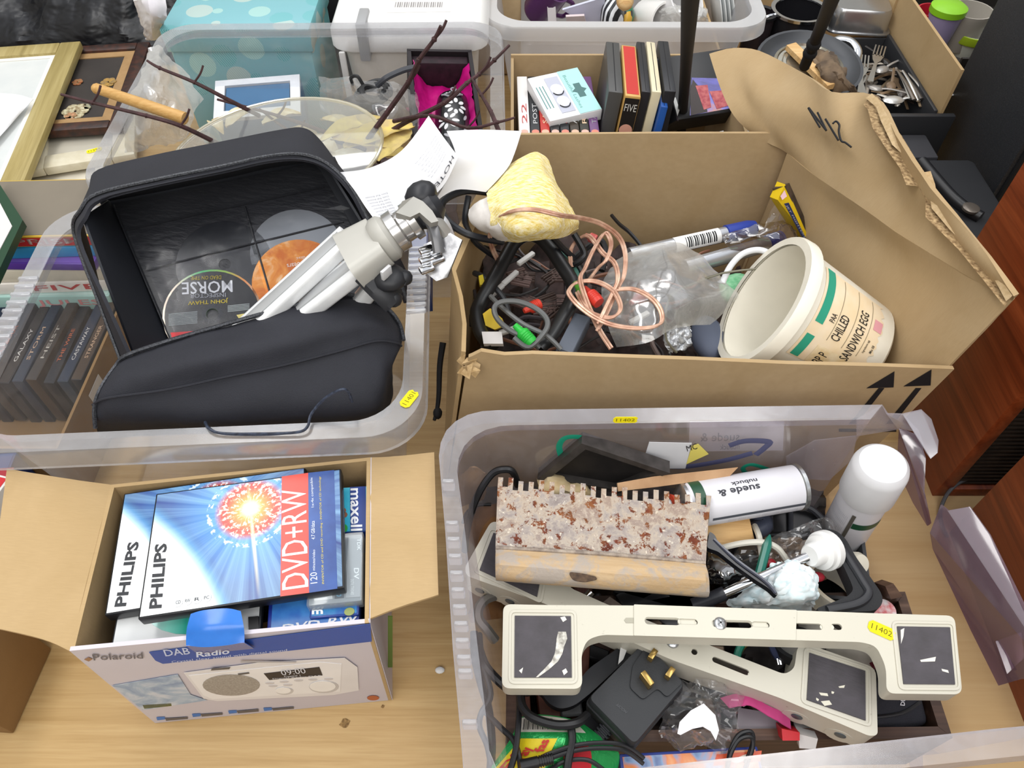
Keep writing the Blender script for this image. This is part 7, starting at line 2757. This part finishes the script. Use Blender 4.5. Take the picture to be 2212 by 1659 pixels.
b.patch([[P(1640 + 35 * j, 1165 + 22 * i, .135 + .006 * math.sin(i * 2 + j)) for j in range(5)] for i in range(5)], 6, 6, .004, .012, 60, 4)
solo('twine', 'bundle of brown twine inside the clear bag', 'twine', b, mat('8f7458', .9, var='5d4a3c', vs=120), kind='stuff')
for lb_, (u, v), r, c in (('red plastic bit behind the green pen', (1660, 1216), .008, 'b52430'), ('pinkish red plastic bit beside the nylon pad', (1766, 1246), .007, 'c23442')):
    b = B()
    b.ball(P(u, v, .165), r, (1.1, .8, .7), 2, .2)
    solo('plastic_bit', lb_, 'scrap', b, mat(c, .4))
b = B()
b.patch(G([[(1530, 1195, .16), (1565, 1200, .165), (1600, 1215, .16)], [(1528, 1230, .17), (1560, 1235, .178), (1602, 1240, .17)], [(1535, 1262, .155), (1565, 1260, .16), (1600, 1252, .155)]]), 6, 6, .001, .006, 60, 4)
solo('smoky_cover', 'smoky transparent plastic cover beside the end of the grip', 'cover', b, clear('smoky_plastic', '2a2a2e', .55, .06, '8a8a90', .3, 0, .6))
# ---- tape rolls and lens
for lb_, (u, v), z, r0, r1, h, tx, c in (('white reel of tape standing below the clamp, mostly under the upper bracket', (1815, 1386), .115, .046, .040, .03, -.6, 'cfcac0'), ('cream tape reel behind the clamp frame', (1790, 1288), .14, .034, .028, .02, -.3, 'd9ccb0')):
    F = Matrix.Translation(P(u, v, z)) @ Matrix.Rotation(tx, 4, 'X') @ Matrix.Rotation(.25, 4, 'Y')
    b = B()
    b.lathe([(r1, 0), (r0, 0), (r0, h), (r1, h), (r1, 0)], 40, caps=False)
    solo('tape_reel', lb_, 'tape reel', b, mat(c, .45, var='b5b0a6', vs=30), F=F)
mg = thing('magnifier', 'black-rimmed lens lying under the upper bracket', 'magnifier', Matrix.Translation(P(1722, 1405, .145)) @ Matrix.Rotation(-.5, 4, 'X'))
b = B()
b.lathe([(.022, 0), (.027, 0), (.027, .010), (.022, .010), (.022, 0)], 36, caps=False)
part('ring', b, BLACK, mg)
b = B()
b.lathe([(.001, .003), (.022, .004), (.022, .006), (.001, .008)], 30)
part('lens', b, GLASS, mg)
b = B()
b.tube([P(1668, 1382, .15), P(1676, 1405, .152), P(1684, 1418, .15)], .0065, 9, 4, flat=.6)
lace = solo('lace_end', 'dark blue lace with a metal tip beside the lens', 'lace', b, mat('1d2440', .8))
for dx in (0, 6):
    b = B()
    b.tube([P(1677 + dx, 1414, .152), P(1682 + dx, 1436, .15)], .0014, 8, 1)
    solo('lace_tip', ('left metal lace tip under the upper bracket', 'right metal lace tip under the upper bracket')[dx // 6], 'lace tip', b, CHROME)
b = B()
b.tube([P(1612, 1378, .14), P(1598, 1400, .14), P(1592, 1418, .138)], .004, 8, 3)
solo('green_brush', 'green-handled brush between the two brackets', 'brush', b, mat('1f7f68', .35))
b = B()
b.tube([P(1640, 1384, .135), P(1610, 1392, .135), P(1596, 1412, .134)], .003, 8, 3)
solo('brass_rod', 'short brass-coloured rod beside the green brush', 'rod', b, mat('a58a4a', .3, .7))

# ---- sliding ivory brackets
SA = FQ((1084, 1487), (2077, 1499), (1087, 1306), .222)


def bracket(lb_, F, outline, rad, pads, slots, fills, screws, holes, lip):
    o = thing('metal_bracket', lb_, 'bracket', F, 'ivory enamelled brackets')
    ol = rounded(ccw(ons(F, outline)), rad, 5)
    hl = [ccw(slot(F, *s_))[::-1] for s_ in slots] + [ccw(circ(*on(F, *h_), .0032, 14))[::-1] for h_ in holes]
    b = B()
    b.prism(ol, -.0025, 0, hl)
    part('plate', b, IVORY.m, o)
    b = B()
    cxm = sum(p[0] for p in ol) / len(ol)
    n_ = len(ol)
    ring0 = [V((p[0], p[1], -.0024)) for p in ol]
    ring1 = [V((p[0], p[1], -lip)) for p in ol]
    b.loft([ring0, ring1], caps=False)
    part('flange', b, IVORY.m, o)
    for q in pads:
        b = B()
        b.prism(ccw(ons(F, q)), .0002, .0014)
        pd = part('rubber_pad', b, PAD.m, o, 'dark worn rubber pad')
        b = B()
        cc = [V(p) for p in ons(F, q)]
        ctr = sum(cc, V((0, 0))) / 4
        fr0 = [ctr + (p - ctr) * 1.20 for p in cc]
        fr1 = [ctr + (p - ctr) * 1.12 for p in cc]
        b.prism(rounded(ccw(fr0), .006), .0, .0012, [rounded(ccw(fr1), .004)[::-1]])
        part('raised_border', b, IVORY.m, o)
    for s_ in fills:
        b = B()
        b.prism(ccw(slot(F, *s_)), -.0022, -.0008)
        part('inner_slide', b, mat('d8d4c4', .4), o)
    for s_ in screws:
        c = on(F, *s_)
        b = B()
        b.lathe([(.001, .004), (.004, .0038), (.0062, .002), (.0066, 0), (.001, 0)], 20, M=Matrix.Translation((c.x, c.y, .0003)))
        sw = part('screw', b, STEEL, o)
        b = B()
        b.box(-.004, .004, -.0007, .0007, .0038, .0046)
        b.box(-.0007, .0007, -.004, .004, .0038, .0046)
        b.v = [Matrix.Translation((c.x, c.y, 0)) @ Matrix.Rotation(.6, 4, 'Z') @ v for v in b.v]
        part('cross_slot', b, mat('77787a', .4, .5), sw)
    return o


ba = bracket('ivory sliding metal bracket lying uppermost, with the yellow lot sticker', SA,
             [(1087, 1305), (1180, 1307), (1368, 1308), (1560, 1313), (1900, 1325), (2062, 1330), (2079, 1500), (1915, 1498), (1914, 1440), (1893, 1396), (1862, 1387), (1690, 1382), (1368, 1373), (1300, 1371), (1268, 1382), (1256, 1412), (1258, 1488), (1084, 1487)], .008,
             [[(1112, 1331), (1233, 1332), (1235, 1464), (1111, 1464)], [(1937, 1354), (2051, 1356), (2062, 1479), (1951, 1478)]],
             [((1400, 1342), (1461, 1344), .0062), ((1569, 1349), (1617, 1350), .0062), ((1709, 1352), (1770, 1354), .0062), ((1802, 1354), (1812, 1354), .0062)],
             [((1470, 1344), (1500, 1345), .0052), ((1630, 1350), (1655, 1351), .0052), ((1778, 1354), (1796, 1354), .0056)], [(1555, 1348)], [(1507, 1345), (1662, 1351)], .020)
b = B()
b.prism(rounded(ccw(ons(SA, [(1369, 1307), (1720, 1319), (1718, 1384), (1369, 1374)])), .0008), .0, .0016, [ccw(slot(SA, *s_))[::-1] for s_ in (((1400, 1342), (1461, 1344), .0075), ((1470, 1344), (1500, 1345), .006), ((1545, 1348), (1617, 1350), .0075), ((1630, 1350), (1655, 1351), .006))])
part('outer_sleeve', b, IVORY.m, ba)
sticker(ba, SA, (1904, 1362), -27, .0255, .0125, '11402')
for q in ([(1352, 1335), (1369, 1335), (1369, 1346), (1352, 1346), (1348, 1340)],):
    b = B()
    b.prism(ccw(ons(SA, q)), .0002, .0005)
    part('notch', b, mat('a9a595', .5), ba)
for pts, w_ in (([(1214, 1366), (1215, 1381), (1210, 1396), (1207, 1414), (1198, 1430), (1180, 1448), (1160, 1464)], 1), ):
    b = B()
    l1, l2 = [], []
    for i, (u, v) in enumerate(pts):
        w2 = (14, 17, 15, 12, 12, 8, 4)[i]
        l1.append(on(SA, u - w2 * (.6 + .15 * (i % 2)), v))
        l2.append(on(SA, u + w2 * .6, v))
    b.prism(ccw(l1 + l2[::-1]), .0014, .0018)
    part('torn_scrape', b, mat('8a867e', .7, var='d8d5cc', vs=180), ba, 'white torn scrape across the left pad')
for q in ([(1210, 1335), (1220, 1333), (1224, 1340), (1216, 1345)], [(1121, 1450), (1130, 1443), (1127, 1456)], [(1214, 1450), (1222, 1445), (1226, 1453), (1218, 1460)], [(1986, 1427), (2020, 1420), (2018, 1430), (1988, 1431)], [(2032, 1446), (2046, 1449), (2048, 1455), (2034, 1451)], [(1944, 1362), (1952, 1358), (1950, 1376), (1945, 1392)]):
    b = B()
    b.prism(ccw(ons(SA, q)), .0014, .0018)
    part('white_chip', b, mat('dedbd2', .6), ba)

SB = FQ((1010, 1245, .178), (1880, 1592, .178), (1064, 1126, .178))
bb2 = bracket('ivory sliding metal bracket lying slantwise beneath the other one', SB,
              [(1062, 1124), (1150, 1150), (1235, 1190), (1222, 1250), (1232, 1270), (1308, 1304), (1500, 1381), (1695, 1457), (1716, 1444), (1722, 1400), (1736, 1388), (1892, 1443), (1896, 1588), (1878, 1590), (1686, 1508), (1450, 1425), (1180, 1305), (1008, 1244), (1004, 1226)], .008,
              [[(1066, 1152), (1180, 1190), (1160, 1290), (1036, 1232)], [(1748, 1411), (1868, 1450), (1869, 1557), (1742, 1512)]],
              [((1290, 1322), (1330, 1338), .006), ((1405, 1366), (1444, 1382), .006), ((1545, 1425), (1612, 1452), .006)], [((1460, 1390), (1490, 1402), .005), ((1622, 1457), (1660, 1472), .0055)], [(1453, 1387)], [(1500, 1408)], .040)
for k, (u, v) in enumerate(((1741, 1561), (1829, 1596), (1030, 1273), (1100, 1298))):
    # rivets sit on the front flange, which hangs from the plate's lower edge
    e0, e1 = on(SB, 1008, 1244), on(SB, 1878, 1590)
    if k < 2:
        e0, e1 = on(SB, 1686, 1508), on(SB, 1878, 1590)
    else:
        e0, e1 = on(SB, 1008, 1244), on(SB, 1180, 1305)
    t = (.28, .78, .16, .55)[k]
    p = e0.lerp(e1, t)
    dx = (e1 - e0).normalized()
    nrm_ = V((dx.y, -dx.x))
    b = B()
    z_ = -.026
    M_ = axisF(V((p.x, p.y, z_)), V((p.x + nrm_.x, p.y + nrm_.y, z_)))
    b.lathe([(.0055, 0), (.0055, .0012), (.004, .0018), (.001, .002)], 18, M=M_)
    part('rivet', b, mat('5f6a72', .35, .5), bb2, 'grey rivet')
    b = B()
    b.lathe([(.0135, -.002), (.0135, .0005), (.001, .0006)], 20, M=axisF(V((p.x, p.y, -.030)), V((p.x + nrm_.x, p.y + nrm_.y, -.030))))
    part('flange_lobe', b, IVORY.m, bb2)
for q in ([(1768, 1497), (1786, 1499), (1788, 1505), (1772, 1503)], [(1762, 1508), (1768, 1512), (1766, 1516), (1762, 1513)], [(1772, 1516), (1790, 1514), (1796, 1523), (1780, 1526)], [(1810, 1484), (1824, 1481), (1822, 1487), (1812, 1487)], [(1795, 1494), (1801, 1496), (1799, 1500), (1795, 1499)]):
    b = B()
    b.prism(ccw(ons(SB, q)), .0014, .0018)
    part('white_chip', b, mat('dcd8c6', .6), bb2)

# ---- black power adaptor
SAd = FQ((1271, 1507), (1369, 1610), (1391, 1386), .168)
ad = thing('power_adaptor', 'black three-pin power adaptor lying on its back in front of the brackets', 'power adaptor', SAd)
ol = rounded(ccw(ons(SAd, [(1392, 1384), (1482, 1478), (1370, 1612), (1268, 1508)])), .006, 4)
ADM = mat('313336', .55, bump=.25, bs=700)
b = B()
n_ = len(ol)
cc = sum((V(p) for p in ol), V((0, 0))) / n_
f_ = lambda k_, z_: [V((*(cc + (V(p) - cc) * k_), z_)) for p in ol]
b.loft([f_(.93, -.045), f_(1.0, -.040), f_(1.03, -.018), f_(1.03, -.015), f_(1.0, -.014), f_(.985, -.002), f_(.96, 0)])
part('body', b, ADM, ad)
b = B()
b.prism(rounded(ccw(ons(SAd, [(1398, 1394), (1474, 1476), (1440, 1508), (1420, 1488), (1388, 1513), (1360, 1487), (1366, 1440)])), .004), .0, .0022)
part('plug_face', b, mat('2a2c2f', .5, bump=.2, bs=700), ad)
for k, (u, v, w_, h_) in enumerate(((1407, 1421, .008, .011), (1444, 1460, .008, .011), (1394, 1475, .008, .015))):
    c = on(SAd, u, v)
    b = B()
    b.box(-w_ * .35, w_ * .35, -h_ * .5, h_ * .5, .002, .013 if k < 2 else .016, .0006)
    b.v = [Matrix.Translation((c.x, c.y, 0)) @ Matrix.Rotation(math.radians((8, 8, 80)[k]), 4, 'Z') @ v_ for v_ in b.v]
    part('brass_pin', b, mat('b99a5a', .25, .8), ad, 'brass pin')
b = B()
text_px(b, SAd, 'HOOM', (1356, 1538), (1336, 1521), (1350, 1541), .0006)
part('lettering', b, mat('5a5c60', .6), ad)
b = B()
A_, C_ = P(1322, 1560, .145), P(1288, 1600, .132)
Fx = axisF(A_, C_)
Lx = (C_ - A_).length
for j in range(6):
    b.box(-.0075, .0075, -.005, .005, Lx * j / 6, Lx * (j + .6) / 6, .001, seg=1)
b.box(-.005, .005, -.0035, .0035, -.004, Lx, .001)
b.v = [Fx @ v for v in b.v]
part('cord_relief', b, mat('3a3c40', .5), ad, world=True)
b = B()
b.tube([C_, P(1282, 1622, .13), P(1272, 1650, .125), P(1262, 1690, .12)], .0026, 8, 5)
part('cord', b, CORD, ad, world=True)

# ---- black hook behind the adaptor
F = FQ((1130, 1500), (1400, 1450), (1150, 1400), .145)
b = B()
b.prism(rounded(ccw(ons(F, [(1165, 1490), (1185, 1520), (1210, 1532), (1240, 1525), (1275, 1498), (1375, 1404), (1352, 1388), (1270, 1445), (1235, 1492), (1215, 1500), (1195, 1492), (1130, 1478), (1132, 1500)])), .008), -.012, 0)
b.v = [F @ v for v in b.v]
solo('black_hook', 'black curved plastic bracket between the upper bracket and the adaptor', 'hook', b, mat('24262b', .4, spec=.5))
b = B()
b.slab([P(1340, 1400, .15), P(1355, 1402, .15), P(1346, 1425, .15), P(1335, 1436, .15)], .001)
solo('paper_scrap', 'small white torn scrap beside the top of the adaptor', 'paper', b, WHITE)

# ---- bits between spreader and brackets
b = B()
b.slab([P(1290, 1310, .15), P(1316, 1288, .155), P(1342, 1306, .15), P(1322, 1330, .145)], .004)
solo('broad_chisel', 'dull brown steel chisel between the spreader grip and the brackets', 'chisel', b, mat('5e5048', .4, .5, var='7d7068', vs=60))
b = B()
b.tube([P(1262, 1298, .155), P(1278, 1278, .16)], .005, 10, 1)
solo('steel_peg', 'short silver peg beside the brown blade', 'peg', b, CHROME)
for k, (u, v, an, L) in enumerate(((1420, 1296, -.3, .05), (1450, 1312, .2, .04), (1385, 1285, .5, .03), (1475, 1300, -.6, .035))):
    b = B()
    b.box(-L, L, -.011, .011, 0, .012, .003)
    solo('black_plastic_piece', ('long black plastic piece under the grip of the spreader', 'black plastic piece nearest the rod sleeve', 'short black piece beside the brown blade', 'black piece tilted against the rod sleeve')[k], 'plastic piece', b, mat('1c1d22', .35, spec=.5), F=Matrix.Translation(P(u, v, .125)) @ Matrix.Rotation(an, 4, 'Z'))

# ---- left side: kraft paper, hex key, cables
b = B()
b.patch(G([[(1012, 1130, .10), (1035, 1100, .12), (1062, 1090, .12), (1090, 1080, .10)], [(1004, 1190, .10), (1030, 1180, .13), (1062, 1170, .13), (1090, 1150, .10)], [(1010, 1260, .09), (1040, 1250, .12), (1080, 1250, .12), (1110, 1260, .10)], [(1018, 1345, .08), (1050, 1340, .10), (1085, 1335, .11), (1115, 1330, .09)]]), 7, 7, .0012, .008, 28, 2)
solo('kraft_paper', 'crumpled brown kraft paper at the left end of the broken tub', 'paper', b, mat('8a6238', .75, var='6f4a28', vs=25))
b = B()
b.patch(G([[(994, 1030, .17), (1020, 1008, .20), (1048, 1022, .19)], [(992, 1060, .15), (1020, 1050, .17), (1050, 1050, .17)], [(996, 1090, .12), (1022, 1085, .13), (1046, 1080, .13)]]), 6, 6, .002, .004, 40, 2)
solo('card_scrap', 'bent brown card scrap in the back left corner of the broken tub', 'card', b, CARD_DARK)
b = B()
b.tube([P(1068, 1288, .145), P(1048, 1296, .15), P(1034, 1315, .15), P(1035, 1338, .145), P(1052, 1360, .14), P(1070, 1384, .13)], .0055, 6, 5)
solo('hex_key', 'grey bent hexagonal key beside the left pad of the upper bracket', 'hex key', b, mat('7d7a74', .4, .4))
for lb_, pts, r in (
        ('black cable arching behind the left corner of the spreader', [(1118, 1048, .18), (1108, 1020, .21), (1090, 1014, .215), (1065, 1022, .21), (1040, 1055, .20), (1020, 1100, .18), (1008, 1150, .15), (1004, 1190, .12)], .0062),
        ('thin black cable crossing below the arched one', [(1060, 1090, .16), (1030, 1092, .165), (1008, 1108, .16), (1000, 1130, .15)], .003),
        ('thick black cable hanging straight down the left side', [(1024, 1365, .15), (1026, 1420, .15), (1040, 1480, .15), (1055, 1530, .14), (1062, 1600, .14), (1060, 1660, .13)], .0062),
        ('second black cable twisting beside the hanging one', [(1036, 1370, .14), (1042, 1430, .16), (1060, 1500, .155), (1040, 1540, .15), (1036, 1570, .15), (1052, 1610, .145), (1060, 1650, .14)], .0045),
        ('black cable curving under the left pad of the upper bracket', [(1034, 1400, .15), (1050, 1440, .16), (1085, 1478, .155), (1110, 1492, .14)], .007),
        ('thick black cable loop between the bracket and the green bag', [(1124, 1495, .16), (1128, 1525, .165), (1150, 1550, .17), (1200, 1566, .172), (1245, 1562, .17), (1268, 1545, .16)], .0068),
        ('pair of black cords running down to the green bag', [(1050, 1540, .15), (1085, 1575, .155), (1110, 1600, .16), (1122, 1640, .16), (1126, 1680, .15)], .0042),
        ('black cord hanging over the barcode of the green bag', [(1122, 1500, .15), (1120, 1560, .165), (1114, 1620, .165), (1100, 1670, .16)], .0045),
        ('black cord across the middle of the green bag', [(1232, 1560, .165), (1236, 1600, .165), (1228, 1640, .165), (1222, 1690, .16)], .0058)):
    b = B()
    b.tube([P(*p) for p in pts], r * .68, 8, 6)
    solo('cable', lb_, 'cable', b, CORD, group='black cables in the broken tub')
for lb_, pts in (('thin black cord looping along the front under the adaptor', [(1150, 1660, .16), (1180, 1642, .165), (1240, 1622, .165), (1300, 1616, .16), (1350, 1622, .155), (1390, 1650, .15)]), ('second thin cord looping beside the first at the front', [(1180, 1668, .155), (1220, 1645, .16), (1270, 1642, .16), (1310, 1668, .155)]), ('thin black cord hooked over the picture book', [(1570, 1672, .13), (1578, 1630, .14), (1596, 1598, .145), (1622, 1592, .145), (1626, 1615, .14), (1610, 1660, .13)])):
    b = B()
    q = [P(*p) for p in pts]
    b.tube(q, .0022, 7, 6)
    if 'first' not in lb_:
        b.tube([p + V((.001, .0046, .0005)) for p in q], .0022, 7, 6)
    solo('thin_lead', lb_, 'cord', b, CORD)
b = B()
A_, C_ = P(1122, 1655, .165), P(1196, 1638, .165)
Fx = axisF(A_, C_)
Lx = (C_ - A_).length
prof = [(.001, 0), (.0055, .001), (.0055, Lx * .55)]
for j in range(6):
    t = Lx * (.55 + j * .07)
    prof += [(.0045, t), (.0045, t + Lx * .035), (.0055, t + Lx * .036), (.0055, t + Lx * .069)]
b.lathe(prof + [(.001, Lx)], 14, M=Fx)
solo('cord_plug', 'ribbed black barrel plug at the bottom edge of the tub', 'plug', b, BLACK)

# ---- green sweets bag
GRN = N('green_foil')
GRN.setp(.22, .35, .6)
GRN.base(GRN.mix(GRN.noise(GRN.co(), 20, 3), '1d9a48', '35b562'))
GRN.bump(GRN.noise(GRN.co(), 55, 4, .6, 1), .6, .004)
GB = G([[(1118, 1552, .135), (1160, 1545, .145), (1210, 1550, .148), (1252, 1560, .14)], [(1110, 1585, .145), (1160, 1585, .158), (1225, 1585, .158), (1290, 1588, .14)], [(1085, 1625, .14), (1150, 1625, .155), (1230, 1625, .155), (1335, 1625, .13)], [(1050, 1672, .13), (1140, 1675, .145), (1230, 1675, .145), (1330, 1672, .12)]])
gbg = thing('sweet_bag', 'empty green foil sweet bag at the front left of the broken tub', 'bag', P(1190, 1610, .12))
b = B()
b.patch(GB, 8, 8, .001)
part('foil', b, GRN.m, gbg, world=True)


def sub(grid, s0, s1, t0, t1, off, n=8, skew=0):
    g = []
    for i in range(n + 1):
        r = []
        for j in range(n + 1):
            s_, t_ = s0 + (s1 - s0) * i / n, t0 + (t1 - t0) * j / n + skew * i / n
            p = peval(grid, s_, t_)
            r.append(p + V((0, -off * .3, off)))
        g.append(r)
    return g


b = B()
b.patch(sub(GB, .02, .30, .06, .86, .0018), 1, 1, .0004)
lbp = part('barcode_panel', b, mat('d5d2c4', .5), gbg, 'cream barcode panel', world=True)
b = B()
for j in range(20):
    t = .14 + j * .021
    w_ = .012 if j % 3 == 0 else .006
    b.patch(sub(GB, .06, .26, t, t + w_, .0026, 3), 1, 1)
part('barcode', b, INK, lbp, world=True, kind='stuff')
b = B()
b.patch(sub(GB, .42, .98, .16, .56, .0018, 8, -.12), 1, 1, .0004)
yp = part('yellow_panel', b, mat('e6d21e', .4), gbg, 'yellow panel with red lettering', world=True)
b = B()
gl = sub(GB, .42, .98, .16, .56, .0028, 8, -.12)
text_patch(b, gl, 'fast', (.10, .95), (.42, .95), (.10, .70), .001, .03) if False else None
for txt, s0, s1, t0 in (('fas', .05, .42, .55), ('ray', .28, .62, .30), ('ies', .55, .95, .55), ('EY', .45, .85, .08)):
    text_patch(b, gl, txt, (s1, t0 + .28), (s0, t0 + .28), (s1, t0 + .02), .0012, .03)
part('lettering', b, mat('c22a22', .5), yp, world=True)
b = B()
b.patch(sub(GB, .55, .9, .62, .80, .002, 6), 1, 1, .0004)
rpz = part('red_panel', b, mat('cf2a35', .4), gbg, world=True)

# ---- wrapper, paper, pink note
b = B()
b.patch(G([[(1470, 1462, .15), (1530, 1470, .165), (1590, 1490, .15)], [(1450, 1510, .15), (1525, 1515, .17), (1605, 1530, .15)], [(1420, 1570, .14), (1500, 1575, .16), (1590, 1590, .14)], [(1440, 1612, .13), (1500, 1620, .14), (1560, 1625, .13)]]), 10, 10, 0, .013, 55, 4)
solo('clear_wrapper', 'crackled clear wrapper below the slanting bracket', 'wrapper', b, FILM)
b = B()
b.slab([P(1468, 1560, .168), P(1492, 1535, .17), P(1520, 1520, .172), P(1545, 1545, .172), P(1553, 1578, .17), P(1546, 1600, .168), P(1535, 1580, .168), P(1518, 1570, .17), P(1495, 1575, .17), P(1470, 1588, .167), P(1463, 1585, .166)], .001)
solo('torn_paper', 'torn white paper lying on the crackled clear wrapper', 'paper', b, PAPERW)
b = B()
b.patch(G([[(1556, 1508, .14), (1610, 1500, .15), (1660, 1525, .15), (1708, 1545, .14)], [(1575, 1530, .145), (1620, 1525, .155), (1665, 1550, .152), (1710, 1575, .14)]]), 7, 7, .001, .003, 40, 2)
pkn = solo('pink_note', 'bright pink handwritten paper slip under the slanting bracket', 'paper', b, mat('c94a86', .7, var='b93e78', vs=30))
b = B()
b.slab([P(1676, 1560, .125), P(1714, 1568, .125), P(1714, 1585, .12), P(1678, 1585, .12)], .02)
solo('red_tin', 'red tin edge under the pink paper slip', 'tin', b, mat('c2242c', .4))
b = B()
b.slab([P(1570, 1500, .12), P(1600, 1482, .125), P(1640, 1500, .12), P(1600, 1520, .115)], .01)
solo('pink_tub', 'small white and pink tub behind the pink paper slip', 'tub', b, mat('d86a98', .5, var='e6c0cc', vs=40))
b = B()
b.slab([P(1714, 1560, .12), P(1755, 1570, .12), P(1750, 1592, .11), P(1716, 1590, .11)], .02)
solo('white_tub', 'white plastic tub end under the rivets of the slanting bracket', 'tub', b, mat('d9d6d2', .4))
b = B()
b.slab([P(1585, 1530, .105), P(1680, 1545, .105), P(1680, 1586, .10), P(1580, 1584, .10)], .02)
solo('grey_pack', 'grey plastic pack beneath the pink paper slip', 'pack', b, mat('8a8288', .4))

# ---- pouch with DURA lettering, striped white card, dark red packet
F = FQ((1895, 1590, .115), (2010, 1560, .115), (1893, 1500, .135))
po = thing('black_pouch', 'black zipped pouch lettered DURA under the right pad of the upper bracket', 'pouch', F)
w_ = (P(2010, 1560, .115) - P(1895, 1590, .115)).length
b = B()
b.box(-.012, w_, -.004, .052, -.06, 0, .008, seg=3)
part('body', b, FAB.m, po)
b = B()
b.tube([V((-.008, .020, .001)), V((w_ * .5, .016, .0015)), V((w_ - .006, .022, .001))], .0018, 6, 4)
part('piping', b, BLACK, po)
b = B()
text_px(b, F, 'DURA', (1953, 1524), (1957, 1490), (1943, 1523), .0012, .03)
part('lettering', b, mat('d3d4d8', .5), po)
b = B()
b.slab([P(1897, 1395, .155), P(1916, 1400, .155), P(1918, 1440, .15), P(1921, 1488, .148), P(1898, 1482, .148)], .03)
wc_ = thing('striped_card', 'white card with black dashes beside the right pad of the upper bracket', 'card', P(1905, 1440, .12))
part('body', b, mat('dcdade', .5), wc_, world=True)
for v in (1422, 1453):
    b = B()
    b.slab([P(1896, v, .1555), P(1908, v + 1, .1555), P(1908, v + 4, .1555), P(1896, v + 3, .1555)], .0006)
    part('dash', b, INK, wc_, world=True)
b = B()
b.slab([P(1862, 1420, .13), P(1896, 1392, .135), P(1900, 1450, .13), P(1880, 1445, .125)], .02)
solo('red_packet', 'dark red packet behind the white striped card', 'packet', b, mat('5e1420', .6))
b = B()
b.lathe([(.001, 0), (.012, 0), (.013, .006), (.001, .007)], 20, M=Matrix.Translation(P(1906, 1322, .12)))
solo('red_disc', 'red and white disc just behind the upper bracket near the right pad', 'disc', b, mat('c92a34', .4, var='e6dede', vs=90))
# ---- picture book at the front
F = FQ((1345, 1690), (1650, 1672), (1342, 1622), .128)
w_ = (P(1650, 1672, .128) - P(1345, 1690, .128)).length
BK = N('orange_blue_print')
BK.setp(.3)
BK.base(BK.ramp(BK.noise(BK.co(), 24, 3, .5, 1.2), [(.30, '2c3a7c'), (.42, '7f9cc0'), (.5, 'd9824a'), (.62, 'e6a874'), (.74, 'c8503c')]))
pb_ = case('picture_book', 'orange and blue picture book along the front edge of the tub', 'book', F, w_, (P(1342, 1622, .128) - P(1345, 1690, .128)).length * .9, .012, mat('2c3f8c', .4), BK.m)
b = B()
b.prism(ccw(ons(F, [(1548, 1630), (1645, 1622), (1642, 1645), (1540, 1655)])), .0006, .0009)
part('orange_corner', b, mat('d4552e', .35), pb_)
b = B()
b.prism(ccw(ons(F, [(1575, 1644), (1610, 1630), (1622, 1632), (1612, 1642), (1590, 1650)])), .001, .0013)
part('white_wing', b, mat('e4d8c8', .5), pb_)
